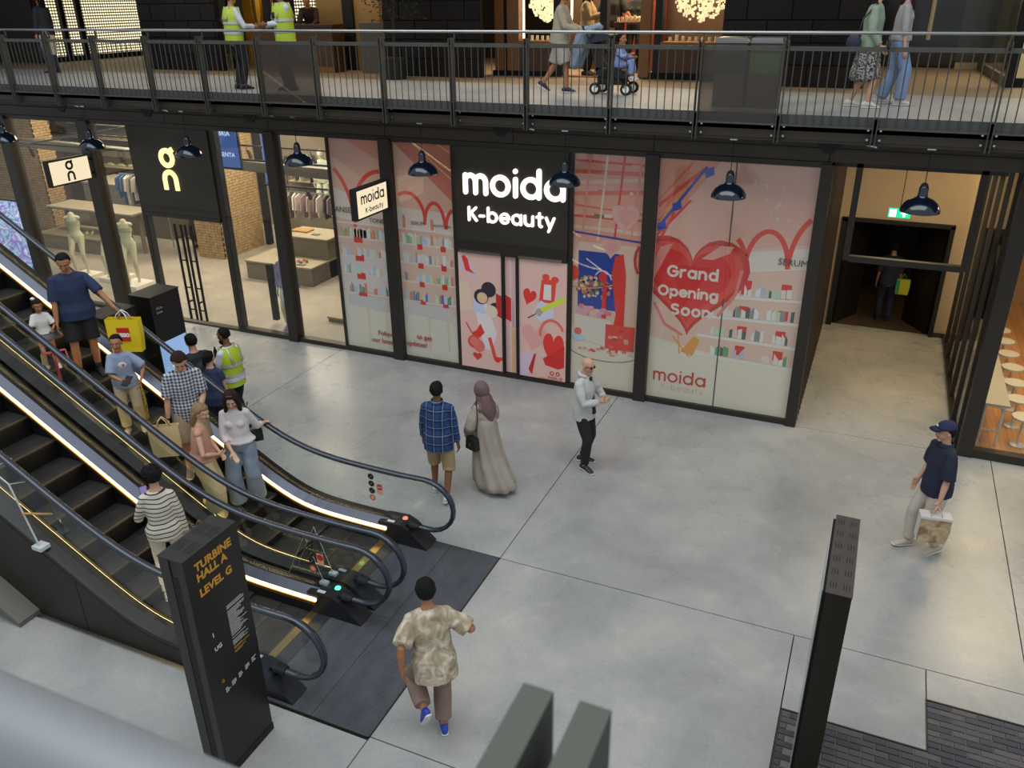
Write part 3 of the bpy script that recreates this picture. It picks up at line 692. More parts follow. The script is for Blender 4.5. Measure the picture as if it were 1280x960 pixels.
onp(o2, 'to get', -7.68, .47, .135, M_inkr, bold=.002); onp(o2, 'updates!', -7.92, .31, .135, M_inkr, bold=.002)
# doors with cosmetics graphics
dr = empty('shop_door', (-6.26, FY, .09), label='left door leaf with pink cosmetics graphic of black compacts', cat='door')
box('door_leaf', -6.69, -5.82, FY-.03, FY+.02, .1, 2.31, mat('door_film_back', '#e9c3b8', .5), dr)
box('door_stile', -5.835, -5.79, FY-.06, FY+.03, .09, 2.32, M_blackm, dr)
p = Print(FY-.031); p.L().rect(-6.69, -5.835, .1, 2.31, '#e8bfb4')
p.L().poly([(-6.67, 2.0), (-6.30, 1.80), (-6.40, 2.12), (-6.65, 2.25)], '#b9a6b4'); p.L().poly([(-6.62, 2.24), (-6.55, 1.98), (-6.36, 1.93), (-6.46, 2.02), (-6.50, 2.2), (-6.56, 2.26)], RED)
p.L().poly([(-6.69, 1.2), (-6.69, 1.78), (-6.5, 1.75), (-6.42, 1.25)], '#e9cdb4'); p.poly([(-6.4, 1.3), (-6.36, 1.55), (-6.2, 1.55), (-5.95, .85), (-6.05, .5), (-6.2, .5)], '#eadfe0'); p.poly([(-6.42, 1.2), (-6.4, 1.5), (-6.28, 1.6), (-6.15, 1.2)], '#b6b7cf')
p.L().circ(-6.10, 1.67, .145, '#2c2630'); p.circ(-6.25, 1.52, .145, '#2c2630'); p.L().circ(-6.23, 1.50, .105, '#d7b38c'); p.circ(-5.97, 1.32, .12, '#2c2630')
p.L().poly([(-5.96, 1.62), (-5.84, 1.58), (-5.84, 1.15), (-5.95, 1.2)], '#a5282a'); p.circ(-6.05, 1.26, .12, '#e6d0b8')
p.L().poly([(-6.55, .97), (-6.45, .80), (-6.36, .86), (-6.28, 1.0), (-6.2, .83), (-6.3, .72), (-6.42, .7), (-6.6, 1.0)], RED); p.circ(-6.42, .62, .13, RED2); p.circ(-6.32, .55, .12, '#d66a62'); p.L().circ(-6.42, .63, .09, '#e0796e')
p.L().heart(-6.36, .33, .2, .17, RED); p.line([(-6.10, .74), (-5.99, .33), (-5.86, .36)], .07, RED2); p.circ(-5.95, .33, .06, RED)
p.build('', dr, 'printed_film')
dr2 = empty('shop_door', (-5.08, FY, .09), label='right door leaf with pink cosmetics graphic, yellow serum dropper and red heart', cat='door')
box('door_leaf', -5.51, -4.62, FY-.03, FY+.02, .1, 2.31, MC['door_film_back'], dr2); box('door_stile', -5.56, -5.505, FY-.06, FY+.03, .09, 2.32, M_blackm, dr2)
p = Print(FY-.031); p.L().rect(-5.505, -4.62, .1, 2.31, '#e8bfb4')
p.L().poly([(-5.13, 1.55), (-5.08, 1.98), (-4.80, 2.0), (-4.84, 1.58)], RED2); p.L().poly([(-5.05, 1.62), (-5.03, 1.9), (-4.9, 1.9), (-4.9, 1.62)], '#e3dada'); p.circ(-5.0, 2.03, .07, RED2, .06); p.circ(-4.83, 2.0, .07, RED2, .06)
p.L().heart(-5.32, 1.62, .27, .33, RED, rot=-.3); p.poly([(-5.25, 1.35), (-5.1, 1.6), (-4.85, 1.5), (-4.85, 1.32), (-5.1, 1.2)], '#b9bacb')
p.L().line([(-5.18, 1.36), (-4.66, 1.66)], .10, '#b7c23c'); p.line([(-5.34, 1.24), (-5.18, 1.34)], .022, '#55433c'); p.line([(-5.16, 1.33), (-5.10, 1.41)], .12, '#9a8f8a')
p.L().heart(-5.22, .85, .55, .52, '#eba9a3', rot=-.15); p.L().line(arcp(-4.88, .98, .22, .27, 20, 190), .05, '#d9685c'); p.L().heart(-4.86, .68, .42, .66, '#c8312b', rot=-.08); p.poly([(-5.05, .5), (-5.0, .38), (-4.75, .33), (-4.64, .38), (-4.64, .8)], '#b92a26')
p.L().poly([(-5.5, .12), (-5.5, .5), (-5.3, .6), (-5.18, .5), (-5.33, .12)], '#bda8b8'); p.poly([(-5.33, .25), (-5.22, .56), (-5.18, .58), (-5.26, .15)], '#a5282a')
p.L().circ(-4.87, .235, .042, '#b5382f'); p.circ(-4.76, .235, .042, '#b5382f'); p.L().circ(-4.87, .235, .02, '#e8bfb4'); p.rect(-4.775, -4.745, .215, .25, '#e8bfb4')
pf = p.build('', dr2, 'printed_film')
text('lettering', 'moida_uk', (-4.66, FY-.05, .145), .072, M_inkr, parent=dr2, align='RIGHT'); text('lettering', 'www.moida.co.uk', (-4.66, FY-.05, .10), .062, M_inkr, parent=dr2, align='RIGHT')
p = Print(FY+.01); p.L().rect(-5.79, -5.56, .1, 2.31, '#ddb3ab'); p.L().rect(-5.70, -5.68, .1, 2.31, '#f2ddd4'); p.rect(-5.62, -5.56, .1, 2.31, '#cbaab2'); p.L().poly([(-5.79, 1.6), (-5.68, 1.55), (-5.68, 1.1), (-5.79, 1.15)], '#b92c2b'); p.rect(-5.68, -5.60, .1, .95, '#d9ab84')
p.L().rect(-5.66, -5.63, 1.0, 1.5, '#a98f96')
p.build('narrow pink film strip between the two black door stiles', nm='window_graphic')
# window with balloons and the blue poster
p = Print(PY); x0, x1 = -4.54, -3.35; p.L().rect(x0, x1, .09, ZT, '#dcb4a2')
p.L().rect(x0, x1, 2.7, ZT, '#cf8f7d'); p.poly([(x0, .09), (x1, .09), (x1, .95), (x0, 1.2)], '#c8b9a8')
p.L()
for k in range(7): z = 2.95+k*.18; p.line([(x0, z), (x1, z+rnd.uniform(-.08, .12))], rnd.uniform(.03, .075), rnd.choice([RED2, '#d0604f', '#c9483a', '#e0b7a0']))
p.L()
for k in range(4): x = x0+.15+k*.28; p.line([(x, 2.75), (x+.12, ZT-.02)], .035, rnd.choice([RED, '#d98b78', '#e3cdb9']))
for k in range(14): x = x0+rnd.uniform(.05, 1.0); z = rnd.uniform(2.8, 4.0); p.rect(x, x+rnd.uniform(.05, .18), z, z+rnd.uniform(.02, .06), rnd.choice(['#ecd6c4', '#b8543f', '#8b5142', '#e2a48f']))
p.L().line([(x0, 2.86), (x1-.02, 2.78)], .035, '#3d3f8e'); p.L().rect(x0, x1, 2.28, 2.70, '#dfb9a8')
p.L().rect(-4.44, -3.72, 1.55, 2.55, '#263a86'); p.L().line([(-4.3, 2.42), (-3.95, 2.2), (-3.75, 2.14)], .022, '#e7d6dc'); p.line(arcp(-4.0, 2.02, .16, .22, 20, 200), .02, '#e7d6dc')
p.L().heart(-3.66, 3.12, .50, .50, '#dba49b'); p.L().heart(-3.64, 3.14, .33, .33, '#cf8d85'); p.L().heart(-3.88, 2.62, .36, .36, '#e0a79d'); p.L().heart(-3.87, 2.63, .22, .22, '#d2908a'); p.heart(-4.5, 2.62, .12, .3, '#e0a79d')
p.L()
for k in range(90):
    a = rnd.random()*2*pi; r = rnd.random()**.5; p.circ(-4.15+.30*r*cos(a), 1.92+.22*r*sin(a), rnd.uniform(.018, .04), rnd.choice(['#c79a8a', '#8a7b4a', '#b56a62', '#6b6a38', '#d8b8a0', '#9c4f4a']), n=7)
p.L().line(arcp(-4.4, 2.7, 1.15, .8, 238, 305), .022, '#f3a050')
p.L().poly([(-3.80, 2.5), (-3.66, 2.56), (-3.6, 2.2), (-3.6, 1.2), (-3.7, .75), (-3.85, .8), (-3.75, 1.5), (-3.85, 2.2)], '#c8352c'); p.circ(-4.0, 2.12, .07, RED, .1); p.rect(-4.0, -3.92, 1.4, 2.0, RED); p.circ(-4.52, 2.15, .1, RED2, .13)
p.L().poly([(x0+.05, 1.0), (x0+.05, 1.42), (-3.82, 1.36), (-3.85, .86)], '#e6d2c6')
p.L()
for k in range(16): x = x0+.05+rnd.random()*.6; z = 1.36+rnd.random()*.2; p.rect(x, x+.09, z, z+.07, rnd.choice(['#dc8f95', '#e3a5a4', '#c98aa8', '#d87a7c', '#b590b4']))
p.L().rect(-3.92, -3.4, .85, 1.3, '#cc4034'); p.L()
for k in range(14): x = -3.9+rnd.random()*.45; z = .7+rnd.random()*.5; p.rect(x, x+.08, z, z+.05, rnd.choice(['#e6c2b4', '#d9675a', '#b92c2b', '#e09b8b']))
p.circ(-4.42, 1.1, .07, '#cf5a5a'); p.circ(-4.4, .98, .12, '#a9b9cf', .06)
for k in range(12): p.circ(-4.45+rnd.random()*.75, .74+rnd.random()*.12, .035, rnd.choice([RED2, '#df8f82']), .02)
p.L().line(arcp(-3.95, .82, .65, .22, 175, 355), .012, '#7a5a50')
p.build('full-height window graphic with red ceiling beams, a blue poster and pink heart balloons')
# heart windows
p = Print(PY); x0, x1 = -3.14, -.79; p.L().rect(x0, x1, .09, ZT, '#dfb8a8')
p.L().poly([(x0, ZT), (x1, ZT), (x1, 3.0), (x0, 2.6)], '#cf9f90'); p.poly([(x0, .09), (x1, .09), (x1, .95), (-1.9, 1.0), (x0, 1.2)], '#cfc2b2')
p.L().poly([(x0, ZT), (-2.2, ZT), (x0, 2.9)], '#d58870'); p.L()
for k in range(8): a = rnd.uniform(3.0, 4.0); p.line([(x0+.01, a-.3), (x0+.25+rnd.random()*.5, min(ZT-.03, a+.3))], rnd.uniform(.03, .06), rnd.choice([RED2, '#d86a55', '#e6a184', '#e39060']))
p.line([(x0+.02, 3.05), (-2.42, 4.05)], .045, '#39418c'); p.L(); 
for x, z in ((-2.4, 4.0), (-2.86, 3.45), (-3.08, 3.12)): p.poly([(x-.06, z), (x+.08, z+.06), (x+.10, z-.06), (x-.02, z-.12)], '#33459a')
for k in range(10): p.rect(-3.0+rnd.random()*2, -2.8+rnd.random()*.1, 0, 0, PK)
for k in range(16): x = rnd.uniform(-1.9, -.95); z = rnd.uniform(3.3, 3.9); p.rect(x, x+.05, z, z+rnd.uniform(.03, .1), rnd.choice(['#d9b5a4', '#c79885', '#dcc2b2']))
p.L().poly([(-2.0, 2.42), (x1, 2.62), (x1, 2.95), (-2.0, 2.75)], '#ead9ce')
p.L(); clip_arcs(p, [(-1.39, 2.55, .32, .60, 5, 175), (-.55, 2.65, .52, .85, 115, 178), (-2.0, 2.55, .30, .5, 5, 60)], .075, RED2, -1.96, x1)
zs = [(2.05, 2.12), (1.70, 1.74), (1.36, 1.34), (1.02, .98)]
p.L()
for a, b in zs: p.poly([(-2.35, a-.35+.3), (x1, b-.35+.3), (x1, b), (-2.35, a)], '#f0e6dd')
p.L()
for xx in (-1.72, -1.12):
    for k, (a, b) in enumerate(zs): p.rect(xx, xx+.15, a+.06, a+.22 if k else a+.3, RED)
p.L()
for i, (a, b) in enumerate(zs):
    shelf_row(p, -2.2, -.86, a+.01, b+.01, .2, .8, GOODS[:4]+['#7c7f7c', '#c9b9a9', '#dcd6cf', '#a7b89f', '#4f5457', '#9aa7b8']+(['#5f8a66']*3 if i == 3 else []))
p.L().poly([(-2.6, 1.0), (-2.4, 1.3), (-2.3, 1.25), (-2.4, .95)], '#c98a3e'); p.line([(-2.62, .95), (-2.66, 1.3)], .02, '#c98a3e'); p.line([(-2.45, .92), (-2.75, 1.25)], .02, '#c98a3e')
p.L().heart(-2.52, 2.12, 2.02/1.05, 1.72, '#b3332c'); p.L().heart(-2.52, 2.13, 1.80/1.05, 1.54, '#cf4a41'); p.L().heart(-2.55, 2.12, 1.46/1.05, 1.28, '#c02b28')
p.L().poly([(-3.13, 2.55), (-3.05, 2.75), (-2.85, 2.83), (-2.95, 2.62), (-3.13, 2.2)], '#e58b80'); p.poly([(-2.38, 2.62), (-2.1, 2.86), (-1.9, 2.86), (-1.95, 2.75), (-2.2, 2.62)], '#eaa79d'); p.line([(-1.74, 2.5), (-1.80, 2.1), (-2.05, 1.7)], .05, '#d97a70'); p.line([(-3.1, 1.8), (-2.9, 1.45), (-2.6, 1.3)], .045, '#d97a70')
p.L(); p.txt('Grand', -2.90, 2.29, .115, .042, '#f4e6da', .3); p.txt('Opening', -3.03, 1.96, .105, .040, '#f4e6da', .26); p.txt('Soon', -2.80, 1.65, .115, .042, '#f4e6da', .3)
p.txt('moida', -3.02, .42, .145, .032, '#b5342c', .22); p.txt('K-beauty', -2.88, .27, .07, .009, '#c99b90', .3)
p.poly([(-3.14, .09), (-3.13, .09), (-3.13, ZT), (-3.14, ZT)], '#dfb8a8')
oh = p.build('wide window graphic with a big glossy red heart reading Grand Opening Soon')
onp(oh, 'SERUM', -1.22, 2.66, .145)
# part of the heart that runs over onto the balloon window is printed there
p = Print(PY-.014); p.L(); P = [q for q in [(-2.52+1.0*16*sin(2*pi*k/60)**3/17, 2.12+.86*(13*cos(2*pi*k/60)-5*cos(4*pi*k/60)-2*cos(6*pi*k/60)-cos(8*pi*k/60)+2.5)/15) for k in range(60)] if q[0] < -3.355]
if len(P) > 2: p.poly(P, '#dfa79c'); 
p.L().line(P, .05, '#b3332c'); tag(p.build('slim pink edge of the heart overlapping the balloon window graphic'), cat='poster')
# lining behind the films closes off the beauty shop
box('back_lining', -9.3, -.8, FY+.2, FY+.22, 0, 4.3, mat('lining', '#8d7a70', .8), fac)
# ---------------- inside the sports shop ----------------
M_brick = None
def brick_wall_mat():
    m, nt, b = nodes_mat('buff_brick')
    n = N(nt, 'NewGeometry'); s = N(nt, 'TexNoise', Scale=9, Detail=5); nt.links.new(n.outputs['Position'], s.inputs['Vector'])
    nt.links.new(ramp(nt, s.outputs[0], [(.3, (.36, .235, .10)), (.5, (.46, .31, .15)), (.72, (.56, .40, .21))]), b.inputs['Base Color']); b.inputs['Roughness'].default_value = .85
    return m
M_brick = brick_wall_mat(); M_joint = mat('brick_joint', '#5f4c33', .9)
M_plinth = mat('display_plinth', '#a59c88', .5, var=.03); M_plinth2 = mat('display_stone', '#7d7465', .6, var=.05)
M_grey = mat('shop_grey', '#6a6660', .6)
sh = empty('wall_back', (-16, 20, 0), kind='structure')
obj('slab', MB().box(-26, -9.3, 12.8, 22, -.12, 0), M_shopfloor, fl)
box('wall_panel', -30, -9.2, 20.6, 20.7, 0, 4.5, mat('shop_wall', '#82796c', .7), sh)
box('wall_panel', -26.1, -26, 12.9, 20.6, 0, 4.5, MC['shop_wall'], sh); box('wall_panel', -9.25, -9.15, 13.0, 20.6, 0, 4.5, mat('shop_side', '#8d867c', .7), sh)
box('ceiling', -26, -.7, 12.9, 20.7, 4.45, 4.5, M_soffit); tag(bpy.data.objects['ceiling'], kind='structure')
def brick_pier(name, x0, x1, y0, y1, z1, label, faces='SE', parent=None, kind=None):
    """buff bricks laid in courses round a core"""
    root = empty(name, ((x0+x1)/2, (y0+y1)/2, 0), label=label, cat='pillar', kind=kind)
    box('core', x0+.012, x1-.012, y0+.012, y1-.012, 0, z1, M_joint, root)
    mb = MB(); h = .075; L = .23; q = 0; z = 0
    while z < z1:
        if 'S' in faces:
            x = x0-(q % 2)*L/2
            while x < x1: a = max(x, x0); b = min(x+L-.012, x1); (b-a > .03) and mb.box(a, b, y0, y0+.03, z+.004, min(z+h-.008, z1)); x += L
        if 'E' in faces:
            y = y0-(1-q % 2)*L/2
            while y < y1: a = max(y, y0); b = min(y+L-.012, y1); (b-a > .03) and mb.box(x1-.03, x1, a, b, z+.004, min(z+h-.008, z1)); y += L
        z += h; q += 1
    tag(obj('bricks', mb, M_brick, root), kind='stuff')
    return root
brick_pier('brick_pier', -16.95, -16.02, 16.95, 18.6, 4.4, 'buff brick pier in the middle of the sports shop, behind the ladder door pulls')
brick_pier('brick_pier', -26, -22.9, 17.3, 17.9, 4.4, 'long buff brick wall end at the left of the sports shop, behind the headless mannequins')
box('black_column', -16.0, -15.86, 18.62, 18.8, 0, 4.4, M_blackm, sh)
# beams, tracks and spotlights under the shop ceiling
M_duct = mat('duct_grey', '#5a554b', .5, .3)
tr = empty('lighting_track', (-15, 15, 3), label='black ceiling lighting tracks with can spotlights inside the sports shop', cat='light')
b = MB(); b.bar((-22, 15.9, 3.0), (-9.4, 14.9, 3.0), .22, .22); obj('service_duct', b, M_duct, tr)
for (p, q) in (((-22, 14.6, 3.25), (-9.5, 14.6, 3.25)), ((-22, 17.2, 3.05), (-9.5, 17.2, 3.05)), ((-18.6, 13.2, 3.4), (-18.6, 20, 3.4)), ((-13.4, 15.8, 2.45), (-11.6, 15.8, 2.45)), ((-10.9, 15, 2.6), (-9.6, 15, 2.6)), ((-21.3, 16.2, 2.35), (-19.2, 16.2, 2.35))):
    b = MB(); b.bar(p, q, .035, .04); obj('track', b, M_blackm, tr)
for (x, y, z) in ((-19.9, 16.2, 2.35), (-19.5, 16.2, 2.35), (-20.8, 16.2, 2.35), (-12.2, 15.8, 2.45), (-17.3, 14.6, 3.2), (-18.6, 15.6, 3.3), (-19.6, 14.6, 3.2), (-16.2, 14.6, 3.2), (-15, 17.2, 3.0), (-13, 17.2, 3.0), (-20.5, 17.2, 3.0), (-10.4, 15, 2.6)):
    c = MB(); c.tube([(x, y, z), (x, y, z-.06), (x+.06, y, z-.10), (x+.14, y-.02, z-.26)], [.012, .012, .045, .045], 8); obj('spotlight', c, M_blackm, tr)
for (x, y) in ((-20.5, 15), (-17.2, 14.2), (-17.2, 16.2), (-14.2, 14.4), (-14.5, 17.5), (-11.6, 14.6), (-12, 17.2), (-19.8, 18.6), (-16, 19.6)):
    area_light('shop_ceiling_light', (x, y, 4.35), (1.0, 1.0), 68, (1, .80, .55))
area_light('shop_back_light', (-20.2, 17.6, 4.3), (3, .8), 130, (1, .86, .66)); area_light('shop_back_light', (-13.2, 17.3, 4.2), (3, .5), 110, (1, .90, .74))
# plinths and tables
def plinth(x0, x1, y0, y1, z0, z1, label, mt=None):
    r = empty('display_plinth', ((x0+x1)/2, (y0+y1)/2, z0), label=label, cat='display')
    box('plinth_block', x0, x1, y0, y1, z0, z1-.04, mt or M_plinth2, r); box('plinth_top', x0-.02, x1+.02, y0-.02, y1+.02, z1-.04, z1, M_plinth, r); return r
plinth(-21.9, -19.6, 16.0, 17.0, 0, .45, 'low stone plinth with pale shoes behind the first headless mannequin')
plinth(-21.6, -18.4, 16.2, 17.0, 1.12, 1.2, 'long pale table top behind the headless mannequins')
for x_ in (-21.4, -18.6): box('table_leg', x_, x_+.06, 16.55, 16.65, 0, 1.12, M_plinth2, bpy.data.objects['display_plinth.001'])
plinth(-22.2, -18.9, 18.0, 19.2, 0, 1.5, 'tallest tier display block with a pale table top at the back left')
plinth(-18.4, -17.2, 19.0, 19.8, 0, .25, 'low bench along the back wall near the dark-clothed shopper')
plinth(-14.35, -12.35, 15.85, 17.0, 0, .48, 'lower step of the stepped cream shoe display')
plinth(-13.75, -12.35, 16.6, 17.5, 0, 1.0, 'upper step of the stepped cream shoe display')
plinth(-10.6, -9.4, 14.0, 14.6, 0, .12, 'low pale plinth beside the first pink window graphic')
plinth(-15.4, -13.6, 18.8, 19.6, 0, 1.0, 'grey display counter beneath the hanging clothes at the back right')
M_bwhite = mat('plinth_lit', '#efeadd', .4)
mpl = []
for i, (x, y, lb) in enumerate(((-18.35, 14.35, 'leftmost'), (-17.45, 14.55, 'middle'), (-16.55, 14.3, 'rightmost'))):
    r = empty('display_block', (x, y, 0), label=lb+' of three bright white square bases under headless mannequins', cat='base'); box('base_block', x-.32, x+.32, y-.3, y+.3, 0, .09, M_bwhite, r); mpl.append((x, y))
def shoe_pair(x, y, z, col, label, rz=0, group=None):
    r = empty('trainers', (x, y, z), rz, label=label, cat='shoes', group=group)
    for s in (-.07, .07):
        m = MB(); m.tube([(s, -.10, .045), (s, 0, .05), (s, .10, .035), (s, .15, .025)], [(.035, .045), (.036, .05), (.04, .035), (.03, .02)], 8, xref=(1, 0, 0), dome=True); obj('shoe', m, col, r, True, world=False)
        m = MB(); m.tube([(s, -.11, .012), (s, .16, .012)], [(.038, .012), (.04, .012)], 8, xref=(1, 0, 0), dome=True); obj('sole', m, M_white, r, world=False)
    return r
M_shw = mat('shoe_cream', '#ddd6b8', .6); M_shp = mat('shoe_pink', '#a97f74', .6)
shoe_pair(-20.9, 16.3, .45, M_shw, 'left pair of pale yellow trainers on the low plinth', .8); shoe_pair(-20.3, 16.35, .45, M_shw, 'right pair of pale yellow trainers on the low plinth', .8)
shoe_pair(-13.3, 16.25, .48, M_shp, 'left pair of dusty pink trainers on the cream display step', 1.0); shoe_pair(-12.85, 16.2, .48, M_shp, 'right pair of dusty pink trainers on the cream display step', 1.0)
for (x, y, z, lb) in ((-13.2, 16.02, .48, 'left small grey card on the lower cream step'), (-12.75, 16.0, .48, 'right small grey card on the lower cream step'), (-12.9, 16.9, 1.0, 'grey price card on the upper cream step')):
    c = MB(); c.box(x-.1, x+.1, y-.06, y+.06, z, z+.02); tag(obj('price_card', c, M_grey), lb, 'card')
b_ = MB(); b_.box(-13.72, -13.2, 16.95, 17.25, 1.0, 1.04); tag(obj('display_tray', b_, mat('tray_wood', '#a8834e', .6)), 'small wooden tray on the upper cream step', 'tray')
# clothes rails
CLO = [mat('cloth_'+str(i), c, .85) for i, c in enumerate(['#8d7480', '#b9aaa4', '#3a3238', '#c9c3ba', '#6d5d60', '#a08a80', '#221f24', '#d8d2c8', '#4c6a94', '#5b4c4a'])]
def rail(x0, x1, y, z, n, label, pal, drop=.62, shoulder=.21):
    r = empty('clothes_rail', ((x0+x1)/2, y, z), label=label, cat='rail')
    b = MB(); b.bar((x0, y, z), (x1, y, z), .03); b.bar((x0+.02, y, z), (x0+.02, y, 0), .025); b.bar((x1-.02, y, z), (x1-.02, y, 0), .025); obj('rail_frame', b, M_steel, r)
    for i in range(n):
        ci = pal[i % len(pal)]; x = x0+.08+(x1-x0-.16)*i/(n-1); d = drop*rnd.uniform(.8, 1.15); w = shoulder*rnd.uniform(.9, 1.1)
        g = MB(); P = [(-.04, -.03), (-w, -.10), (-w-.05, -.45), (-w+.03, -.46), (-w+.05, -.2), (-w+.04, -d), (w-.04, -d), (w-.05, -.2), (w-.03, -.46), (w+.05, -.45), (w, -.10), (.04, -.03)]
        g.prism([(y+a, z+b) for a, b in P], 'x', x-.018, x+.018)
        o = obj('hanging_garment', g, CLO[pal[i % len(pal)]]); a = rnd.uniform(-.25, .25); o.rotation_euler.z = a
        tag(o, ORD[i]+' garment from the left on the '+label.split(' of ')[0]+' in the sports shop', 'clothes', 'clothes on the '+label.split(' of ')[0])
rail(-14.9, -12.1, 18.1, 1.75, 17, 'long right back rail of pink and brown tops, above the cream display', [0, 1, 4, 3, 1, 0, 5, 4, 1, 6, 4, 9])
rail(-19.9, -18.3, 17.4, 2.0, 13, 'left rail of pale and blue tops, behind the mannequins', [8, 8, 3, 7, 2, 7, 6, 8, 7, 8, 8, 2, 8], .75)
rail(-15.6, -14.4, 19.4, 2.4, 7, 'upper far rail of mixed tops, beside the shelf mannequins', [2, 1, 4, 3, 0, 6])
# back wall shoe shelves
sv = empty('wall_shelving', (-20, 20.4, 1), label='back wall shelving with rows of pale trainers in the sports shop', cat='shelves')
M_shelf = mat('shelf_cream', '#cfc4a8', .6)
for z in (1.0, 1.45, 1.9, 2.35, 2.8):
    box('shelf', -25, -18, 20.2, 20.6, z, z+.03, M_shelf, sv)
for z in (1.0, 1.5, 2.0): box('shelf', -16.2, -11, 20.2, 20.6, z, z+.03, M_shelf, sv)
sp = None
for z in (1.03, 1.48, 1.93, 2.38):
    for k in range(13):
        x = -24.0+k*.47
        m = MB(); m.tube([(x-.12, 20.35, z+.045), (x, 20.35, z+.055), (x+.13, 20.35, z+.03)], [(.045, .045), (.04, .05), (.045, .025)], 7, xref=(0, 1, 0), dome=True)
        tag(obj('trainer', m, [M_shw, M_white, mat('shoe_coral', '#d7765a', .6), M_grey][(k*7+int(z*10)) % 9 % 4 if k % 3 == 0 else 0]), ORD[k]+' trainer from the left on the '+{1.03: 'lowest', 1.48: 'second', 1.93: 'third', 2.38: 'top'}[z]+' filled back wall shelf', 'shoe', 'trainers on the back wall shelves')
# screens
scr = empty('display_screen', (-19.25, 13.3, 0), label='tall purple and blue display screen leaning inside the far left shop window', cat='screen')
m, nt, b = nodes_mat('screen_art'); tc = N(nt, 'TexCoord'); n = N(nt, 'TexNoise', Scale=3.2, Detail=3, Distortion=1.5); nt.links.new(tc.outputs['Object'], n.inputs['Vector'])
c = ramp(nt, n.outputs[0], [(.35, (.10, .22, .5)), (.45, (.55, .75, .9)), (.55, (.25, .12, .6)), (.65, (.8, .85, .95))]); nt.links.new(c, b.inputs['Emission Color']); b.inputs['Emission Strength'].default_value = .9; b.inputs['Base Color'].default_value = (.02, .02, .02, 1)
box('screen_panel', -19.75, -18.75, 13.30, 13.36, .05, 2.1, m, scr); box('screen_back', -19.8, -18.7, 13.36, 13.42, 0, 2.15, M_blackm, scr)
scr = empty('display_screen', (-12.6, 14.6, 2.6), label='blue lit screen high behind the pane right of the sports shop doors', cat='screen')
box('screen_panel', -12.95, -12.45, 14.0, 14.03, 3.2, 4.2, glow('screen_blue', (.10, .18, .5), .55), scr); box('screen_back', -12.98, -12.42, 14.03, 14.08, 3.15, 4.25, M_blackm, scr)
text('screen_text', 'BRIA', (-12.9, 13.99, 3.85), .15, glow('screen_text', (.6, .75, 1), 1.1), parent=scr); text('screen_text', 'SENTA', (-12.92, 13.99, 3.42), .13, MC['screen_text'], parent=scr)
scr = empty('display_screen', (-11.8, 16.5, 3.0), label='bright blue screen behind the clothes by the pendant lamp in front of the sports shop', cat='screen')
box('screen_panel', -12.95, -12.55, 15.4, 15.43, 2.6, 3.75, glow('screen_blue2', (.03, .14, .75), 1.2), scr); box('screen_back', -12.98, -12.52, 15.43, 15.47, 2.57, 3.78, M_blackm, scr)

# ---------------- passage to the right ----------------
CW = mat('passage_wall', '#b7a487', .75, var=.03, vscale=3)
wb = empty('wall_back', (.5, 17.95, 0), kind='structure')
box('wall_panel', -.75, -.52, 17.9, 18.05, 0, 4.4, CW, wb); box('wall_panel', 1.46, 1.85, 17.9, 18.05, 0, 4.4, CW, wb); box('wall_panel', -.52, 1.46, 17.9, 18.05, 2.27, 4.4, CW, wb)
box('skirting', 1.5, 1.72, 17.88, 17.9, 0, .1, M_brown, wb)
wl = empty('wall_left', (-.7, 15.4, 0), kind='structure')
box('wall_panel', -.80, -.70, 12.96, 18, 0, 4.4, CW, wl)
for i in range(22):
    y = 13.02+i*.222; box('slat', -.70, -.615, y, y+.055, 0, 4.3, mat('slat_brown', '#3b2f25', .5), wl)
box('ceiling', -.8, 9, 12.95, 21, 4.4, 4.46, M_soffit); tag(bpy.data.objects['ceiling.001'], kind='structure')
d1 = empty('door_1', (.47, 18, 0), kind='structure')
box('door_frame', -.56, -.46, 17.85, 18.06, 0, 2.3, M_blackm, d1); box('door_frame', 1.42, 1.50, 17.85, 18.06, 0, 2.3, M_blackm, d1); box('door_frame', -.56, 1.5, 17.85, 18.06, 2.24, 2.32, M_blackm, d1)
M_door = mat('dark_door', '#17120f', .45)
for hx, ex, s in ((-.44, -.02, 1), (1.40, .93, -1)):
    b = MB(); b.bar((hx, 17.98, 1.1), (ex, 18.75, 1.1), .05, 2.15); obj('door_leaf', b, M_door, d1)
    b = MB(); t = .16; px, py = hx+(ex-hx)*t-s*.06, 17.98+.77*t-.10; b.tube([(px, py, .35), (px, py, 1.9)], .018, 8); obj('pull_handle', b, M_chrome, d1)
box('service_wall', -1.6, 2.6, 20.9, 21, 0, 3, mat('service_dark', '#1b1613', .8), wb); box('service_side', -1.6, -1.5, 18.1, 20.9, 0, 3, MC['service_dark'], wb); box('service_side', 2.5, 2.6, 18.1, 20.9, 0, 3, MC['service_dark'], wb); box('service_top', -1.6, 2.6, 18.1, 21, 2.9, 3, MC['service_dark'], wb)
obj('slab', MB().box(-1.6, 2.6, 18.0, 21, -.12, 0), mat('service_floor', '#4a3d30', .6), fl)
es = empty('exit_sign', (.39, 15.0, 3.03), label='green emergency exit sign with running figure and arrow hanging in the passage', cat='sign')
box('sign_box', .22, .56, 14.98, 15.02, 3.03, 3.18, glow('exit_green', (.02, .55, .27), 1.6), es)
b = MB(); y = 14.978; b.poly([(.24, y, 3.045), (.34, y, 3.045), (.34, y, 3.165), (.24, y, 3.165)], 0)
obj('pictogram', b, glow('exit_white', (.85, 1, .9), 2.2), es); b = MB(); b.poly([(.46, y, 3.155), (.40, y, 3.10), (.44, y, 3.10), (.44, y, 3.05), (.48, y, 3.05), (.48, y, 3.10), (.52, y, 3.10)], 0); obj('arrow', b, MC['exit_white'], es)
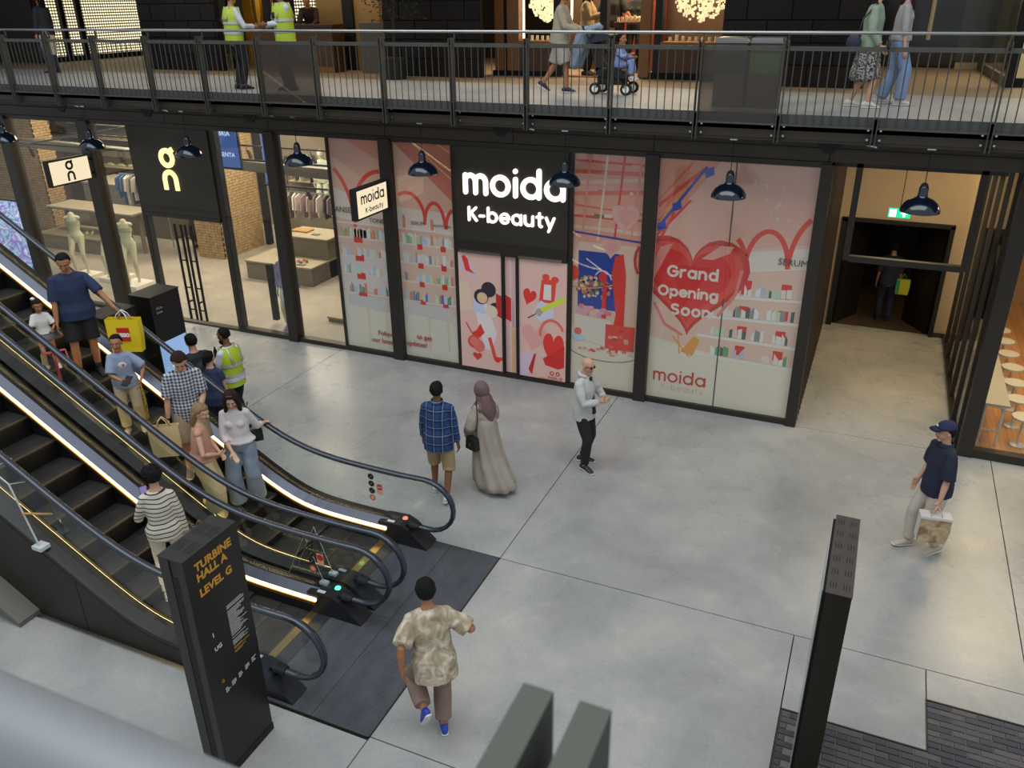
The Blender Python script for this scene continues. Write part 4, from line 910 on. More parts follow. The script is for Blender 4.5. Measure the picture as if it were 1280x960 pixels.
b = MB(); y = 14.976; b.disc((.30, y, 3.148), .009, 'y', 8); b.bar((.30, y, 3.14), (.285, y, 3.10), .016, .001); b.bar((.285, y, 3.10), (.31, y, 3.075), .01, .001); b.bar((.31, y, 3.075), (.31, y, 3.05), .008, .001); b.bar((.285, y, 3.10), (.265, y, 3.075), .01, .001); b.bar((.295, y, 3.13), (.32, y, 3.115), .008, .001); obj('running_figure', b, MC['exit_green'], es)
b = MB(); b.bar((.39, 15, 3.18), (.39, 15, 4.4), .012); obj('hanger', b, M_blackm, es)
pf_ = empty('portal_frame', (.5, 13.2, 2.7), label='black rectangular steel frame hanging across the mouth of the passage', cat='frame')
for nm, a in (('frame_upright', (-.33, -.24, 13.15, 13.25, 2.74, 4.4)), ('frame_upright', (1.28, 1.37, 13.15, 13.25, 2.74, 4.4)), ('frame_rail', (-.24, 1.28, 13.15, 13.25, 2.72, 2.81)), ('frame_rail', (-.62, 1.6, 13.15, 13.25, 4.12, 4.24))): box(nm, *a, M_black, pf_)
area_light('passage_light', (.5, 15.2, 4.3), (1.2, 2.6), 42, (1, .76, .46)); 
# glazed side of the café
wr = empty('wall_right', (1.75, 15.4, 0), kind='structure')
for y in (13.0, 13.9, 14.8, 15.7, 16.6, 17.5): box('mullion', 1.70, 1.78, y, y+.05, 0, 4.3, M_black, wr)
box('glass_pane', 1.735, 1.747, 12.96, 17.9, .06, 4.3, M_glass, wr); box('sill', 1.69, 1.79, 12.96, 17.9, 0, .07, M_black, wr)
box('corner_post', 1.74, 1.95, 12.74, 12.96, 0, 4.4, M_black, wr); box('sill', 1.95, 6, 12.76, 12.92, 0, .13, M_black, wr); box('head_frame', 1.95, 6, 12.78, 12.92, 4.1, 4.3, M_black, wr)
box('glass_pane', 1.95, 4.2, 12.82, 12.832, .13, 4.1, M_glass, wr); box('mullion', 4.2, 4.32, 12.78, 12.92, 0, 4.2, M_black, wr)
for (a, b_) in (((1.78, 13.1, 2.2), (1.78, 14.8, 3.9)), ((1.78, 14.8, 3.9), (1.78, 15.7, 4.3)), ((1.78, 13.0, 4.0), (1.78, 13.9, 3.0))): b = MB(); b.bar(a, b_, .035); obj('brace', b, M_black, wr)
def wood_floor():
    m, nt, b = nodes_mat('cafe_boards'); g = N(nt, 'NewGeometry'); br = N(nt, 'TexBrick', Scale=1.0, Mortar_Size=.004, Brick_Width=1.6, Row_Height=.14)
    br.offset = .37; mp = N(nt, 'Mapping'); mp.inputs['Rotation'].default_value = (0, 0, pi/2); nt.links.new(g.outputs['Position'], mp.inputs[0]); nt.links.new(mp.outputs[0], br.inputs['Vector'])
    br.inputs['Color1'].default_value = (.45, .20, .06, 1); br.inputs['Color2'].default_value = (.55, .27, .09, 1); br.inputs['Mortar'].default_value = (.2, .08, .02, 1)
    n = N(nt, 'TexNoise', Scale=6, Detail=6); mp2 = N(nt, 'Mapping'); mp2.inputs['Scale'].default_value = (6, .6, 1); nt.links.new(g.outputs['Position'], mp2.inputs[0]); nt.links.new(mp2.outputs[0], n.inputs['Vector'])
    nt.links.new(mixc(nt, .5, br.outputs[0], ramp(nt, n.outputs[0], [(.3, (.7, .7, .7)), (.7, (1.15, 1.1, 1.05))]), 'MULTIPLY'), b.inputs['Base Color']); b.inputs['Roughness'].default_value = .45; return m
obj('cafe_boards', MB().box(1.75, 9, 12.9, 21, -.12, 0.0), wood_floor(), fl)
box('wall_panel', 1.7, 9, 20.9, 21, 0, 4.4, mat('cafe_wall', '#a98456', .7), wb); box('wall_panel', 3.6, 3.7, 15.6, 20.9, 0, 4.3, MC['cafe_wall'], wb)
area_light('cafe_light', (3.0, 14.0, 4.2), (1.6, 1.6), 130, (1, .74, .42)); area_light('cafe_light', (3.0, 17.2, 4.2), (1.6, 1.6), 95, (1, .74, .42))
M_tab = mat('table_top', '#9c9484', .5); M_leg = mat('pale_legs', '#c9c5ba', .4, .2)
tb = empty('long_table', (2.18, 15.1, 0), label='long narrow grey-topped table just inside the café window', cat='table')
box('tabletop', 1.99, 2.36, 13.2, 17.2, .70, .735, M_tab, tb); box('end_panel', 2.0, 2.05, 13.25, 17.1, .1, .70, M_tab, tb)
for y in (13.3, 15.1, 17.0):
    for x in (2.05, 2.30): b = MB(); b.bar((x, y, 0), (x, y, .70), .035); obj('leg', b, M_leg, tb)
    b = MB(); b.bar((2.05, y, .25), (2.30, y, .25), .025); obj('stretcher', b, M_leg, tb)
st0 = empty('bar_stool', (2.62, 13.45, 0), label='', cat='stool')
M_seat = mat('stool_seat', '#b8b2a4', .5)
b = MB(); b.tube([(0, 0, .47), (0, 0, .50)], [.175, .175], 20); obj('seat', b, M_seat, st0, world=False); b = MB(); b.tube([(0, 0, .02), (0, 0, .47)], .02, 8); obj('stem', b, M_leg, st0, world=False)
b = MB(); b.tube([(0, 0, 0), (0, 0, .015), (0, 0, .03)], [.11, .11, .04], 16); obj('foot_plate', b, M_leg, st0, world=False)
st0['label'] = 'round pale stool nearest the café window, beside the end of the long table'
od = ['second', 'third', 'fourth', 'fifth', 'sixth', 'seventh']
for i, (x, y) in enumerate(((2.60, 14.12), (2.62, 14.8), (2.64, 15.5), (2.63, 16.15), (2.62, 16.8), (2.6, 17.4))): copy_thing(st0, (x, y, 0), label=od[i]+' round pale stool from the café window along the long table', group='café stools')
st0['group'] = 'café stools'
# ---------------- upper walkway ----------------
ZD = 4.95
dk = empty('upper_walkway', (-8, 14, 4.6), kind='structure')
box('walkway_deck', -26, 8, 11.98, 15.0, 4.75, ZD, M_deck, dk); box('walkway_inner_floor', -26, 8, 15.0, 24, 4.75, ZD, mat('deck_warm_lit', '#8e7b62', .55, var=.06, vscale=2), dk)  # inner deck's tan colour paints in the warm shop light
box('edge_beam', -26, 8, 11.98, 12.06, 4.63, 4.94, M_brown, dk); box('edge_beam_flange', -26, 8, 11.93, 12.2, 4.615, 4.64, mat('beam_dark', '#211e1a', .6), dk)
box('soffit_panel', -26, 8, 12.06, 12.82, 4.62, 4.66, M_soffit, dk)
box('upper_ceiling', -26, 8, 12.6, 24, 8.2, 8.3, M_soffit, dk)
RY = 11.9
PX = [-19.9, -18.6, -17.25, -15.98, -14.8, -13.59, -12.32, -11.08, -9.85, -8.71, -7.44, -6.21, -4.99, -3.70, -2.46, -1.36, -.16, 1.15, 2.4, 3.6]
rl = empty('walkway_railing', (-8, RY, 4.6), label='long grey steel balustrade with twin flat posts along the upper walkway', cat='railing')
b = MB(); b.box(-.03, -.018, -.05, .05, 0, 1.27); b.box(.018, .03, -.05, .05, 0, 1.27); b.box(-.03, .03, -.03, .03, .35, .37); b.box(-.03, .03, -.03, .03, 1.15, 1.17)
pm = b.mesh('railing_post', [M_rail])
b = MB(); 
for dx in (-.075, .075):
    for dz in (.10, .22): b.tube([(dx, .075, dz), (dx, .058, dz)], .016, 6)
bm_ = b.mesh('bolt_set', [M_steel])
b = MB(); b.tube([(0, 0, 0), (0, 0, .90)], .0075, 6); bal = b.mesh('baluster', [M_rail])
base = Vector((-8, RY, 4.6))
for x in PX:
    o = link('railing_post', pm, rl, Vector((x, RY, 4.60))-base); tag(link('bolt_set', bm_, rl, Vector((x, RY, 4.58))-base), kind='stuff')
    c = MB(); c.box(x-.006, x+.006, RY, RY+.12, 5.80, 5.84); c.box(x-.006, x+.006, RY+.10, RY+.125, 5.82, 5.94); obj('handrail_bracket', c, M_rail, rl)
NB = 0
PANELS = (8, 14)
for i, (a, c) in enumerate(zip(PX, PX[1:])):
    if i in PANELS:
        box('mesh_panel', a+.04, c-.04, RY-.006, RY+.006, 4.84, 5.74, glass('mesh_screen', (.55, .52, .48), 1.3, .20, (.20, .18, .16)) if 'mesh_screen' not in MC else MC['mesh_screen'], rl)
    else:
        n = 10; 
        for k in range(n): link('baluster', bal, rl, Vector((a+(c-a)*(k+1)/(n+1), RY, 4.85))-base); NB += 1
    box('kick_plate', a+.035, c-.035, RY+.02, RY+.028, 4.845, 4.965, mat('kick_grey', '#4b4c4a', .6, .2), rl)
    box('bottom_rail', a+.03, c-.03, RY-.03, RY+.03, 4.82, 4.845, M_rail, rl); box('top_rail', a+.03, c-.03, RY-.012, RY+.012, 5.745, 5.80, M_rail, rl)
b = MB(); b.tube([(-26, RY+.11, 5.955), (8, RY+.11, 5.955)], .022, 10); obj('handrail', b, M_steel, rl, True)
# pendant lamps under the walkway
M_enam = mat('navy_enamel', '#101a2b', .12, .1, spec=.9); M_enin = mat('lamp_inside', '#dcdad2', .4)
def lamp(x, label):
    L = empty('pendant_lamp', (x, 12.2, 3.76), label=label, cat='lamp', group='navy pendant lamps under the walkway')
    b = MB(); P = [(.045, .34), (.055, .33), (.06, .30), (.06, .22), (.075, .19), (.14, .165), (.20, .12), (.238, .06), (.25, .02), (.25, 0)]
    b.loft([[(r*cos(2*pi*k/28), r*sin(2*pi*k/28), z) for k in range(28)] for r, z in P], cap=False); obj('shade', b, M_enam, L, True, world=False)
    b = MB(); P = [(.25, 0), (.235, .03), (.2, .10), (.1, .15), (.01, .16)]
    b.loft([[(r*.99*cos(2*pi*k/28), r*.99*sin(2*pi*k/28), z+.001) for k in range(28)] for r, z in P], cap=False); obj('shade_lining', b, M_enin, L, True, world=False)
    b = MB(); b.tube([(0, 0, .30), (0, 0, .36), (0, 0, .38)], [.05, .045, .02], 12); obj('cap', b, M_blackm, L, world=False)
    b = MB(); b.tube([(0, 0, .37), (0, 0, .86)], .006, 6); obj('cord', b, M_blackm, L, world=False)
    b = MB(); b.box(-.05, .05, -.03, .03, .80, .862); obj('ceiling_hook', b, M_steel, L, world=False)
    b = MB(); b.ell((0, 0, .06), .05, .05, .07); obj('bulb', b, mat('bulb_off', '#cfcabc', .3), L, True, world=False)
    return L
LL = ['leftmost pendant lamp, cut by the left frame edge', 'pendant lamp over the lit cream blade sign of the sports shop', 'pendant lamp in front of the glowing yellow logo', 'pendant lamp in front of the pane right of the sports shop doors', 'pendant lamp right of the lit blade sign with two lines of lettering', 'pendant lamp overlapping the last letter of the large white shop name', 'pendant lamp in front of the heart window graphic', 'pendant lamp hanging at the mouth of the passage']
for i in range(8): lamp(-17.05+2.515*i, 'navy enamel '+LL[i])
# small dark fixings and cables under the walkway
for i, x in enumerate((-15.3, -13.0, -10.55, -5.6, -.7)):
    b = MB(); b.prism([(x-.22, 4.62), (x+.22, 4.62), (x+.05, 4.42), (x-.05, 4.42)], 'y', 12.3, 12.34); obj('beam_bracket', b, M_blackm, dk)
    b = MB(); b.bar((x+.35, 12.25, 4.6), (x+.6, 12.25, 4.55), .03, .02); obj('conduit', b, M_steel, dk)
# ---------------- upper shop fronts ----------------
UY = 16.5
uw = empty('wall_upper', (-8, UY, ZD), kind='structure')
M_dk1 = mat('dark_panel', '#120e0d', .45, spec=.25); M_dk2 = mat('dark_timber', '#241911', .6); M_gap = mat('panel_gap', '#020202', .9); M_oak = mat('warm_oak', '#7d5228', .5, var=.15, vscale=4, stretch=(6, 1, 1)); M_oakd = mat('warm_oak_dark', '#4a2e18', .5)
def UB(nm, x0, x1, z0=ZD, z1=8.2, m=None, y0=UY, y1=UY+.12, par=None): return box(nm, x0, x1, y0, y1, z0, z1, m, par or uw)
def block_wall(x0, x1, y, cols):
    UB('wall_core', x0, x1, ZD, 8.2, M_gap, y+.02, y+.15)
    z = ZD; q = 0
    while z < 7.6:
        x = x0+.01-(q % 2)*.35
        while x < x1: a = max(x, x0+.01); b = min(x+.72, x1-.01); (b-a > .05) and box('stone_panel', a, b, y+rnd.uniform(-.008, .004), y+.03, z+.008, z+.34, cols[rnd.randrange(len(cols))], uw); x += .74
        z += .355; q += 1
DK = [M_dk1, mat('dark_panel2', '#191311', .4, spec=.25), mat('dark_panel3', '#1e1714', .35, spec=.25)]
UB('wall_panel', -26, -21.0, m=M_dk2, y0=16.7, y1=16.8); UB('end_wall', -26.1, -26, m=M_dk2, y0=12.6, y1=21.5); UB('rear_wall', -30, 8, m=M_dk2, y0=21.5, y1=21.6)

# lattice of small lamps behind glass
def lattice(nm, ax=0, tint=(1, .86, .55)):
    m, nt, b = nodes_mat(nm); g = N(nt, 'NewGeometry'); s = N(nt, 'SeparateXYZ'); nt.links.new(g.outputs['Position'], s.inputs[0])
    fx = mathn(nt, 'FRACT', mathn(nt, 'MULTIPLY', s.outputs[ax], 1/.082)); fz = mathn(nt, 'FRACT', mathn(nt, 'MULTIPLY', s.outputs[2], 1/.075))
    dx = mathn(nt, 'MULTIPLY', mathn(nt, 'SUBTRACT', fx, .5), .9); dz = mathn(nt, 'SUBTRACT', fz, .5); d = mathn(nt, 'SQRT', mathn(nt, 'ADD', mathn(nt, 'MULTIPLY', dx, dx), mathn(nt, 'MULTIPLY', dz, dz)))
    k = mathn(nt, 'LESS_THAN', d, .34); nt.links.new(mathn(nt, 'MULTIPLY_ADD', k, 1.5, .06), b.inputs['Emission Strength']); b.inputs['Emission Color'].default_value = (*tint, 1); b.inputs['Base Color'].default_value = (.03, .025, .02, 1); return m
M_lat = lattice('lamp_lattice')
UB('light_lattice', -21.15, -21.1, ZD+.12, 8, lattice('lamp_lattice_side', 1), 16.9, 22)
for y, w in ((17.55, .14), (18.1, .16), (16.8, .12)): UB('mullion', -21.1, -21.0, m=M_blackm, y0=y, y1=y+w)
UB('sill', -21.1, -20.98, ZD, ZD+.13, M_blackm, 16.9, 22)
block_wall(-16.5, -14.2, 15.9, DK[:2])
UB('gold_panel', -14.25, -13.4, ZD+.1, 8, mat('gold_panel', '#c78a2a', .35, .5), 16.9, 16.95); b = MB(); b.ell((-13.8, 16.85, 6.3), .16, .08, .5); obj('gold_ornament', b, mat('gold_bright', '#e0a030', .25, .8), uw, True)
UB('mullion', -14.4, -14.25, m=M_blackm); UB('mullion', -13.35, -13.2, m=M_blackm)
UB('light_lattice', -13.9, -13.0, ZD+1.0, 8, M_lat, 18.4, 18.44)
UB('beige_wall', -12.4, -11.5, m=mat('beige_wall', '#9c7d4c', .6), y0=17.2, y1=17.3); UB('mullion', -11.5, -11.25, m=M_blackm, y0=16.9, y1=17.1); UB('beige_wall', -11.25, -10.6, m=MC['beige_wall'], y0=17.0, y1=17.1)
cnt = empty('cafe_counter', (-12.3, 16.2, ZD), label='dark brown café counter on the upper walkway, below the stooping barista', cat='counter')
box('counter_front', -13.4, -11.3, 16.15, 16.6, ZD, ZD+.93, M_oakd, cnt); box('counter_top', -13.45, -11.25, 16.1, 16.65, ZD+.93, ZD+.98, mat('counter_top', '#3a1d12', .35), cnt); box('counter_plinth', -13.4, -11.3, 16.12, 16.15, ZD, ZD+.12, M_oak, cnt)
ub = empty('upper_shelving', (-10.3, 16.9, ZD), label='warm lit wooden shelves of bottles beside the café counter', cat='shelves')
box('back_board', -10.55, -9.85, 17.0, 17.04, ZD, 8, mat('lit_board', '#8a6030', .6), ub)
for z in (ZD+1.02, ZD+1.28, ZD+1.5, ZD+1.75): box('shelf', -10.55, -9.85, 16.8, 17.0, z, z+.025, M_oak, ub)
for q_, (x, z) in enumerate([(-10.45+.085*k, ZD+1.045) for k in range(7)]+[(-10.4+.1*k, ZD+1.305) for k in range(5)]):
    b = MB(); b.tube([(x, 16.88, z), (x, 16.88, z+.09), (x, 16.88, z+.12), (x, 16.88, z+.16)], [.025, .025, .01, .01], 8); tag(obj('bottle', b, mat('bottle_dark', '#2a1a14', .3)), ORD[q_ % 7]+' small dark bottle from the left on the '+('lower' if q_ < 7 else 'upper')+' warm lit café shelf', 'bottle', 'bottles on the café shelves')
box('plant_box', -10.7, -9.85, 16.3, 16.75, ZD, ZD+1.0, mat('stone_counter', '#55524a', .7)); tag(bpy.data.objects['plant_box'], 'grey stone counter block at the right end of the café', 'counter')
point_light('cafe_shelf_lamp', (-10.9, 16.7, 7.0), 14, WARM2); point_light('cafe_bar_lamp', (-12.2, 17.0, 7.2), 22, WARM)
block_wall(-9.85, -7.65, 15.9, DK)
# tree in front of the dark stone
tree = empty('indoor_tree', (-9.2, 15.2, ZD), label='small dark-leaved indoor tree standing before the black stone wall upstairs', cat='tree')
b = MB(); b.tube([(-9.2, 15.2, ZD+.3), (-9.18, 15.2, ZD+1.0), (-9.10, 15.2, ZD+1.6)], [.045, .035, .02], 7); b.tube([(-9.18, 15.2, ZD+1.0), (-9.4, 15.2, ZD+1.7)], [.025, .012], 6); obj('trunk', b, mat('bark', '#2e2620', .9), tree)
b = MB()
for k in range(520):
    a = rnd.random()*2*pi; r = .75*rnd.random()**.5; p = Vector((-9.15+r*cos(a), 15.2+.6*r*sin(a), ZD+1.75+rnd.gauss(0, .28))); q = Vector((rnd.gauss(0, 1), rnd.gauss(0, 1), rnd.gauss(0, .5))).normalized()*.055; s = q.orthogonal().normalized()*.016
    b.poly([p-q, p+s, p+q, p-s])
tag(obj('leaves', b, mat('leaf_dark', '#26331f', .7), tree), kind='stuff'); b = MB(); b.tube([(-9.2, 15.2, ZD), (-9.2, 15.2, ZD+.4)], [.2, .25], 16); obj('pot', b, M_blackm, tree)
# gift shop with hanging cards, wooden frame
GY = 16.7
for x0, x1, m in ((-7.65, -7.45, M_oak), (-7.38, -7.12, M_oak), (-7.45, -7.38, M_gap)): UB('timber_post', x0, x1, m=m, y0=GY-.1, y1=GY+.1)
UB('window_board', -7.12, -6.35, ZD+.03, ZD+.62, M_oakd, GY-.1, GY); UB('window_sill', -7.12, -6.35, ZD+.62, ZD+.66, M_oak, GY-.15, GY+.4); UB('plinth', -7.7, -6.3, ZD, ZD+.1, M_gap, GY-.12, GY)
UB('post', -6.38, -6.2, m=M_blackm, y0=GY-.1, y1=GY+.1)
UB('backdrop', -7.12, -3.0, ZD, 8, mat('gift_back', '#3e2815', .6), 18.6, 18.7)
UB('red_wall', -5.9, -4.6, ZD, 8, mat('red_wall', '#6e1a10', .6), 18.4, 18.5); UB('post', -5.42, -5.28, m=M_blackm, y0=GY-.1, y1=GY+.1)
UB('timber_post', -4.62, -4.42, m=M_oak, y0=GY-.1, y1=GY+.1); UB('post', -4.34, -4.2, m=M_blackm, y0=GY-.1, y1=GY+.1); UB('post', -3.0, -2.93, m=M_oakd, y0=GY-.1, y1=GY+.1)
UB('window_board', -4.2, -3.0, ZD+.03, ZD+.62, M_oakd, GY-.1, GY); UB('window_sill', -4.2, -3.0, ZD+.62, ZD+.66, M_oak, GY-.15, GY+.4); UB('plinth', -4.4, -2.9, ZD, ZD+.12, M_gap, GY-.12, GY)
UB('threshold', -6.2, -4.4, ZD, ZD+.02, M_oak, GY-.1, GY+.1)
M_card = mat('glow_card', '#e8d9ae', .5, emit=.7, emcol=(1, .84, .5)); M_stripe = glow('strip_white', (1, .9, .7), 4)  # cards carry their own added glow so they look lit
def cards(x0, x1, label):
    r = empty('card_chandelier', ((x0+x1)/2, 17.1, ZD+1.1), label=label, cat='decoration'); b = MB()
    for k in range(620):
        x = rnd.uniform(x0, x1); y = rnd.uniform(16.9, 17.3); t = (x-(x0+x1)/2)/((x1-x0)/2); z0 = ZD+.98+.25*t*t; z = rnd.uniform(z0, 7.2); a = rnd.uniform(-.6, .6); w = rnd.uniform(.015, .032); h = rnd.uniform(.022, .045)
        b.quad((x-w*cos(a), y-w*sin(a), z), (x+w*cos(a), y+w*sin(a), z), (x+w*cos(a), y+w*sin(a), z+h*1.6), (x-w*cos(a), y-w*sin(a), z+h*1.6))
    tag(obj('cards', b, M_card, r), kind='stuff')
cards(-7.05, -6.42, 'dense cluster of small lit cream cards hanging in the left gift shop window'); cards(-4.05, -3.15, 'dense cluster of small lit cream cards hanging in the right gift shop window')
for x in (-7.08, -6.40): UB('light_tube', x, x+.03, ZD+.7, 7.5, M_stripe, GY+.02, GY+.05)
UB('light_tube', -6.16, -6.13, ZD+1.0, 7.5, M_stripe, GY+.3, GY+.33)
def jars(x0, x1, y, z, n, label, grp, col):
    for k in range(n):
        x = x0+(x1-x0)*k/(n-1); h = rnd.uniform(.07, .12); b = MB(); b.tube([(x, y, z), (x, y, z+h)], [.032, .03], 10); tag(obj('candle_jar', b, col), ORD[k]+' '+label+', counted from the left', 'jar', grp)
gt = empty('gift_table', (-4.95, 17.2, ZD), label='small red-draped table with cream jars inside the gift shop', cat='table'); box('table_top', -5.25, -4.65, 17.0, 17.5, ZD+.98, ZD+1.0, M_oak, gt)
for x in (-5.2, -4.7):
    for y in (17.05, 17.45): b = MB(); b.bar((x, y, ZD), (x, y, ZD+.98), .04); obj('leg', b, M_oakd, gt)
M_jar = mat('jar_cream', '#e8dcb8', .4)
jars(-5.2, -4.7, 17.1, ZD+1.0, 7, 'cream candle jar on the table inside the gift shop', 'jars on the gift shop table', M_jar)
jars(-4.1, -3.1, 16.9, ZD+.66, 9, 'cream box-like candle on the right gift shop window sill', 'candles on the right gift window sill', M_jar); jars(-6.95, -6.5, 16.9, ZD+.66, 5, 'cream candle on the left gift shop window sill', 'candles on the left gift window sill', M_jar)
b = MB(); b.ell((-3.12, 17.3, 6.55), .07, .05, .16); tag(obj('violet_lamp', b, glow('violet', (.3, .05, .8), 2)), 'small violet light at the edge of the right gift shop window', 'lamp')
for x in (-6.7, -3.6, -5.2): area_light('gift_shop_light', (x, 17.6, 7.6), (.8, .6), 95, WARM)
# dark stone corner and glass doorway further right
block_wall(-2.92, -.55, 15.8, DK)
UB('wall_side', -.62, -.52, m=M_dk1, y0=15.8, y1=21)
UB('dark_glass', -.55, 1.05, ZD+.02, 8, mat('dark_glass', '#140c0c', .12, spec=.8), 20.9, 20.95)
for x in (-.02, .45): 
    b = MB(); b.tube([(x, 20.8, ZD+.55), (x, 20.8, ZD+1.9)], .05, 8); obj('door_handle', b, mat('handle_cream', '#b9b39f', .4), uw)
UB('threshold', 1.05, 1.62, ZD, ZD+.12, mat('threshold_stone', '#a89c80', .6), 20.6, 20.9)
UB('glass_side', 1.05, 1.7, ZD+.12, 8, mat('glass_reflection', '#3a3d30', .15, spec=.8), 20.95, 21.0)  # olive colour paints in the plants' reflection on this glass
UB('cream_pier', 1.45, 2.9, ZD+.02, 8, mat('cream_lit', '#b8ae8c', .6), 21.2, 21.3)
b = MB(); b.bar((1.68, 16.9, ZD+.08), (1.5, 20.6, ZD+.08), .06, .16); obj('glass_curb', b, mat('curb_grey', '#6d675a', .6), uw)
b = MB(); b.bar((1.68, 16.9, ZD+1.5), (1.5, 20.6, ZD+1.5), .012, 2.7); obj('glass_wall', b, M_glass, uw)
UB('post', 1.66, 1.80, m=M_blackm, y0=16.7, y1=16.9); UB('plinth', 1.8, 6, ZD, ZD+.14, M_blackm, 16.75, 16.9)
UB('glass_pane', 1.8, 6, ZD+.14, 8, M_glass, 16.8, 16.812); UB('cream_wall', 1.9, 6, ZD, 8, MC['cream_lit'], 19.4, 19.5)
area_light('right_shop_light', (2.6, 18.2, 7.6), (1.5, 1.5), 90, (1, .86, .6)); area_light('door_recess_light', (.6, 18.0, 7.9), (1, 1), 26, (1, .75, .5))
area_light('walkway_light', (-12.5, 14.6, 8.0), (8, .4), 60, (1, .84, .62)); area_light('walkway_light', (-3.0, 14.4, 8.0), (8, .4), 45, (1, .88, .7))
# litter bins behind the mesh screen
def binn(x, cap, label):
    r = empty('litter_bin', (x, 12.75, ZD), label=label, cat='bin')
    b = MB(); b.box(x-.21, x+.21, 12.55, 12.95, ZD, ZD+.85); obj('bin_body', b, mat('bin_grey', '#6b655c', .5, .4), r)
    b = MB(); b.box(x-.20, x+.20, 12.54, 12.55, ZD+.45, ZD+.72); obj('bin_slot', b, cap, r)
    b = MB(); b.prism([(x-.22, ZD+.85), (x+.22, ZD+.85), (x+.2, ZD+.92), (x-.2, ZD+.92)], 'y', 12.53, 12.97); obj('bin_lid', b, M_steel, r)
binn(-2.17, mat('bin_dark', '#33302c', .6), 'grey litter bin with a dark front behind the mesh screen upstairs'); binn(-1.70, mat('bin_green', '#5f8a3c', .6), 'grey litter bin with a green front behind the mesh screen upstairs')
# low upper railing seen behind: slim brass floor lights
for x, y, w_ in ((-14.1, 15.5, 'behind the left security guard'), (-8.0, 15.6, 'right of the indoor tree'), (-1.4, 15.5, 'left of the leopard skirt'), (-2.4, 15.5, 'behind the litter bins')):
    b = MB(); b.box(x-.09, x+.09, y, y+.03, ZD, ZD+.02); tag(obj('floor_light', b, mat('brass_strip', '#b98a4a', .4, .6)), 'thin brass strip in the upper walkway floor '+w_, 'strip', 'brass floor strips')

# ---------------- directory totems ----------------
M_tot = mat('totem_black', '#1b1a19', .32, .2); M_tside = mat('totem_side', '#2d2d2b', .4, .3); M_slot = mat('totem_slot', '#0a0806', .7); M_gold2 = mat('gold_letter', '#c98f2c', .45); M_wt = mat('white_letter', '#c9c9c6', .5)
def vents(r, x0, x1, y0, y1, z, nx, ny, horiz):
    b = MB()
    for i in range(nx):
        for j in range(ny):
            cx = x0+(x1-x0)*(i+.5)/nx; cy = y0+(y1-y0)*(j+.5)/ny
            if horiz: 
                for k in range(5): yy = cy-.05+.025*k; b.box(cx-.035, cx+.035, yy-.004, yy+.004, z-.001, z+.0015)
            else:
                for k in range(3): xx = cx-.02+.02*k; b.box(xx-.003, xx+.003, cy-.035, cy+.035, z-.001, z+.0015)
    tag(obj('vent_slots', b, M_slot, r), kind='stuff')
t1 = empty('directory_totem', (-4.66, 4.10, 0), label='tall black directory totem with gold lettering at lower left', cat='sign')
box('totem_body', -4.79, -4.54, 3.80, 4.42, .0, 2.4, M_tot, t1); box('totem_base', -4.795, -4.535, 3.795, 4.425, 0, .08, M_blackm, t1); box('edge_slot', -4.69, -4.61, 3.796, 3.80, .05, 2.22, M_slot, t1); box('side_skin', -4.80, -4.79, 3.80, 4.42, .08, 2.4, M_tside, t1)
box('end_skin', -4.79, -4.69, 3.792, 3.80, .08, 2.4, M_tside, t1); box('end_skin', -4.61, -4.54, 3.792, 3.80, .08, 2.4, M_tside, t1)
box('totem_cap', -4.80, -4.54, 3.79, 4.42, 2.4, 2.405, M_tside, t1)
b = MB()
for cy in (3.98, 4.22):
    for cx in (-4.73, -4.61):
        for k in range(5): xx = cx-.04+.02*k; b.box(xx-.003, xx+.003, cy-.075, cy+.075, 2.4055, 2.4065)
tag(obj('vent_slots', b, M_slot, t1), kind='stuff')
fx = -4.537
text('lettering', 'TURBINE', (fx, 3.90, 2.235), .105, M_gold2, '+x', t1, bold=.004); text('lettering', 'HALL A', (fx, 3.90, 2.135), .105, M_gold2, '+x', t1, bold=.004); text('lettering', 'LEVEL G', (fx, 3.90, 1.985), .105, M_gold2, '+x', t1, bold=.004)
text('lettering', '1', (fx, 3.93, 1.53), .06, M_wt, '+x', t1, bold=.002); text('lettering', 'UG', (fx, 3.93, 1.38), .06, M_wt, '+x', t1, bold=.002); text('lettering', 'G', (fx, 3.93, 1.02), .05, M_gold2, '+x', t1)
b = MB(); rr = random.Random(5); z = 1.70
while z > 1.18:
    if rr.random() > .1: b.box(-4.54, -4.5385, 4.14, 4.14+rr.uniform(.10, .22), z, z+.0045, 1 if z < 1.26 else 0)
    z -= .0145
for k, y in enumerate((3.96, 4.04, 4.13, 4.22, 4.31)):
    for q in range(4): b.box(-4.54, -4.5385, y, y+rr.uniform(.03, .06), .93+k*.012-q*.014, .936+k*.012-q*.014, 0)
tag(obj('small_print', b, [M_wt, M_gold2], t1), kind='stuff')
t2 = empty('directory_totem', (.20, 5.93, 0), label='long slim dark totem with rows of vent slots on top, right of centre', cat='sign')
box('totem_body', .125, .305, 5.385, 6.47, .0, 2.4, mat('totem_bronze', '#2a241c', .4, .3), t2); box('totem_cap', .12, .31, 5.38, 6.475, 2.4, 2.405, mat('totem_cap', '#48403e', .5, .2), t2); vents(t2, .12, .31, 5.40, 6.46, 2.405, 2, 6, False)
box('glass_face', .095, .101, 5.40, 6.46, .1, 2.40, mat('face_reflection', '#9aa0a0', .15, .2), t2); box('face_edge', .101, .125, 5.42, 6.44, .1, 2.38, M_blackm, t2)  # grey of the glass face paints in a reflection
t3 = empty('directory_totem', (-10.2, 9.3, 0), label='black kiosk with a lit blue map screen behind the escalators', cat='sign')
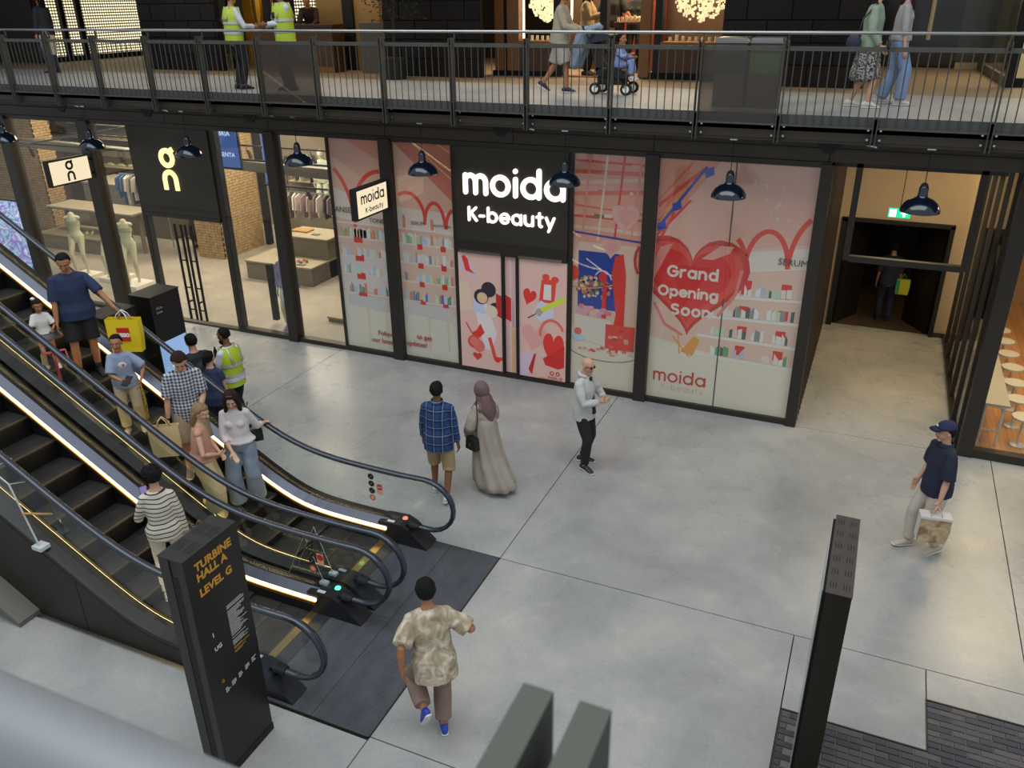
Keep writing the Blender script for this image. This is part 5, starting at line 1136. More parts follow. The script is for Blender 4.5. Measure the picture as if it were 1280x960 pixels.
box('totem_body', -10.62, -10.17, 8.97, 9.58, 0, 2.2, M_tot, t3); box('totem_cap', -10.63, -10.16, 8.96, 9.59, 2.2, 2.21, M_tside, t3); box('map_screen', -10.17, -10.165, 8.99, 9.56, .45, 1.42, glow('map_blue', (.33, .5, .82), .85), t3)
b = MB()
for k in range(60): y = 9.04+rr.random()*.45; z = .48+rr.random()*.5; b.box(-10.165, -10.164, y, y+rr.uniform(.01, .04), z, z+.012)
b.box(-10.165, -10.163, 9.3, 9.36, 1.05, 1.11, 1); obj('map_marks', b, [glow('map_white', (.85, .9, .95), .9), glow('map_deep', (.05, .15, .6), 1)], t3)
text('lettering', 'UG to', (-10.168, 9.06, 1.98), .05, M_wt, '+x', t3); text('lettering', 'Suites', (-10.168, 9.06, 1.91), .05, M_wt, '+x', t3)
t4 = empty('directory_totem', (-10.5, 8.5, 0), label='second plain black kiosk directly behind the yellow shopping bag', cat='sign')
box('totem_body', -10.75, -10.35, 8.2, 8.83, 0, 2.1, M_tot, t4); box('totem_cap', -10.76, -10.34, 8.19, 8.84, 2.1, 2.11, M_tside, t4)
# ---------------- near railing, close to the viewer ----------------
nr = empty('near_railing', (-.3, .4, 4.9), label='blurred grey railing with twin flat posts close to the camera', cat='railing')
M_near = mat('near_rail', '#4b4e46', .6, .1)
for x in (-.185, -.137):
    b = MB(); z1 = 5.9; b.box(x-.013, x+.013, .36, .462, 4.9, z1); obj('railing_post', b, M_near, nr)
b = MB(); b.tube([(-3, .222, 5.965), (3, .222, 5.965)], .038, 14); obj('handrail', b, mat('near_handrail', '#85888b', .5, .3), nr, True)
b = MB(); b.bar((-.162, .36, 5.75), (-.162, .46, 5.75), .02, .08); obj('post_spacer', b, M_near, nr)
# ---------------- people ----------------
import numpy as np
PEND = []
def remesh(parts_mb, voxel, smooth, name, mats, noise_amp=0, nscale=7, zs=.5, dec=None):
    """returns an empty mesh now; all voxel unions are evaluated together at the end and filled in by finish_meshes()"""
    me = parts_mb.mesh('tmp', []); bm = bmesh.new(); bm.from_mesh(me); bmesh.ops.recalc_face_normals(bm, faces=bm.faces); bm.to_mesh(me); bm.free()
    o = bpy.data.objects.new('tmp', me)
    r = o.modifiers.new('r', 'REMESH'); r.mode = 'VOXEL'; r.voxel_size = voxel
    if smooth: s = o.modifiers.new('s', 'SMOOTH'); s.factor = .5; s.iterations = smooth
    m2 = bpy.data.meshes.new(name); PEND.append((o, m2, mats, noise_amp, nscale, zs)); return m2
def finish_meshes():
    for q in PEND: COL.objects.link(q[0])
    dg = bpy.context.evaluated_depsgraph_get()
    for o, m2, mats, amp, ns, zs in PEND:
        src = bpy.data.meshes.new_from_object(o.evaluated_get(dg)); name = m2.name
        n = len(src.vertices)
        if amp:
            co = np.empty(n*3, 'f'); src.vertices.foreach_get('co', co); nr = np.empty(n*3, 'f'); src.vertices.foreach_get('normal', nr); c = co.reshape(-1, 3); k = ns*1.7
            x, y, z = c[:, 0]*k, c[:, 1]*k, c[:, 2]*k*zs
            v = np.sin(x*1.3+2.1*np.sin(z*.9+y))+np.sin(y*1.7+1.7*np.sin(x*1.1-z))+.6*np.sin(z*2.9+2*np.sin(x*1.9+y*.7))+.5*np.sin(x*3.7-z*2.3+y*2.9)
            src.vertices.foreach_set('co', (c+nr.reshape(-1, 3)*(v[:, None]*amp*.33)).ravel())
        src.materials.clear()
        for m in mats: src.materials.append(m)
        src.polygons.foreach_set('use_smooth', [True]*len(src.polygons)); src.update()
        for u in [u for u in COL.objects if u.data == m2]: u.data = src
        bpy.data.meshes.remove(m2); src.name = name
    for q in PEND: d = q[0].data; bpy.data.objects.remove(q[0]); bpy.data.meshes.remove(d)
def ik(a, t, l1, l2, pole):
    a = Vector(a); t = Vector(t); d = t-a; L = d.length; mx = (l1+l2)*.999
    if L > mx: t = a+d*(mx/L); d = t-a; L = mx
    L = max(L, abs(l1-l2)+.01); x = (l1*l1-l2*l2+L*L)/(2*L); h = math.sqrt(max(0, l1*l1-x*x)); u = d.normalized(); p = Vector(pole); p = (p-u*p.dot(u))
    if p.length < 1e-4: p = u.orthogonal()
    return a+u*x+p.normalized()*h, t
SKIN = {k: mat('skin_'+k, c, .55, var=.06, vscale=14) for k, c in dict(light='#c99a7e', tan='#a8734f', brown='#7c4f36', pale='#d6aa90').items()}
HAIR = {k: mat('hair_'+k, c, .75, var=.35, vscale=70, bump=.9, bscale=110, spec=.25) for k, c in dict(black='#0d0b0a', dark='#1f1510', brown='#2c1a11', blonde='#8d7352', grey='#4a4542').items()}
M_eye = mat('eye_dark', '#1d1512', .3); M_eyew = mat('eye_white', '#cfc6bd', .4); M_lip = mat('lips', '#9c5548', .5)
def person(label, loc, face, h=1.75, fem=False, feet=None, hands=None, poles=None, lean=.03, twist=0, hyaw=0, hpit=0, skin='light', hair=('short', 'black'),
           top=None, bot=None, shoes='#222222', vox=.0085, hs=1.0, wide=1.0, cat='person', name='person', group=None, body_mat=None, headless=False, curl=.45, hipz=None, lift=None, skirt=None, extras=None, palms=None, noarms=False):
    """face = compass direction in degrees the figure looks along (0 = +x, 90 = +y); local frame: x right, y forward"""
    s = h/1.75; rz = RD(face-90); root = empty(name, loc, rz, label, cat, group)
    J = {}; S = lambda *p: Vector(p)*s
    feet = feet or ((.10, .02, -8), (-.10, .0, 8)); hz_ = (hipz or .93)*s
    up = Vector((0, sin(lean), cos(lean))); fw = Vector((0, cos(lean), -sin(lean))); Rt = Matrix.Rotation(RD(twist), 3, up)
    rt = Rt @ Vector((1, 0, 0)); cf = Rt @ fw
    hc = Vector((0, 0, hz_)); waist = hc+up*.15*s; chest = hc+up*.34*s; sh = hc+up*.49*s; nb = hc+up*.555*s
    shw = (.142 if fem else .168)*s*wide**.5; hw = (.095 if fem else .09)*s
    hb = nb+up*.05*s+fw*.01*s; Rh = Matrix.Rotation(RD(twist*.5+hyaw), 3, 'Z') @ Matrix.Rotation(RD(-hpit)-lean*.5, 3, 'X')
    hu = Rh @ Vector((0, 0, 1)); hf = Rh @ Vector((0, 1, 0)); hr = Rh @ Vector((1, 0, 0)); q = s*hs
    hd = hb+hu*.095*q+hf*.012*q
    Rm = Matrix((hr, hf, hu)).transposed()
    body = MB(); w = wide
    HL = lambda x, y, z: hd+hr*(x*q)+hf*(y*q)+hu*(z*q)
    # torso, neck
    body.tube([hc-up*.06*s, hc+up*.03*s, waist, chest, sh-up*.01*s, nb-up*.03*s], [(.135*s*w, .10*s*w), ((.165 if fem else .155)*s*w, .11*s*w), ((.122 if fem else .14)*s*w, .092*s*w), (.146*s*w, .106*s*w), (.12*s*w, .082*s*w), (.075*s, .065*s)], 16, xref=rt, dome=True)
    sd0 = sh-up*.035*s; body.tube([sd0-rt*shw, nb-up*.07*s-rt*.06*s, nb-up*.07*s+rt*.06*s, sd0+rt*shw], [.046*s, .045*s, .045*s, .046*s], 10, dome=True)
    if not headless:
        body.tube([nb-up*.05*s, hb+hu*.03*q, hb+hu*.07*q], [.056*s, .052*q, .052*q], 12, dome=True)
        body.ell(HL(0, -.005, .035), .077*q, .094*q, .088*q, Rm, 18, 12)
        body.ell(HL(0, .018, -.02), .062*q, .078*q, .095*q, Rm, 18, 12, fn=lambda p: 1-.16*max(0, -p.z)*(1 if p.y > 0 else .5))
        body.ell(HL(0, .060, -.092), .030*q, .026*q, .022*q, Rm, 10, 7)
        body.tube([HL(0, .088, .022), HL(0, .104, -.022)], [.009*q, .016*q], 8, dome=True)
        body.ell(HL(0, .080, .038), .052*q, .014*q, .010*q, Rm, 10, 7)
        for k in (-1, 1):
            body.ell(HL(k*.078, -.008, -.005), .010*q, .020*q, .032*q, Rm, 8, 7)
            body.ell(HL(k*.036, .066, -.022), .022*q, .02*q, .02*q, Rm, 8, 7)
    elif headless: body.tube([nb-up*.05*s, nb+up*.03*s], [.05*s, .045*s], 12, dome=False)
    # arms and hands
    default = (( .24, .06, .78), (-.24, .06, .78)); hands = hands or (None, None); poles = poles or (None, None); palms = palms or (None, None)
    for k, (side, tg) in enumerate(((1, hands[0]), (-1, hands[1]))):
        if noarms: continue
        sp = sh+rt*(side*shw)-up*.040*s
        t = (Matrix.Rotation(-rz, 3, 'Z') @ (Vector(tg[1:])-Vector(loc)) if len(tg) == 4 else Vector(tg)*s) if tg else Vector((default[k][0]*s, default[k][1]*s, default[k][2]*s))
        if not tg: t += Vector((0, sin(lean)*.3*s, 0))
        pole = poles[k] or (side*.5, -1, -.3); el, wr = ik(sp, t, .285*s, .25*s, pole)
        fm = fem and .86 or 1.0
        body.tube([sp, sp+(el-sp)*.35, el, el+(wr-el)*.3, wr], [.050*s*fm, .046*s*fm, .037*s*fm, .040*s*fm, .026*s*fm], 10, dome=True)
        d = (wr-el).normalized(); pn = Vector(palms[k]) if palms[k] else Vector((-side, .15, 0)); pn = (pn-d*pn.dot(d)); pn = pn.normalized() if pn.length > .05 else d.orthogonal().normalized(); sd = d.cross(pn)*side
        if sd.dot(Vector((0, 1, 0.3))) < 0: sd = -sd          # thumb side
        pc = wr+d*.05*s
        body.tube([wr-d*.005*s, wr+d*.03*s, wr+d*.085*s], [(.026*s*fm, .019*s), (.038*s*fm, .016*s), (.040*s*fm, .013*s)], 10, xref=sd, dome=True)
        for i, (off, ln) in enumerate(((.032, .070), (.0115, .080), (-.0095, .074), (-.030, .058))):
            b0 = wr+d*.088*s+sd*off*s*fm; sp_ = sd*(off*.35); a = curl*(1+.08*i); p = [b0]; dd = d+sp_
            for c in (.5, .75, .75):
                dd = (Matrix.Rotation(0, 3, 'X') @ dd); ang = a*c; dd = (dd*cos(ang)+pn*sin(ang)).normalized(); p.append(p[-1]+dd*(ln*s/2.4)); 
            body.tube(p, [.0092*s, .0088*s, .008*s, .0070*s], 7, dome=True)
        tb_ = wr+d*.028*s+sd*.028*s; body.tube([tb_, tb_+(sd*.8+d*.55+pn*.25).normalized()*.034*s, tb_+(sd*.55+d*.9+pn*.5).normalized()*.062*s], [.013*s, .0105*s, .008*s], 7, dome=True)
        J['sh%d' % k] = sp; J['el%d' % k] = el; J['wr%d' % k] = wr; J['hand%d' % k] = wr+d*.08*s; J['hd%d' % k] = d
    # legs and feet
    lift = lift or (0, 0); FT = []
    for k, side in enumerate((1, -1)):
        fx, fy, ft = feet[k][:3]; fp = feet[k][3] if len(feet[k]) > 3 else 0
        hp = hc+Vector((side*hw, 0, -.02*s)); an = Vector((fx*s, fy*s, (.085+lift[k])*s)); kn, an = ik(hp, an, .425*s, .425*s, (side*.12, 1, 0))
        body.tube([hp+Vector((0, 0, .02*s)), hp+(kn-hp)*.3, kn, kn+(an-kn)*.3, an], [(.084*s*w**.5)*(1.05 if fem else 1), .078*s*w**.5, .053*s, .055*s, .036*s], 12, dome=True)
        td = Matrix.Rotation(RD(ft), 3, 'Z') @ Vector((0, cos(RD(fp)), -sin(RD(fp)))); n = Matrix.Rotation(RD(ft), 3, 'Z') @ Vector((0, sin(RD(fp)), cos(RD(fp)))); x = td.cross(n)
        F = lambda a, c, an=an, td=td, n=n: an+td*(a*s)+n*(c*s)
        body.tube([F(-.045, -.045), F(.02, -.035), F(.10, -.052), F(.15, -.06)], [(.030*s, .03*s), (.034*s, .036*s), (.038*s, .022*s), (.03*s, .014*s)], 10, xref=x, dome=True)
        J['kn%d' % k] = kn; J['an%d' % k] = an; J['hp%d' % k] = hp; FT.append((F, x, td, n))
    J.update(hc=hc, waist=waist, chest=chest, sh=sh, nb=nb, hd=hd, up=up, fw=cf, rt=rt, hu=hu, hf=hf, hr=hr, q=q, s=s, HL=HL, Rm=Rm, root=root, FT=FT, shw=shw)
    me = remesh(body, vox*(s if s < .8 else 1), 2, 'body', [body_mat or SKIN[skin]]); link('body', me, root)
    def part(nm, mb, m, smooth=True, par=None): return obj(nm, mb, m, par or root, smooth, world=False)
    J['part'] = part
    if not headless and body_mat is None:
        for k in (-1, 1):
            e = MB(); e.ell(HL(k*.031, .083, .012), .011*q, .008*q, .006*q, Rm, 8, 6, 0); e.ell(HL(k*.031, .0885, .012), .005*q, .004*q, .005*q, Rm, 8, 6, 1); part('eye', e, [M_eyew, M_eye])
            b = MB(); b.tube([HL(k*.016, .093, .032), HL(k*.034, .092, .037), HL(k*.052, .080, .030)], [.004*q, .0045*q, .003*q], 6, dome=True); part('eyebrow', b, HAIR[hair[1]] if hair else M_eye)
        b = MB(); b.ell(HL(0, .089, -.057), .022*q, .008*q, .006*q, Rm, 10, 6); part('mouth', b, M_lip)
    # clothes
    if top:
        c = dict(mat=None, sleeve=.5, hem=.02, ease=.018, neck=.012, flare=0, hood=False); c.update(top); e = c['ease']*s*.78; mb = MB(); hem = hc-up*(c['hem']*s); eh = max(e, ((bot or {}).get('ease', .012)+.026)*s)
        mb.tube([hem, hc+up*.05*s, waist, chest, sh-up*.005*s, nb-up*.015*s], [((.165 if fem else .158)*s*w+eh+c['flare']*s, .120*s*w+eh+c['flare']*s*.8), ((.168 if fem else .160)*s*w+eh, .118*s*w+eh), ((.125 if fem else .148)*s*w+(e+eh)/2, .10*s*w+(e+eh)/2), (.150*s*w+e, .110*s*w+e), (.125*s*w+e*.5, .088*s*w+e*.5), (.058*s+c['neck']*s, .055*s+c['neck']*s)], 18, xref=rt)
        mb.tube([sd0-rt*(shw+.002), nb-up*.07*s-rt*.06*s, nb-up*.07*s+rt*.06*s, sd0+rt*(shw+.002)], [.048*s+e*.6, .047*s+e*.6, .047*s+e*.6, .048*s+e*.6], 12, dome=True)
        if fem and not c.get('flat'):
            for k in (-1, 1): mb.ell(chest+rt*(k*.065*s)+cf*.085*s-up*.01*s, .06*s, .045*s, .055*s, None, 10, 8)
        for k in range(2):
            fr = c['sleeve'] if not isinstance(c['sleeve'], tuple) else c['sleeve'][k]
            if fr <= 0: continue
            a, b_, d_ = J['sh%d' % k], J['el%d' % k], J['wr%d' % k]; P = [a]; Rr = [.049*s+e*.55]
            se = e*.9+c.get('sw', 0)*s
            if fr <= .5: P += [a+(b_-a)*fr, a+(b_-a)*fr*2]; Rr += [.050*s+se, .045*s+se*1.25]
            else: P += [a+(b_-a)*.5, b_, b_+(d_-b_)*(fr-.5)*2*.98]; Rr += [.050*s+se*.8, .044*s+se*.7, (.034 if fr > .9 else .042)*s+se*.55]
            mb.tube(P, Rr, 12)
        m = c['mat']; me = remesh(mb, .012*(s if s < .8 else 1), 2, 'top', [m], .006*s if e < .03 else .009*s, 8); link(c.get('name', 'top'), me, root)
        if c.get('collar'):
            cb = MB(); n_ = 18
            cb.loft([[nb+Vector((cos(2*pi*i/n_)*r*s, sin(2*pi*i/n_)*r*s, z*s)) for i in range(n_)] for r, z in ((.080, -.03), (.072, .012), (.078, .02), (.09, -.02))], closed=True, cap=False); part('collar', cb, m)
    if bot:
        c = dict(mat=None, len=1.0, ease=.012, flare=0); c.update(bot); e = c['ease']*s; mb = MB()
        mb.tube([hc-up*.07*s, hc, waist-up*.02*s], [(.14*s*w+e, .105*s*w+e), ((.168 if fem else .158)*s*w+e, .115*s*w+e), ((.13 if fem else .145)*s*w+e, .10*s*w+e)], 16, xref=rt)
        for k in range(2):
            hp, kn, an = J['hp%d' % k], J['kn%d' % k], J['an%d' % k]; L = c['len']; w2 = w**.5
            if L <= .5: t = L*2; P = [hp+Vector((0, 0, .02*s)), hp+(kn-hp)*t*.5, hp+(kn-hp)*t]; Rr = [.088*s*w2+e, .082*s*w2+e+c['flare']*s*.5, .072*s*w2+e+c['flare']*s]
            else: t = (L-.5)*2; P = [hp+Vector((0, 0, .02*s)), hp+(kn-hp)*.4, kn, kn+(an-kn)*t*.5, kn+(an-kn)*t]; Rr = [.088*s*w2+e, .080*s*w2+e, .060*s+e+c['flare']*s*.4, .056*s+e+c['flare']*s*.7, .046*s+e+c['flare']*s]
            mb.tube(P, Rr, 14)
        me = remesh(mb, .012*(s if s < .8 else 1), 2, 'trousers', [c['mat']], .005*s, 7, .7); link(c.get('name', 'trousers' if c['len'] > .6 else 'shorts'), me, root)
    if skirt:
        c = skirt; mb = MB(); n_ = 40; rings = []
        for z, rx, ry, cx, cy in c['sec']:
            t = (c['sec'][0][0]-z); rings.append([Vector((cx*s+rx*s*(1+c.get('pleat', .05)*min(1, t*2)*sin(i*2*pi/n_*c.get('n', 9)+z*2))*cos(2*pi*i/n_), cy*s+ry*s*(1+c.get('pleat', .05)*min(1, t*2)*sin(i*2*pi/n_*c.get('n', 9)+z*2))*sin(2*pi*i/n_), z*s)) for i in range(n_)])
        mb.loft(rings); o = part(c.get('name', 'skirt'), mb, c['mat'])
        sub_ = o.modifiers.new('s', 'SUBSURF'); sub_.levels = 1; sub_.render_levels = 1
    if shoes is not None:
        m = mat('shoe_'+shoes.strip('#'), shoes, .55); sm = mat('sole_white', '#d5d2cb', .5) if shoes not in ('#1a1a1c', '#16161a') else mat('sole_dark', '#2a2a2a', .6)
        for F, x, td, n in FT:
            b = MB(); b.tube([F(-.058, -.038), F(-.02, -.022), F(.04, -.028), F(.11, -.047), F(.165, -.058)], [(.034*s, .042*s), (.040*s, .052*s), (.042*s, .044*s), (.047*s, .028*s), (.036*s, .018*s)], 12, xref=x, dome=True); so = part('shoe', b, m)
            b = MB(); b.tube([F(-.078, -.072), F(.04, -.074), F(.12, -.074), F(.185, -.070)], [(.036*s, .012*s), (.041*s, .012*s), (.049*s, .012*s), (.036*s, .010*s)], 12, xref=x, dome=True); part('sole', b, sm, par=so)
    if hair and not headless:
        st, hc_ = hair; hm = HAIR[hc_]; b = MB()
        def hairfn(front=.50, side=.02, back=-.55, vol=1.0):
            def fn(p):
                lim = front if p.y > .45 else (side if p.y > -.15 else back)
                if p.y > .45: lim = front
                elif p.y > .1: lim = side+(front-side)*((p.y-.1)/.35)
                elif p.y > -.45: lim = back+(side-back)*((p.y+.45)/.55)
                t = max(0, min(1, (p.z-lim)/.14)); nn = 1+.05*noise.noise(p*4)+.035*noise.noise(Vector((p.x*14, p.y*14, p.z*6))); return (.86+.14*t)*(vol if t > .5 else 1)*nn
            return fn
        P = dict(short=(.56, .10, -.95, 1.03), mop=(.44, -.05, -.98, 1.10), curly=(.42, -.25, -.85, 1.14), long=(.52, -.25, -.8, 1.07), bun=(.55, -.02, -.9, 1.02), bob=(.40, -.3, -.9, 1.08), buzz=(.6, .2, -.6, 1.0))[st if st in ('short', 'mop', 'curly', 'long', 'bun', 'bob', 'buzz') else 'short']
        b.ell(HL(0, -.014, .028), .089*q, .106*q, .101*q, Rm, 36, 24, fn=hairfn(*P))
        if st == 'long':
            b.tube([HL(0, -.05, .06), HL(0, -.085, -.04), HL(0, -.095, -.14), HL(0, -.09, -.24)], [(.085*q, .05*q), (.092*q, .045*q), (.09*q, .036*q), (.06*q, .02*q)], 14, xref=hr, dome=True)
            for k in (-1, 1): b.tube([HL(k*.05, .045, .09), HL(k*.082, .03, .01), HL(k*.088, .03, -.08), HL(k*.085, .05, -.18), HL(k*.08, .07, -.26)], [(.02*q, .03*q), (.022*q, .04*q), (.026*q, .034*q), (.03*q, .03*q), (.02*q, .02*q)], 10, dome=True)
        if st == 'bob':
            b.tube([HL(0, -.03, .07), HL(0, -.06, -.03), HL(0, -.055, -.13), HL(0, -.045, -.19)], [(.088*q, .06*q), (.098*q, .055*q), (.095*q, .05*q), (.08*q, .035*q)], 16, xref=hr, dome=False)
        if st == 'bun': b.ell(HL(0, -.125, .05), .04*q, .035*q, .04*q, Rm, 12, 8, fn=lambda p: 1+.08*noise.noise(p*5)); b.tube([HL(0, -.13, .04), HL(0, -.15, -.03), HL(0, -.13, -.10)], [.03*q, .026*q, .012*q], 8, dome=True)
        if st == 'curly':
            for i in range(60):
                a, z = rnd.random()*2*pi, rnd.uniform(-.3, 1); c_ = math.sqrt(max(0, 1-z*z)); y = c_*sin(a)
                if y > .55 and z < .5: continue
                if z < -.2 and y > -.1: continue
                b.ell(HL(.094*c_*cos(a), -.006+.112*y, .03+.108*z), .024*q, .024*q, .024*q, None, 7, 5)
        part('hair', b, hm)
    return J
def P2W(J, p):
    r = J['root']; return Vector(r.location)+Matrix.Rotation(r.rotation_euler.z, 3, 'Z') @ Vector(p)
# ---- patterned cloth ----
def plaid(name, c0, c1, c2, fx=5.5, fz=5.5):
    m, nt, b = nodes_mat(name); tc = N(nt, 'TexCoord'); s = N(nt, 'SeparateXYZ'); nt.links.new(tc.outputs['Object'], s.inputs[0])
    def st(src, f, w, ph=0): return mathn(nt, 'LESS_THAN', mathn(nt, 'FRACT', mathn(nt, 'MULTIPLY_ADD', src, f, ph)), w)
    a = mathn(nt, 'ADD', st(s.outputs[0], fx, .5), st(s.outputs[2], fz, .5)); c = ramp(nt, mathn(nt, 'MULTIPLY', a, .5), [(0, c0), (.5, [(x+y)/2 for x, y in zip(c0, c1)]), (1, c1)])
    l = mathn(nt, 'MAXIMUM', st(s.outputs[0], fx, .07, .22), st(s.outputs[2], fz, .07, .22)); nt.links.new(mixc(nt, l, c, c2), b.inputs['Base Color']); b.inputs['Roughness'].default_value = .85; return m
def checks(name, c0, c1, f=26):
    m, nt, b = nodes_mat(name); tc = N(nt, 'TexCoord'); s = N(nt, 'SeparateXYZ'); nt.links.new(tc.outputs['Object'], s.inputs[0])
    def st(src): return mathn(nt, 'LESS_THAN', mathn(nt, 'FRACT', mathn(nt, 'MULTIPLY', src, f)), .5)
    a = mathn(nt, 'MULTIPLY', mathn(nt, 'ADD', st(s.outputs[0]), st(s.outputs[2])), .5); nt.links.new(ramp(nt, a, [(0, c1), (.5, [(x*.55+y*.45) for x, y in zip(c0, c1)]), (1, c0)]), b.inputs['Base Color']); b.inputs['Roughness'].default_value = .85; return m
def stripes(name, c0, c1, f=19, w=.24):
    m, nt, b = nodes_mat(name); tc = N(nt, 'TexCoord'); s = N(nt, 'SeparateXYZ'); nt.links.new(tc.outputs['Object'], s.inputs[0])
    n = N(nt, 'TexNoise', Scale=4.0, Detail=1); nt.links.new(tc.outputs['Object'], n.inputs['Vector']); z = mathn(nt, 'MULTIPLY_ADD', n.outputs[0], .05, s.outputs[2])
    a = mathn(nt, 'LESS_THAN', mathn(nt, 'FRACT', mathn(nt, 'MULTIPLY', z, f)), w); nt.links.new(mixc(nt, a, c0, c1), b.inputs['Base Color']); b.inputs['Roughness'].default_value = .85; return m
def blotch(name, stops, sc=9, dist=1.5):
    m, nt, b = nodes_mat(name); tc = N(nt, 'TexCoord'); n = N(nt, 'TexNoise', Scale=sc, Detail=3, Distortion=dist); nt.links.new(tc.outputs['Object'], n.inputs['Vector']); nt.links.new(ramp(nt, n.outputs[0], stops), b.inputs['Base Color']); b.inputs['Roughness'].default_value = .85; return m
def cloth(n, c, var=.07): return mat('cloth_'+n, c, .85, var=var, vscale=5, bump=.25, bscale=18)
C = hexc
def hemis(mb, J, r, c, sx=1, sy=1, sz=1, zmin=0):
    pass
def tote(label, loc, rz, w, h, d, m, handles=None, logo=None, tilt=0, cat='bag', handle_mat=None):
    """open paper or plastic carrier bag; loc = centre of the top rim"""
    r = empty('shopping_bag', loc, rz, label, cat); b = MB(); t = .5
    P = lambda sx, sy, z, k=1: (sx*w/2*k, sy*d/2*k, z)
    rings = [[P(-1, -1, -h, .9), P(1, -1, -h, .9), P(1, 1, -h, .9), P(-1, 1, -h, .9)], [P(-1, -1, -h*.5), P(1, -1, -h*.5, 1.03), P(1, 1, -h*.5), P(-1, 1, -h*.5, 1.02)], [P(-1, -1, 0), P(1, -1, 0), P(1, 1, 0), P(-1, 1, 0)], [P(-1, -1, 0, .97), P(1, -1, 0, .97), P(1, 1, 0, .97), P(-1, 1, 0, .97)], [P(-1, -1, -h*.9, .86), P(1, -1, -h*.9, .86), P(1, 1, -h*.9, .86), P(-1, 1, -h*.9, .86)]]
    b.loft(rings); obj('bag_body', b, m, r, False, world=False)
    hh = MB()
    for sy in (-1, 1): hh.tube([(-w*.2, sy*d*.42, -.03), (-w*.14, sy*d*.3, .06), (0, sy*.01, .12), (w*.14, sy*d*.3, .06), (w*.2, sy*d*.42, -.03)], .006, 6)
    obj('bag_handle', hh, handle_mat or m, r, True, world=False)
    if logo: logo(r, w, h, d)
    return r
def tr(x): return tread(x)
# --- 1: man in navy t-shirt with the yellow bag ---
x, y = -9.52, 7.18
J = person('man in navy t-shirt and black shorts riding down with a yellow shopping bag', (x, y, tr(x)), -35, 1.76, feet=((.13, .05, -14), (-.11, -.04, 12)), hands=((.27, .16, .74), (-.44, .30, .98)), poles=((.6, -.6, -.2), (-.7, -.7, 0)), lean=.04, hyaw=-12, hpit=26, skin='tan', hair=('short', 'black'),
    top=dict(mat=cloth('navy', '#22304f'), sleeve=.46, hem=.08, ease=.030), bot=dict(mat=cloth('black_short', '#151517'), len=.44, ease=.022, flare=.006), shoes='#1a1a1c', wide=1.18)
b = MB()
for k in range(2):
    F, xx, td, n = J['FT'][k]; b.tube([F(0, -.02), J['an%d' % k]+(J['kn%d' % k]-J['an%d' % k])*.22], [(.042, .042), (.044, .044)], 12)
J['part']('socks', b, cloth('sock_black', '#17171a'))
hp = P2W(J, J['hand1'])
M_yel = mat('bag_yellow', '#e9cf1f', .35, bump=.25, bscale=10); M_lred = mat('logo_red', '#c8201c', .5); M_lw = mat('logo_white', '#f2f0ea', .5)
def lego(r, w, h, d):
    b = MB(); b.box(-.085, .085, -d/2-.008, -d/2-.003, -h*.66, -h*.66+.19, 0); obj('logo_panel', b, M_lred, r, world=False)
    t = text('logo_lettering', 'LEGO', (0, -d/2-.010, -h*.66+.068), .066, M_lw, '-y', None, .001, 'CENTER', bold=.006); t.parent = r
tote('yellow plastic carrier bag with a red square logo, held by the man in navy', (hp.x+.06, hp.y, hp.z-.09), RD(22), .44, .46, .12, M_yel, logo=lego, handle_mat=M_lw)
# --- 2: little girl with pink scooter ---
x, y = -9.72, 6.80
g = person('toddler girl in white top and grey skirt holding a pink scooter on the escalator', (x, y, tr(x)), -40, .93, fem=True, hs=1.38, feet=((.12, .06, -20), (-.12, -.02, 15)), hands=((.20, .34, 1.02), (-.22, .34, 1.10)), lean=.05, hyaw=15, hpit=10, skin='tan', hair=('bob', 'dark'),
    top=dict(mat=cloth('child_white', '#dcdad6'), sleeve=.42, hem=-.02, ease=.035, flat=True, flare=.03), skirt=dict(mat=cloth('child_grey', '#7d8088'), sec=((1.0, .16, .13, 0, 0), (.9, .20, .17, 0, 0), (.72, .26, .22, 0, 0)), pleat=.05), shoes='#d9cfc2')
b = MB(); b.ell(g['HL'](.05, -.02, .14), .028, .02, .02); g['part']('hair_bow', b, M_white)
sx, sy = -9.48, 6.66; zt = tr(sx); M_pink = mat('scooter_pink', '#d6476a', .4); sc = empty('scooter', (sx, sy, zt), RD(-30), 'pink toy scooter with an upright stem in front of the toddler girl', 'scooter')
b = MB(); b.box(-.20, .22, -.05, .05, .05, .075); obj('deck', b, M_pink, sc, world=False)
b = MB(); b.tube([(.22, 0, .07), (.20, 0, .62)], .018, 8); obj('stem', b, mat('scooter_red', '#c23a44', .4), sc, world=False); b = MB(); b.tube([(.20, -.14, .62), (.20, .14, .62)], .014, 8); obj('handlebar', b, M_pink, sc, world=False)
for (a, c) in ((-.20, 0), (.26, .06), (.26, -.06)): b = MB(); b.tube([(a, c-.012, .045), (a, c+.012, .045)], .045, 14); obj('wheel', b, M_grey, sc, world=False)
for c, cc in ((-.14, '#d9c23a'), (.14, '#e07a3a'), (-.12, '#7bb8a0')): b = MB(); b.tube([(.20, c, .62), (.22, c*1.05, .5), (.23, c, .40)], .010, 6); obj('streamer', b, mat('streamer'+cc[1:], cc, .6), sc, world=False)
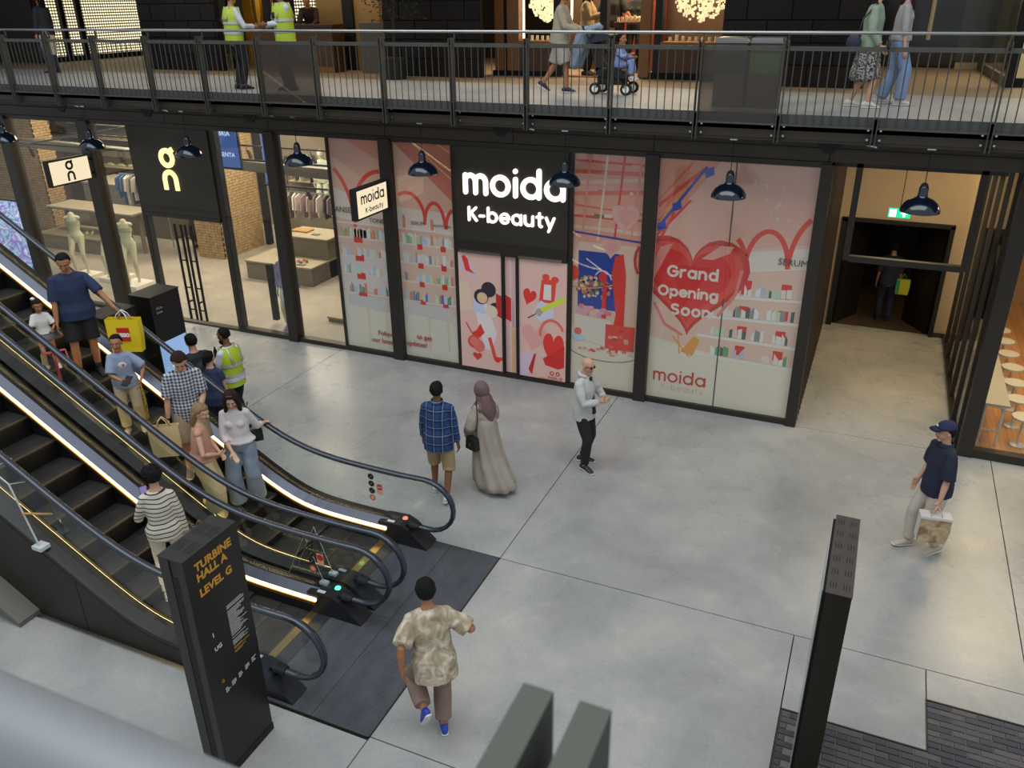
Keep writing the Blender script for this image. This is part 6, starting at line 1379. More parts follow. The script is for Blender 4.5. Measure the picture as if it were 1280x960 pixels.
# --- 3: girl in pale blue t-shirt ---
x, y = -8.50, 6.86
def tee_print(J):
    b = MB(); c = J['chest']+J['fw']*.142*J['s']+J['up']*.01
    b.ell(c-J['rt']*.02, .05, .008, .04); J['part']('shirt_print', b, mat('print_white', '#d5cfd2', .7)); b = MB(); b.ell(c-J['rt']*.03+J['fw']*.008, .016, .006, .02); J['part']('shirt_motif', b, mat('print_rose', '#b5566a', .7))
g = person('girl in pale blue t-shirt and cream trousers looking towards the camera', (x, y, tr(x)), -45, 1.33, fem=True, hs=1.14, feet=((.12, .07, -12), (-.12, .0, 12)), hands=((.02, .30, 1.06), (-.26, .20, .98)), poles=((1, -.4, -.5), (-1, -.6, .1)), lean=.03, hyaw=-10, hpit=4, skin='tan', hair=('bun', 'black'),
    top=dict(mat=cloth('child_blue', '#8d9bb3'), sleeve=.46, hem=.08, ease=.04, flat=True), bot=dict(mat=cloth('child_cream', '#b7a884'), len=.93, ease=.02, flare=.015), shoes='#c9b98e')
tee_print(g)
w = P2W(g, g['hand0']); b = MB(); b.box(-.04, .04, -.09, .09, -.008, .008); o = obj('small_toy', b, M_blackm, None, world=False); o.location = w+Vector((.03, 0, .03)); o.rotation_euler = (.3, .2, .4); tag(o, 'small dark gadget held by the girl in pale blue', 'toy')
M_scar = blotch('scarf_yellow', [(.4, C('#1d1c18')), (.5, C('#c9a92c')), (.62, C('#26241f'))], 26); w = P2W(g, g['J'] if 'J' in g else g['hand1']); b = MB(); b.tube([(0, 0, 0), (.02, 0, -.2), (-.01, .02, -.42), (.01, 0, -.55)], [(.018, .01), (.03, .012), (.03, .012), (.035, .012)], 8); o = obj('hanging_scarf', b, M_scar, None, True, world=False); o.location = w; tag(o, 'black and yellow patterned strap hanging from the girl in pale blue', 'strap')
# --- 4: man in checked shirt ---
x, y = -7.62, 6.97
J = person('dark-haired man in blue and white checked shirt looking down on the escalator', (x, y, tr(x)), -38, 1.76, feet=((.12, .04, -12), (-.12, -.02, 12)), hands=((.27, .08, .76), (-.12, .32, 1.02)), lean=.10, hyaw=-6, hpit=34, skin='light', hair=('mop', 'brown'),
    top=dict(mat=checks('checked_shirt', C('#262d45'), C('#c6c8cc'), 24), sleeve=.44, hem=.14, ease=.034), bot=dict(mat=cloth('stone', '#9d8f78'), len=.5, ease=.025, flare=.02), shoes='#8a7a66')
b = MB(); wr = J['wr0']; b.tube([wr-J['hd0']*.012, wr+J['hd0']*.012], .032, 10); J['part']('wristwatch', b, M_blackm)
tote('plain cream fabric tote bag carried by the man in the checked shirt', (x-.02, y-.42, tr(x)+.86), RD(35), .36, .42, .09, mat('tote_cream', '#dfc998', .8, bump=.2), cat='bag')
# --- 5: blonde woman, bare back, cream skirt ---
x, y = -7.20, 6.66
J = person('blonde woman with bare shoulders and long cream trousers seen from behind on the escalator', (x, y, tr(x)), 35, 1.66, fem=True, feet=((.12, .05, -10), (-.12, -.02, 10)), hands=((.06, .20, 1.02), (-.03, .22, 1.00)), poles=((1, -.4, -.4), (-1, -.4, -.4)), lean=.06, hyaw=-18, hpit=16, skin='pale', hair=('bob', 'blonde'),
    top=dict(mat=cloth('halter', '#c3927a'), sleeve=0, hem=-.06, ease=.010, neck=-.004, flat=True), bot=dict(mat=cloth('cream_wide', '#d9c396'), len=.96, ease=.04, flare=.07), shoes='#c9b79a', vox=.008)
# --- 6: woman in white top and jeans, hand on the rail ---
x, y = -7.02, 7.14
M_jean = mat('denim', '#8492a4', .85, var=.25, vscale=6, bump=.3, bscale=14)
J = person('dark-haired woman in white top and wide blue jeans resting a hand on the handrail', (x, y, tr(x)), -58, 1.72, fem=True, feet=((.12, .06, -10), (-.12, -.04, 12)), hands=((.06, .24, .93), ('w', -6.93, 7.55, 1.36)), poles=((1, -.5, -.3), (-.4, -.4, -1)), lean=.05, hyaw=4, hpit=28, skin='pale', hair=('long', 'brown'),
    top=dict(mat=cloth('white_top', '#d6cfcd'), sleeve=.72, hem=-.08, ease=.010), bot=dict(mat=M_jean, len=.98, ease=.024, flare=.05), shoes='#16161a', vox=.0075, palms=((0, .3, 1), (0, 0, -1)), name='person')
b = MB(); h = J['HL']; b.tube([h(-.06, .040, .118), h(-.02, .058, .124), h(.02, .058, .124), h(.06, .040, .118)], [(.014, .02)]*4, 8); J['part']('sunglasses', b, mat('lens_brown', '#1d1210', .1))
b = MB(); c = J['waist']-J['up']*.035; b.loft([[c+Vector((cos(2*pi*i/28)*r, sin(2*pi*i/28)*r*.8, z)) for i in range(28)] for r, z in ((.163, -.018), (.163, .018))], cap=False); J['part']('belt', b, mat('belt_navy', '#1c2233', .5))
hb = empty('handbag', P2W(J, (-.20, -.06, .98)), RD(-40), 'small black crossbody bag at the hip of the woman in jeans', 'bag'); b = MB(); b.box(-.035, .035, -.09, .09, -.08, .07); obj('bag_body', b, M_blackm, hb, world=False); b = MB(); b.tube([(0, -.08, .07), (-.06, -.10, .25), (-.12, -.02, .43)], .008, 6); obj('strap', b, mat('strap_black', '#1a1818', .6), hb, world=False)
# --- 7: woman in striped top on the near escalator ---
x, y = -6.74, 5.50
J = person('woman in black and white striped top riding up with her back to the camera', (x, y, tr(x)), 135, 1.68, fem=True, feet=((.12, .04, -8), (-.12, -.04, 8)), hands=((.24, .02, .80), (-.16, .26, 1.20)), poles=((1, -.6, -.3), (-.5, -.6, -.9)), lean=.02, hyaw=12, hpit=14, skin='light', hair=('curly', 'black'),
    top=dict(mat=stripes('striped_knit', C('#d3cbb9'), C('#23252e')), sleeve=(1.0, .96), hem=.08, ease=.020, neck=.03, flat=True), bot=dict(mat=cloth('white_jeans', '#d8d3c8', .04), len=.98, ease=.008), shoes='#d5d2cb')
w = P2W(J, J['hand1']); ph = empty('phone', w+Vector((-.04, 0, .05)), RD(60), 'phone with a lit purple screen held up by the woman in stripes', 'phone'); b = MB(); b.box(-.04, .04, -.006, .006, -.08, .08); obj('phone_case', b, M_blackm, ph, world=False)
b = MB(); b.box(-.036, .036, -.0075, -.006, -.075, .075); obj('phone_screen', b, glow('phone_screen', (.25, .22, .45), .9), ph, world=False)
w = P2W(J, (.36, .10, .74)); tote('brown paper bag hanging beside the woman in stripes', (w.x, w.y, w.z), RD(35), .22, .30, .12, mat('kraft_brown', '#8a6d49', .8, bump=.3))
w = P2W(J, J['hand0']); cn = empty('umbrella', w, RD(0), 'slim dark rolled umbrella with a pale trim in the hand of the woman in stripes', 'umbrella'); w_ = MB(); w_.tube([(0, 0, .04), (.02, -.01, -.18), (.05, -.02, -.50)], [(.012, .012), (.03, .03), (.012, .012)], 8, dome=True); obj('canopy_rolled', w_, M_blackm, cn, world=False)
w_ = MB(); w_.ell((.01, -.01, -.10), .045, .03, .035); w_.ell((.025, -.03, -.16), .035, .03, .03); obj('charm', w_, blotch('charm_pattern', [(.45, C('#c9bd86')), (.55, C('#1d1c18'))], 30), cn, True, world=False)
# --- group at the kiosk ---
M_vest = mat('hi_vis', '#b3c937', .6, emit=.0); M_ref = mat('reflective_tape', '#c9cbc6', .3, .4); M_shirtw = cloth('shirt_white', '#c9cdd6')
def vest(J, wide=1.0, tape=True, tag_=False):
    s = J['s']; e = .050; rt, up, fw = J['rt'], J['up'], J['fw']; mb = MB(); n_ = 28
    lv = [(J['hc']-up*.10*s, .20, .155), (J['hc']+up*.05*s, .198, .155), (J['waist'], .190, .148), (J['chest'], .200, .158), (J['sh']-up*.03*s, .196, .14), (J['sh']+up*.045*s, .13, .09)]
    mb.loft([[c+rt*(rx*s*wide*cos(2*pi*i/n_))+fw*(ry*s*wide*sin(2*pi*i/n_)) for i in range(n_)] for c, rx, ry in lv], cap=False); J['part']('safety_vest', mb, M_vest)
    for z in (.08, .26):
        b = MB(); c = J['hc']+up*z*s; b.loft([[c+up*dz*s+rt*(.207*s*wide*cos(2*pi*i/n_))+fw*(.165*s*wide*sin(2*pi*i/n_)) for i in range(n_)] for dz in (-.025, .025)], cap=False); J['part']('reflective_band', b, M_ref)
    for k in (-1, 1):
        for g_ in (1, -1):
            a = J['hc']+up*.28*s+rt*(k*.10*s)+fw*(g_*.158*s*wide); c = J['sh']+up*.045*s+rt*(k*.10*s)+fw*(g_*.085*s*wide); b = MB(); b.bar(a, c, .045*s, .006, up=fw); J['part']('reflective_strap', b, M_ref)
J = person('bearded security guard in yellow hi-vis vest standing by the kiosk', (-8.94, 9.20, 0), 180, 1.80, feet=((.14, .02, -10), (-.14, 0, 10)), hands=((.14, .30, 1.16), (-.10, .32, 1.14)), lean=.03, hpit=10, hyaw=8, skin='brown', hair=('buzz', 'black'), top=dict(mat=M_shirtw, sleeve=.97, hem=.02, ease=.024), bot=dict(mat=cloth('guard_black', '#17171a'), len=.98, ease=.015), shoes='#1a1a1c', wide=1.05)
vest(J); b = MB(); b.ell(J['HL'](0, .045, -.085), .062, .062, .065, J['Rm'], 16, 12, fn=lambda p: 1 if p.y > -.1 and p.z < .35 else .75); J['part']('beard', b, HAIR['black'])
w = P2W(J, J['hand0']); b = MB(); b.tube([(0, 0, -.06), (0, 0, .07), (0, 0, .14)], [.028, .028, .006], 8); o = obj('radio', b, M_blackm, None, world=False); o.location = w+Vector((-.02, 0, .04)); tag(o, 'black two-way radio in the hands of the bearded guard', 'radio')
J = person('woman with dark ponytail and navy sleeveless top talking to the bearded guard', (-8.86, 8.66, 0), 110, 1.62, fem=True, hands=((.24, .10, .80), (-.05, .30, 1.10)), lean=.04, hyaw=-15, skin='light', hair=('bun', 'black'), top=dict(mat=cloth('navy_top', '#2a3550'), sleeve=.22, hem=.1, ease=.03, flat=True), bot=dict(mat=cloth('navy_trouser', '#262b3a'), len=.98, ease=.03), shoes='#1a1a1c')
w = P2W(J, J['wr0']); b = MB(); b.tube([J['wr0']-J['hd0']*.01, J['wr0']+J['hd0']*.01], .03, 10); J['part']('wristwatch', b, M_blackm)
J = person('man in dark jacket and black backpack facing the blue kiosk screen', (-9.22, 8.78, 0), 160, 1.80, hands=((.15, .34, 1.15), (-.22, .1, .80)), lean=.06, hpit=12, skin='light', hair=('short', 'black'), top=dict(mat=cloth('dark_jacket', '#20232d'), sleeve=.98, hem=.1, ease=.035), bot=dict(mat=cloth('dark_jean', '#1b1e26'), len=.98, ease=.015), shoes='#1a1a1c', wide=1.1)
bp = empty('backpack', P2W(J, (0, -.24, 1.2)), J['root'].rotation_euler.z, 'black backpack worn by the man at the kiosk', 'bag'); b = MB(); b.ell((0, 0, 0), .17, .12, .25, None, 16, 12, fn=lambda p: 1/max(abs(p.x), abs(p.y), abs(p.z))**.45); obj('pack_body', b, M_blackm, bp, True, world=False)
b = MB(); b.ell((0, -.11, -.06), .12, .04, .12, None, 12, 8); obj('front_pocket', b, mat('pack_pocket', '#22242a', .7), bp, True, world=False)
# --- plaid man ---
J = person('man in blue plaid shirt and khaki shorts walking away', (-4.98, 8.72, 0), 103, 1.77, feet=((.12, -.16, -6, 18), (-.13, .14, 6)), lift=(.02, 0), hands=((.26, .05, .80), (-.27, .14, .80)), lean=.02, hyaw=-4, skin='brown', hair=('short', 'black'), top=dict(mat=plaid('plaid_shirt', C('#101a38'), C('#22406f'), C('#6f8ab0'), 8.5, 8.5), sleeve=(.96, .97), hem=.16, ease=.036, collar=True), bot=dict(mat=cloth('khaki', '#a8906a'), len=.58, ease=.026, flare=.014), shoes='#c9c9cc', vox=.0075)
b = MB(); b.box(-.04, .04, -.005, .005, -.07, .07)
# --- hijab woman ---
M_abaya = mat('abaya', '#a1978a', .8, var=.12, vscale=4, bump=.4, bscale=9)
J = person('woman in mauve hijab and long pale grey-brown abaya walking', (-4.52, 9.22, 0), 158, 1.62, fem=True, feet=((.12, .20, -6), (-.10, -.24, 6, 14)), hands=((.16, .22, .98), (-.20, .18, .92)), poles=((1, -.7, -.3), (-1, -.7, -.3)), lean=.02, hyaw=8, hpit=6, skin='light', hair=None,
    top=dict(mat=M_abaya, sleeve=(.86, .86), hem=.0, ease=.045, sw=.03, flat=True), skirt=dict(mat=M_abaya, name='abaya', sec=((1.26, .19, .155, 0, 0), (1.08, .205, .175, 0, -.01), (.90, .215, .195, 0, -.02), (.70, .225, .225, .01, -.04), (.42, .25, .29, .02, -.09), (.17, .28, .36, .03, -.15), (.04, .30, .42, .04, -.19)), pleat=.09, n=9), shoes='#b39f86', vox=.0085)
M_hij = mat('hijab_mauve', '#6e5654', .8, var=.12, vscale=8, bump=.5, bscale=16); h = J['HL']; b = MB()
def hj(p): 
    return .80 if (p.y > .62 and -.62 < p.z < .52 and abs(p.x) < .62) else 1+.02*noise.noise(p*5)
b.ell(h(0, -.008, .01), .097, .118, .135, J['Rm'], 40, 28, fn=hj); J['part']('hijab', b, M_hij)
b = MB(); b.tube([h(0, 0, -.06), J['nb']+Vector((0, .0, .0)), J['sh']-Vector((0, 0, .03)), J['chest']+Vector((.0, -.02, .05))], [(.088, .098), (.10, .105), (.195, .135), (.17, .14)], 24, xref=(1, 0, 0)); me = remesh(b, .011, 2, 'hijab_drape', [M_hij], .012, 9); link('hijab_drape', me, J['root'])
b = MB(); b.tube([J['nb']+Vector((.01, -.05, .05)), J['sh']+Vector((.01, -.09, -.04)), J['chest']+Vector((.02, -.12, .02)), J['waist']+Vector((.02, -.13, .08))], [(.09, .06), (.13, .06), (.10, .05), (.03, .02)], 14, xref=(1, 0, 0), dome=True); J['part']('hijab_tail', b, M_hij)
hb = empty('handbag', P2W(J, (-.25, -.02, .80)), J['root'].rotation_euler.z, 'small black handbag with a long strap on the woman in hijab', 'bag'); b = MB(); b.prism([(-.10, -.09), (.10, -.09), (.085, .09), (-.085, .09)], 'x', -.045, .045); obj('bag_body', b, M_blackm, hb, world=False)
b = MB(); b.tube([(0, -.08, .09), (.05, -.06, .35), (.10, .0, .62), (.09, .07, .36), (0, .08, .09)], .008, 6); obj('strap', b, mat('strap_brown', '#2d2422', .6), hb, world=False); b = MB(); b.box(-.052, -.045, -.015, .015, -.02, .02); obj('clasp', b, M_chrome, hb, world=False)
# --- bald man ---
M_grj = cloth('pale_jacket', '#bdbcb8')
J = person('bald man in sunglasses and pale grey hooded jacket standing mid-floor', (-3.42, 10.30, 0), -12, 1.77, feet=((.12, .10, -16), (-.10, -.06, 20)), hands=((.03, .28, 1.14), (-.05, .27, 1.18)), poles=((1, -.5, -.6), (-1, -.5, -.6)), lean=.0, hyaw=-8, hpit=12, skin='light', hair=None, top=dict(mat=M_grj, sleeve=(.96, .96), hem=.12, ease=.042, neck=.02), bot=dict(mat=cloth('black_trouser', '#19191c'), len=.97, ease=.016), shoes='#23262c', vox=.0075)
h = J['HL']; b = MB()
for k in (-1, 1): b.ell(h(k*.033, .094, .012), .027, .008, .020, J['Rm'], 12, 8)
b.tube([h(-.075, .01, .016), h(-.06, .085, .016), h(.06, .085, .016), h(.075, .01, .016)], .004, 6); J['part']('sunglasses', b, mat('lens_black', '#0c0c0e', .08))
b = MB(); c = J['nb']; b.tube([c+Vector((-.075, .05, .0)), c+Vector((-.09, -.03, .01)), c+Vector((0, -.10, -.01)), c+Vector((.09, -.03, .01)), c+Vector((.075, .05, .0))], [.022, .035, .05, .035, .022], 10, dome=True); J['part']('hood', b, M_grj)
b = MB(); b.bar(J['nb']+Vector((0, .085, -.03)), J['hc']+Vector((0, .175, -.02)), .07, .02, up=(0, 1, 0)); J['part']('inner_shirt', b, cloth('navy_shirt', '#1d2330'))
b = MB(); 
for k in range(2): 
    F, xx, td, n = J['FT'][k]; b.tube([F(-.06, -.060), F(.05, -.058), F(.16, -.064)], [(.043, .008), (.047, .008), (.044, .006)], 10, xref=xx, dome=True)
J['part']('shoe_stripe', b, mat('shoe_silver', '#c9ccd0', .4))
# --- man in cap with paper bag ---
J = person('man in navy cap and dark polo walking with a brown paper bag', (1.24, 9.98, 0), -152, 1.80, feet=((.10, .14, 4, -6), (-.10, -.10, 6, 12)), lift=(.0, .015), hands=((.22, .10, .90), (-.26, .10, .84)), poles=((.6, -1, 0), (-.6, -1, 0)), lean=.02, hyaw=-8, hpit=4, skin='light', hair=('short', 'black'), top=dict(mat=cloth('navy_polo', '#1c2236'), sleeve=(.50, .47), hem=.10, ease=.040, sw=.008, collar=True), bot=dict(mat=cloth('stone_trouser', '#bdb3a6'), len=.95, ease=.022), shoes='#b9ae9e', vox=.0075)
h = J['HL']; M_cap = cloth('cap_navy', '#22294a', .05); b = MB(); b.ell(h(0, -.004, .062), .097, .115, .090, J['Rm'], 24, 16, fn=lambda p: 1 if p.z > -.05 else .8)
b.loft([[h(x_, y_, z_) for x_, y_, z_ in ((-.085, .06, .060), (-.03, .095, .068), (.03, .095, .068), (.085, .06, .060))], [h(x_, y_, z_) for x_, y_, z_ in ((-.075, .15, .048), (-.03, .185, .055), (.03, .185, .055), (.075, .15, .048))]], closed=True); J['part']('cap', b, M_cap)
b = MB(); b.ell(h(0, .106, .100), .022, .006, .018, J['Rm'], 10, 6); J['part']('cap_badge', b, M_lw)
w = P2W(J, J['hand1']); 
def crumple(r, w, h, d): 
    b = MB(); b.box(-w/2-.004, w/2+.004, -d/2-.004, d/2+.004, -.03, .002); obj('bag_rim', b, mat('paper_white', '#cfccc6', .7), r, world=False)
    b = MB(); b.box(-w/2-.003, -w/2-.001, -d/2, d/2, -h*.95, -.03); obj('bag_side', b, MC['paper_white'], r, world=False)
tote('creased brown paper carrier with a white side, held by the man in the cap', (w.x, w.y, w.z-.10), RD(8), .34, .36, .16, blotch('kraft_crease', [(.35, C('#8c7252')), (.5, C('#b59c78')), (.65, C('#c9b594'))], 10, .5), logo=crumple, handle_mat=mat('twine', '#cbb996', .8))
# --- running youth ---
M_camo = blotch('marbled_shirt', [(.34, C('#8b7a60')), (.48, C('#a89a82')), (.56, C('#bdb29c')), (.68, C('#d2cab8'))], 8, 1.2)
J = person('youth in marbled beige shirt and bright blue trainers running to the escalators', (-3.04, 5.02, 0), 132, 1.70, feet=((.05, .0, -6), (-.15, -.12, 10, 60)), lift=(0, .36), hands=((.42, .20, 1.06), (-.32, -.02, .92)), poles=((.6, -1, -.2), (-.7, -1, .1)), lean=.33, twist=-8, hyaw=0, hpit=2, skin='tan', hair=('mop', 'black'), top=dict(mat=M_camo, sleeve=(.44, .44), hem=.16, ease=.042, sw=.012), bot=dict(mat=cloth('mushroom', '#8b7568'), len=.93, ease=.026, flare=.012), shoes='#2740a8', vox=.0075, hipz=.90)
# --- figure in the passage ---
J = person('dark-clothed person with a yellow and green bag in the unlit passage doorway', (.52, 18.55, 0), 90, 1.72, skin='tan', hair=('short', 'black'), top=dict(mat=cloth('passage_navy', '#1c2230'), sleeve=.5, hem=.1, ease=.03), bot=dict(mat=cloth('passage_jean', '#1a2338'), len=.98), shoes='#1a1a1c', vox=.014)
tote('small yellow and green carrier bag in the passage doorway', (.80, 18.45, .98), 0, .26, .32, .08, mat('bag_green_yellow', '#b9b422', .5), handle_mat=mat('bag_green', '#2f8a4a', .5), logo=lambda r, w, h, d: obj('bag_stripe', MB().box(-w/2-.002, -w/2+.07, -d/2-.004, -d/2-.002, -h*.95, 0), MC['bag_green'], r, world=False))
# --- upstairs ---
def up(label, x, y, face, h, **k): return person(label, (x, y, ZD), face, h, vox=.011, **k)
J = up('security guard in yellow hi-vis vest with his back turned, left of the pair upstairs', -10.90, 12.6, 65, 1.63, hands=((.20, .34, 1.12), (-.20, .12, .8)), skin='tan', hair=('short', 'dark'), top=dict(mat=M_shirtw, sleeve=.97, hem=.02, ease=.024), bot=dict(mat=MC['cloth_guard_black'], len=.98), shoes='#1a1a1c'); vest(J, 1.05)
text('vest_text', 'SECURITY', (0, 0, 0), .06, M_blackm, '+y', J['root'], align='CENTER').location = J['chest']+Vector((0, -.182, -.05))
J = up('security guard facing the camera in open yellow vest, behind the mesh screen upstairs', -9.86, 12.70, -115, 1.70, hands=((.26, .26, 1.08), (.08, .30, 1.12)), hpit=14, skin='brown', hair=('short', 'black'), top=dict(mat=M_shirtw, sleeve=.97, hem=.02, ease=.026), bot=dict(mat=cloth('guard_grey', '#3a3632'), len=.98), shoes='#1a1a1c', wide=1.1); vest(J, 1.1)
b = MB(); b.tube([J['nb']+Vector((.05, .10, 0)), J['chest']+Vector((.0, .175, -.02)), J['waist']+Vector((.02, .185, .02))], .008, 6); b.box(-.03, .03, .17, .20, J['chest'].z-.05, J['chest'].z+.04); J['part']('lanyard', b, M_blackm)
J = up('man in beige hoodie pushing a pushchair upstairs', -5.20, 13.85, 5, 1.60, feet=((.10, .16, -4), (-.10, -.34, 4, 30)), lift=(0, .06), hands=((.14, .38, 1.04), (-.14, .38, 1.04)), lean=.08, hyaw=-25, hpit=18, skin='tan', hair=('short', 'dark'), top=dict(mat=cloth('beige_hood', '#a69a84'), sleeve=(.96, .96), hem=.10, ease=.045), bot=dict(mat=cloth('light_shorts', '#a49c90'), len=.5, ease=.035, flare=.03), shoes='#20263a')
pc = empty('pushchair', (-4.25, 13.75, ZD), RD(0), 'black folding pushchair with a blue denim jacket over the handles upstairs', 'pushchair')
b = MB(); 
for yy in (-.22, .22): b.tube([(-.45, yy, 1.02), (-.30, yy, .78), (.28, yy, .12)], .013, 6); b.tube([(-.20, yy, .12), (.10, yy, .62), (.30, yy, .52)], .013, 6)
b.tube([(-.45, -.22, 1.02), (-.45, .22, 1.02)], .015, 6); obj('frame', b, M_blackm, pc, world=False)
b = MB(); b.prism([(-.22, .42), (.22, .36), (.30, .30), (.28, .26), (-.22, .30)], 'y', -.19, .19); b.prism([(-.22, .36), (-.34, .80), (-.28, .84), (-.14, .42)], 'y', -.19, .19); obj('seat', b, mat('pushchair_seat', '#16181f', .8), pc, world=False)
b = MB(); b.prism([(-.36, .78), (-.20, .95), (.02, .90), (-.02, .84), (-.22, .80)], 'y', -.21, .21); obj('canopy', b, mat('pushchair_canopy', '#1d2536', .7), pc, world=False)
for (a, c) in ((-.22, -.2), (-.22, .2), (.30, -.2), (.30, .2)): b = MB(); b.tube([(a, c-.02, .10), (a, c+.02, .10)], .095, 16); o = obj('wheel', b, M_blackm, pc, world=False); b = MB(); b.tube([(a, c-.024, .10), (a, c+.024, .10)], .055, 12); obj('wheel_hub', b, M_white, o, world=False)
b = MB(); b.box(-.20, .22, -.16, .16, .16, .28); obj('basket', b, M_blackm, pc, world=False)
b = MB(); b.tube([(-.28, 0, 1.0), (-.46, .0, .92), (-.56, .02, .68), (-.62, -.02, .46)], [(.25, .07), (.27, .12), (.24, .14), (.14, .09)], 14, xref=(0, 1, 0), dome=True); me = remesh(b, .013, 1, 'denim_jacket', [M_jean], .022, 9); o = link('denim_jacket', me); o.location = (-4.25, 13.75, ZD); tag(o, 'faded blue denim jacket slung over the pushchair handles', 'jacket')
M_bb = cloth('baby_blue', '#8797c9')
J = person('small child in pale blue sitting in the pushchair upstairs', (-4.14, 13.75, ZD+.12), 0, .92, hs=1.4, feet=((.12, .42, 0), (-.12, .42, 0)), hipz=.62, lift=(.22, .22), hands=((.2, .38, .95), (-.2, .38, .85)), skin='tan', hair=('short', 'black'), top=dict(mat=M_bb, sleeve=.9, hem=.05, ease=.04), bot=dict(mat=M_bb, len=.9, ease=.03), shoes='#c9c9cc', vox=.014)
M_leop = blotch('leopard', [(.44, C('#1a1a1c')), (.50, C('#77736e')), (.56, C('#a39f99'))], 42, .3)
J = up('woman in sage cardigan and leopard midi skirt walking upstairs', -.42, 13.15, 0, 1.58, fem=True, feet=((.10, .10, 0), (-.10, -.16, 0)), hands=((.20, .16, .9), (-.22, .1, .85)), skin='light', hair=('bob', 'brown'), top=dict(mat=cloth('sage', '#8b9a86'), sleeve=.97, hem=.12, ease=.045, flat=True), skirt=dict(mat=M_leop, sec=((1.0, .17, .14, 0, 0), (.8, .20, .17, 0, 0), (.5, .235, .22, 0, 0), (.36, .25, .24, 0, 0)), pleat=.06), shoes='#c9c4ba')
b = MB(); b.tube([J['sh']+Vector((.10, .02, .06)), J['chest']+Vector((.16, -.13, 0)), J['hc']+Vector((.2, -.17, .05))], .012, 6); b.ell(J['hc']+Vector((.2, -.2, 0)), .05, .10, .13); J['part']('shoulder_bag', b, mat('bag_navy', '#20283c', .6))
J = up('woman in pale top and light blue jeans walking beside the leopard skirt upstairs', -.05, 13.60, 5, 1.60, fem=True, feet=((.10, .12, 0), (-.10, -.14, 0)), skin='light', hair=('long', 'brown'), top=dict(mat=cloth('ash_top', '#a39f9e'), sleeve=.7, hem=.0, ease=.02), bot=dict(mat=mat('denim_light', '#7f95b8', .85, var=.12, vscale=6), len=.98, ease=.02, flare=.03), shoes='#c9c4ba')
J = up('person in dark clothes carrying a pale tote bag at the far left upstairs', -17.8, 14.4, 180, 1.68, fem=True, skin='tan', hair=('long', 'black'), top=dict(mat=cloth('far_dark', '#22252e'), sleeve=.97, hem=.1, ease=.03), bot=dict(mat=cloth('far_jean', '#2a3450'), len=.98), shoes='#1a1a1c')
tote('pale canvas tote bag behind the railing at the far left upstairs', (-17.45, 14.1, ZD+.82), 0, .36, .40, .10, mat('canvas_pale', '#b5a58e', .8))
J = up('stooping barista with dark hair behind the café counter upstairs', -12.35, 16.95, -70, 1.66, lean=.55, hpit=20, hands=((.15, .62, 1.0), (-.15, .62, 1.0)), skin='tan', hair=('bun', 'black'), top=dict(mat=cloth('barista_brown', '#2e1a16'), sleeve=.9, hem=.1, ease=.025), bot=dict(mat=MC['cloth_guard_black'], len=.98), shoes='#1a1a1c')
J = up('shopper in tan coat examining something just inside the gift shop doorway', -5.85, 17.1, 0, 1.66, fem=True, hands=((.1, .36, 1.2), (-.1, .36, 1.2)), hpit=15, skin='tan', hair=('long', 'brown'), top=dict(mat=cloth('tan_coat', '#8f7752'), sleeve=.95, hem=.3, ease=.05, flat=True), bot=dict(mat=MC['cloth_guard_black'], len=.98), shoes='#1a1a1c')
J = up('tall shopper in black t-shirt seen from behind inside the gift shop', -5.5, 17.7, 80, 1.80, hands=((.3, .2, 1.0), (-.3, .2, 1.0)), skin='light', hair=('short', 'dark'), top=dict(mat=cloth('black_tee', '#121214'), sleeve=.48, hem=.08, ease=.035), bot=dict(mat=MC['cloth_guard_black'], len=.98), shoes='#1a1a1c', wide=1.1)
J = up('fair-haired shop assistant in black behind the gift shop table', -5.1, 18.0, -90, 1.68, fem=True, hands=((.1, .34, 1.1), (-.1, .34, 1.1)), skin='light', hair=('bun', 'blonde'), top=dict(mat=MC['cloth_black_tee'], sleeve=.2, hem=.08, ease=.015), bot=dict(mat=MC['cloth_guard_black'], len=.98), shoes='#1a1a1c')
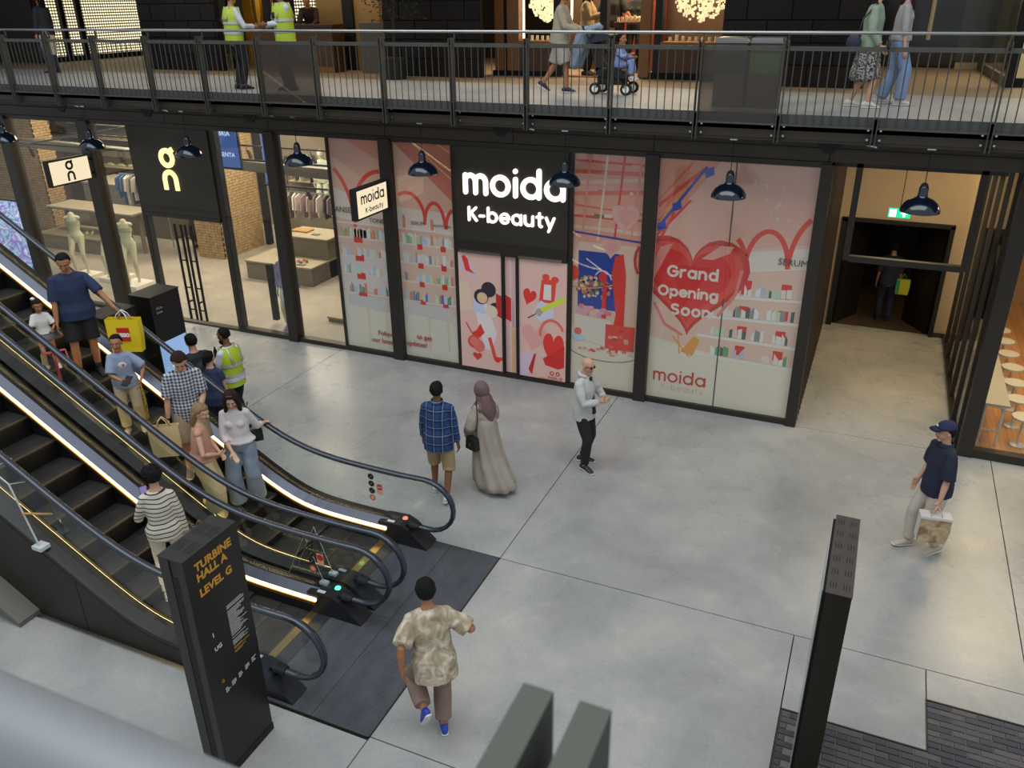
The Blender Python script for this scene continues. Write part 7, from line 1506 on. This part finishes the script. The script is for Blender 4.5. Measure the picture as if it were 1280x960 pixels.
# --- shop figures downstairs ---
M_man = mat('mannequin_ivory', '#c9c8ab', .45)
for (x, y), f, lb, ft in zip(mpl, (-60, -75, -55), ('leftmost', 'middle', 'rightmost'), (((.10, .14, 0, 40), (-.08, -.05, 0, 40)),)*3):
    J = person(lb+' of three headless ivory mannequins in the sports shop window', (x, y, .09), f, 1.84, fem=True, feet=ft, lift=(.03, .03), hands=((.20, -.16, .95), (-.2, -.16, .95)), poles=((1, -1, 0), (-1, -1, 0)), hair=None, noarms=True, body_mat=M_man, headless=True, shoes=None, cat='mannequin', name='mannequin', vox=.011, curl=.15,
        top=dict(mat=mat('mannequin_bra', '#b9baa2', .8), sleeve=0, hem=-.17, ease=.006, neck=-.02, flat=True) if 0 else None)
    b = MB(); c = J['chest']; b.loft([[c+J['up']*dz+J['rt']*(.166*cos(2*pi*i/24))+J['fw']*(.122*sin(2*pi*i/24)) for i in range(24)] for dz in (-.05, .06)], cap=False); J['part']('sports_top', b, mat('mannequin_top', '#a9ab92', .8))
J = person('dressed mannequin in white cap and lilac jacket behind the glass by the column', (-11.05, 13.35, .0), -80, 1.82, fem=True, hands=((.24, .02, .8), (-.24, .02, .8)), hair=None, body_mat=M_man, cat='mannequin', name='mannequin', shoes='#9d8fb8', vox=.012, top=dict(mat=cloth('lilac', '#8f86a8'), sleeve=.9, hem=.02, ease=.03, flat=True), skirt=dict(mat=cloth('white_skirt', '#c9cfcf'), sec=((1.0, .17, .14, 0, 0), (.8, .19, .16, 0, 0), (.55, .20, .17, 0, 0)), pleat=.04))
b = MB(); b.ell(J['HL'](0, 0, .06), .10, .12, .09, J['Rm'], 20, 12, fn=lambda p: 1 if p.z > -.1 else 1.25 if p.z > -.25 else .8); J['part']('cap', b, M_white)
b = MB(); b.box(-11.62, -11.5, 13.4, 13.5, .1, 1.35); tag(obj('dark_banner', b, M_blackm), 'slim dark garment hanging beside the dressed mannequin', 'clothes')
J = person('shopper in long dark coat near the back of the sports shop', (-17.55, 17.6, 0), 100, 1.62, fem=True, skin='tan', hair=('long', 'black'), top=dict(mat=cloth('long_dark', '#2a2024'), sleeve=.97, hem=.1, ease=.03, flat=True), skirt=dict(mat=cloth('long_dark_skirt', '#2a1f22'), sec=((1.0, .19, .16, 0, 0), (.6, .23, .2, 0, 0), (.15, .27, .24, 0, 0))), shoes='#1a1a1c', vox=.013)
for i, (x, z) in enumerate(((-14.2, 1.0), (-13.75, 1.0))):
    J = person(('left' if not i else 'right')+' full pale mannequin standing on the back counter of the sports shop', (x, 19.2, z), -80, 1.7, fem=bool(i), hair=None, body_mat=M_man, cat='mannequin', name='mannequin', shoes='#d5d2cb', vox=.014, top=dict(mat=cloth('mist', '#aeb3a0'), sleeve=.95, hem=.1, ease=.03), bot=dict(mat=cloth('mist_t', '#b9c2ae'), len=.98))
finish_meshes()
print('tris', sum(len(m.loop_triangles) or sum(len(p.vertices)-2 for p in m.polygons) for m in bpy.data.meshes if m.users))
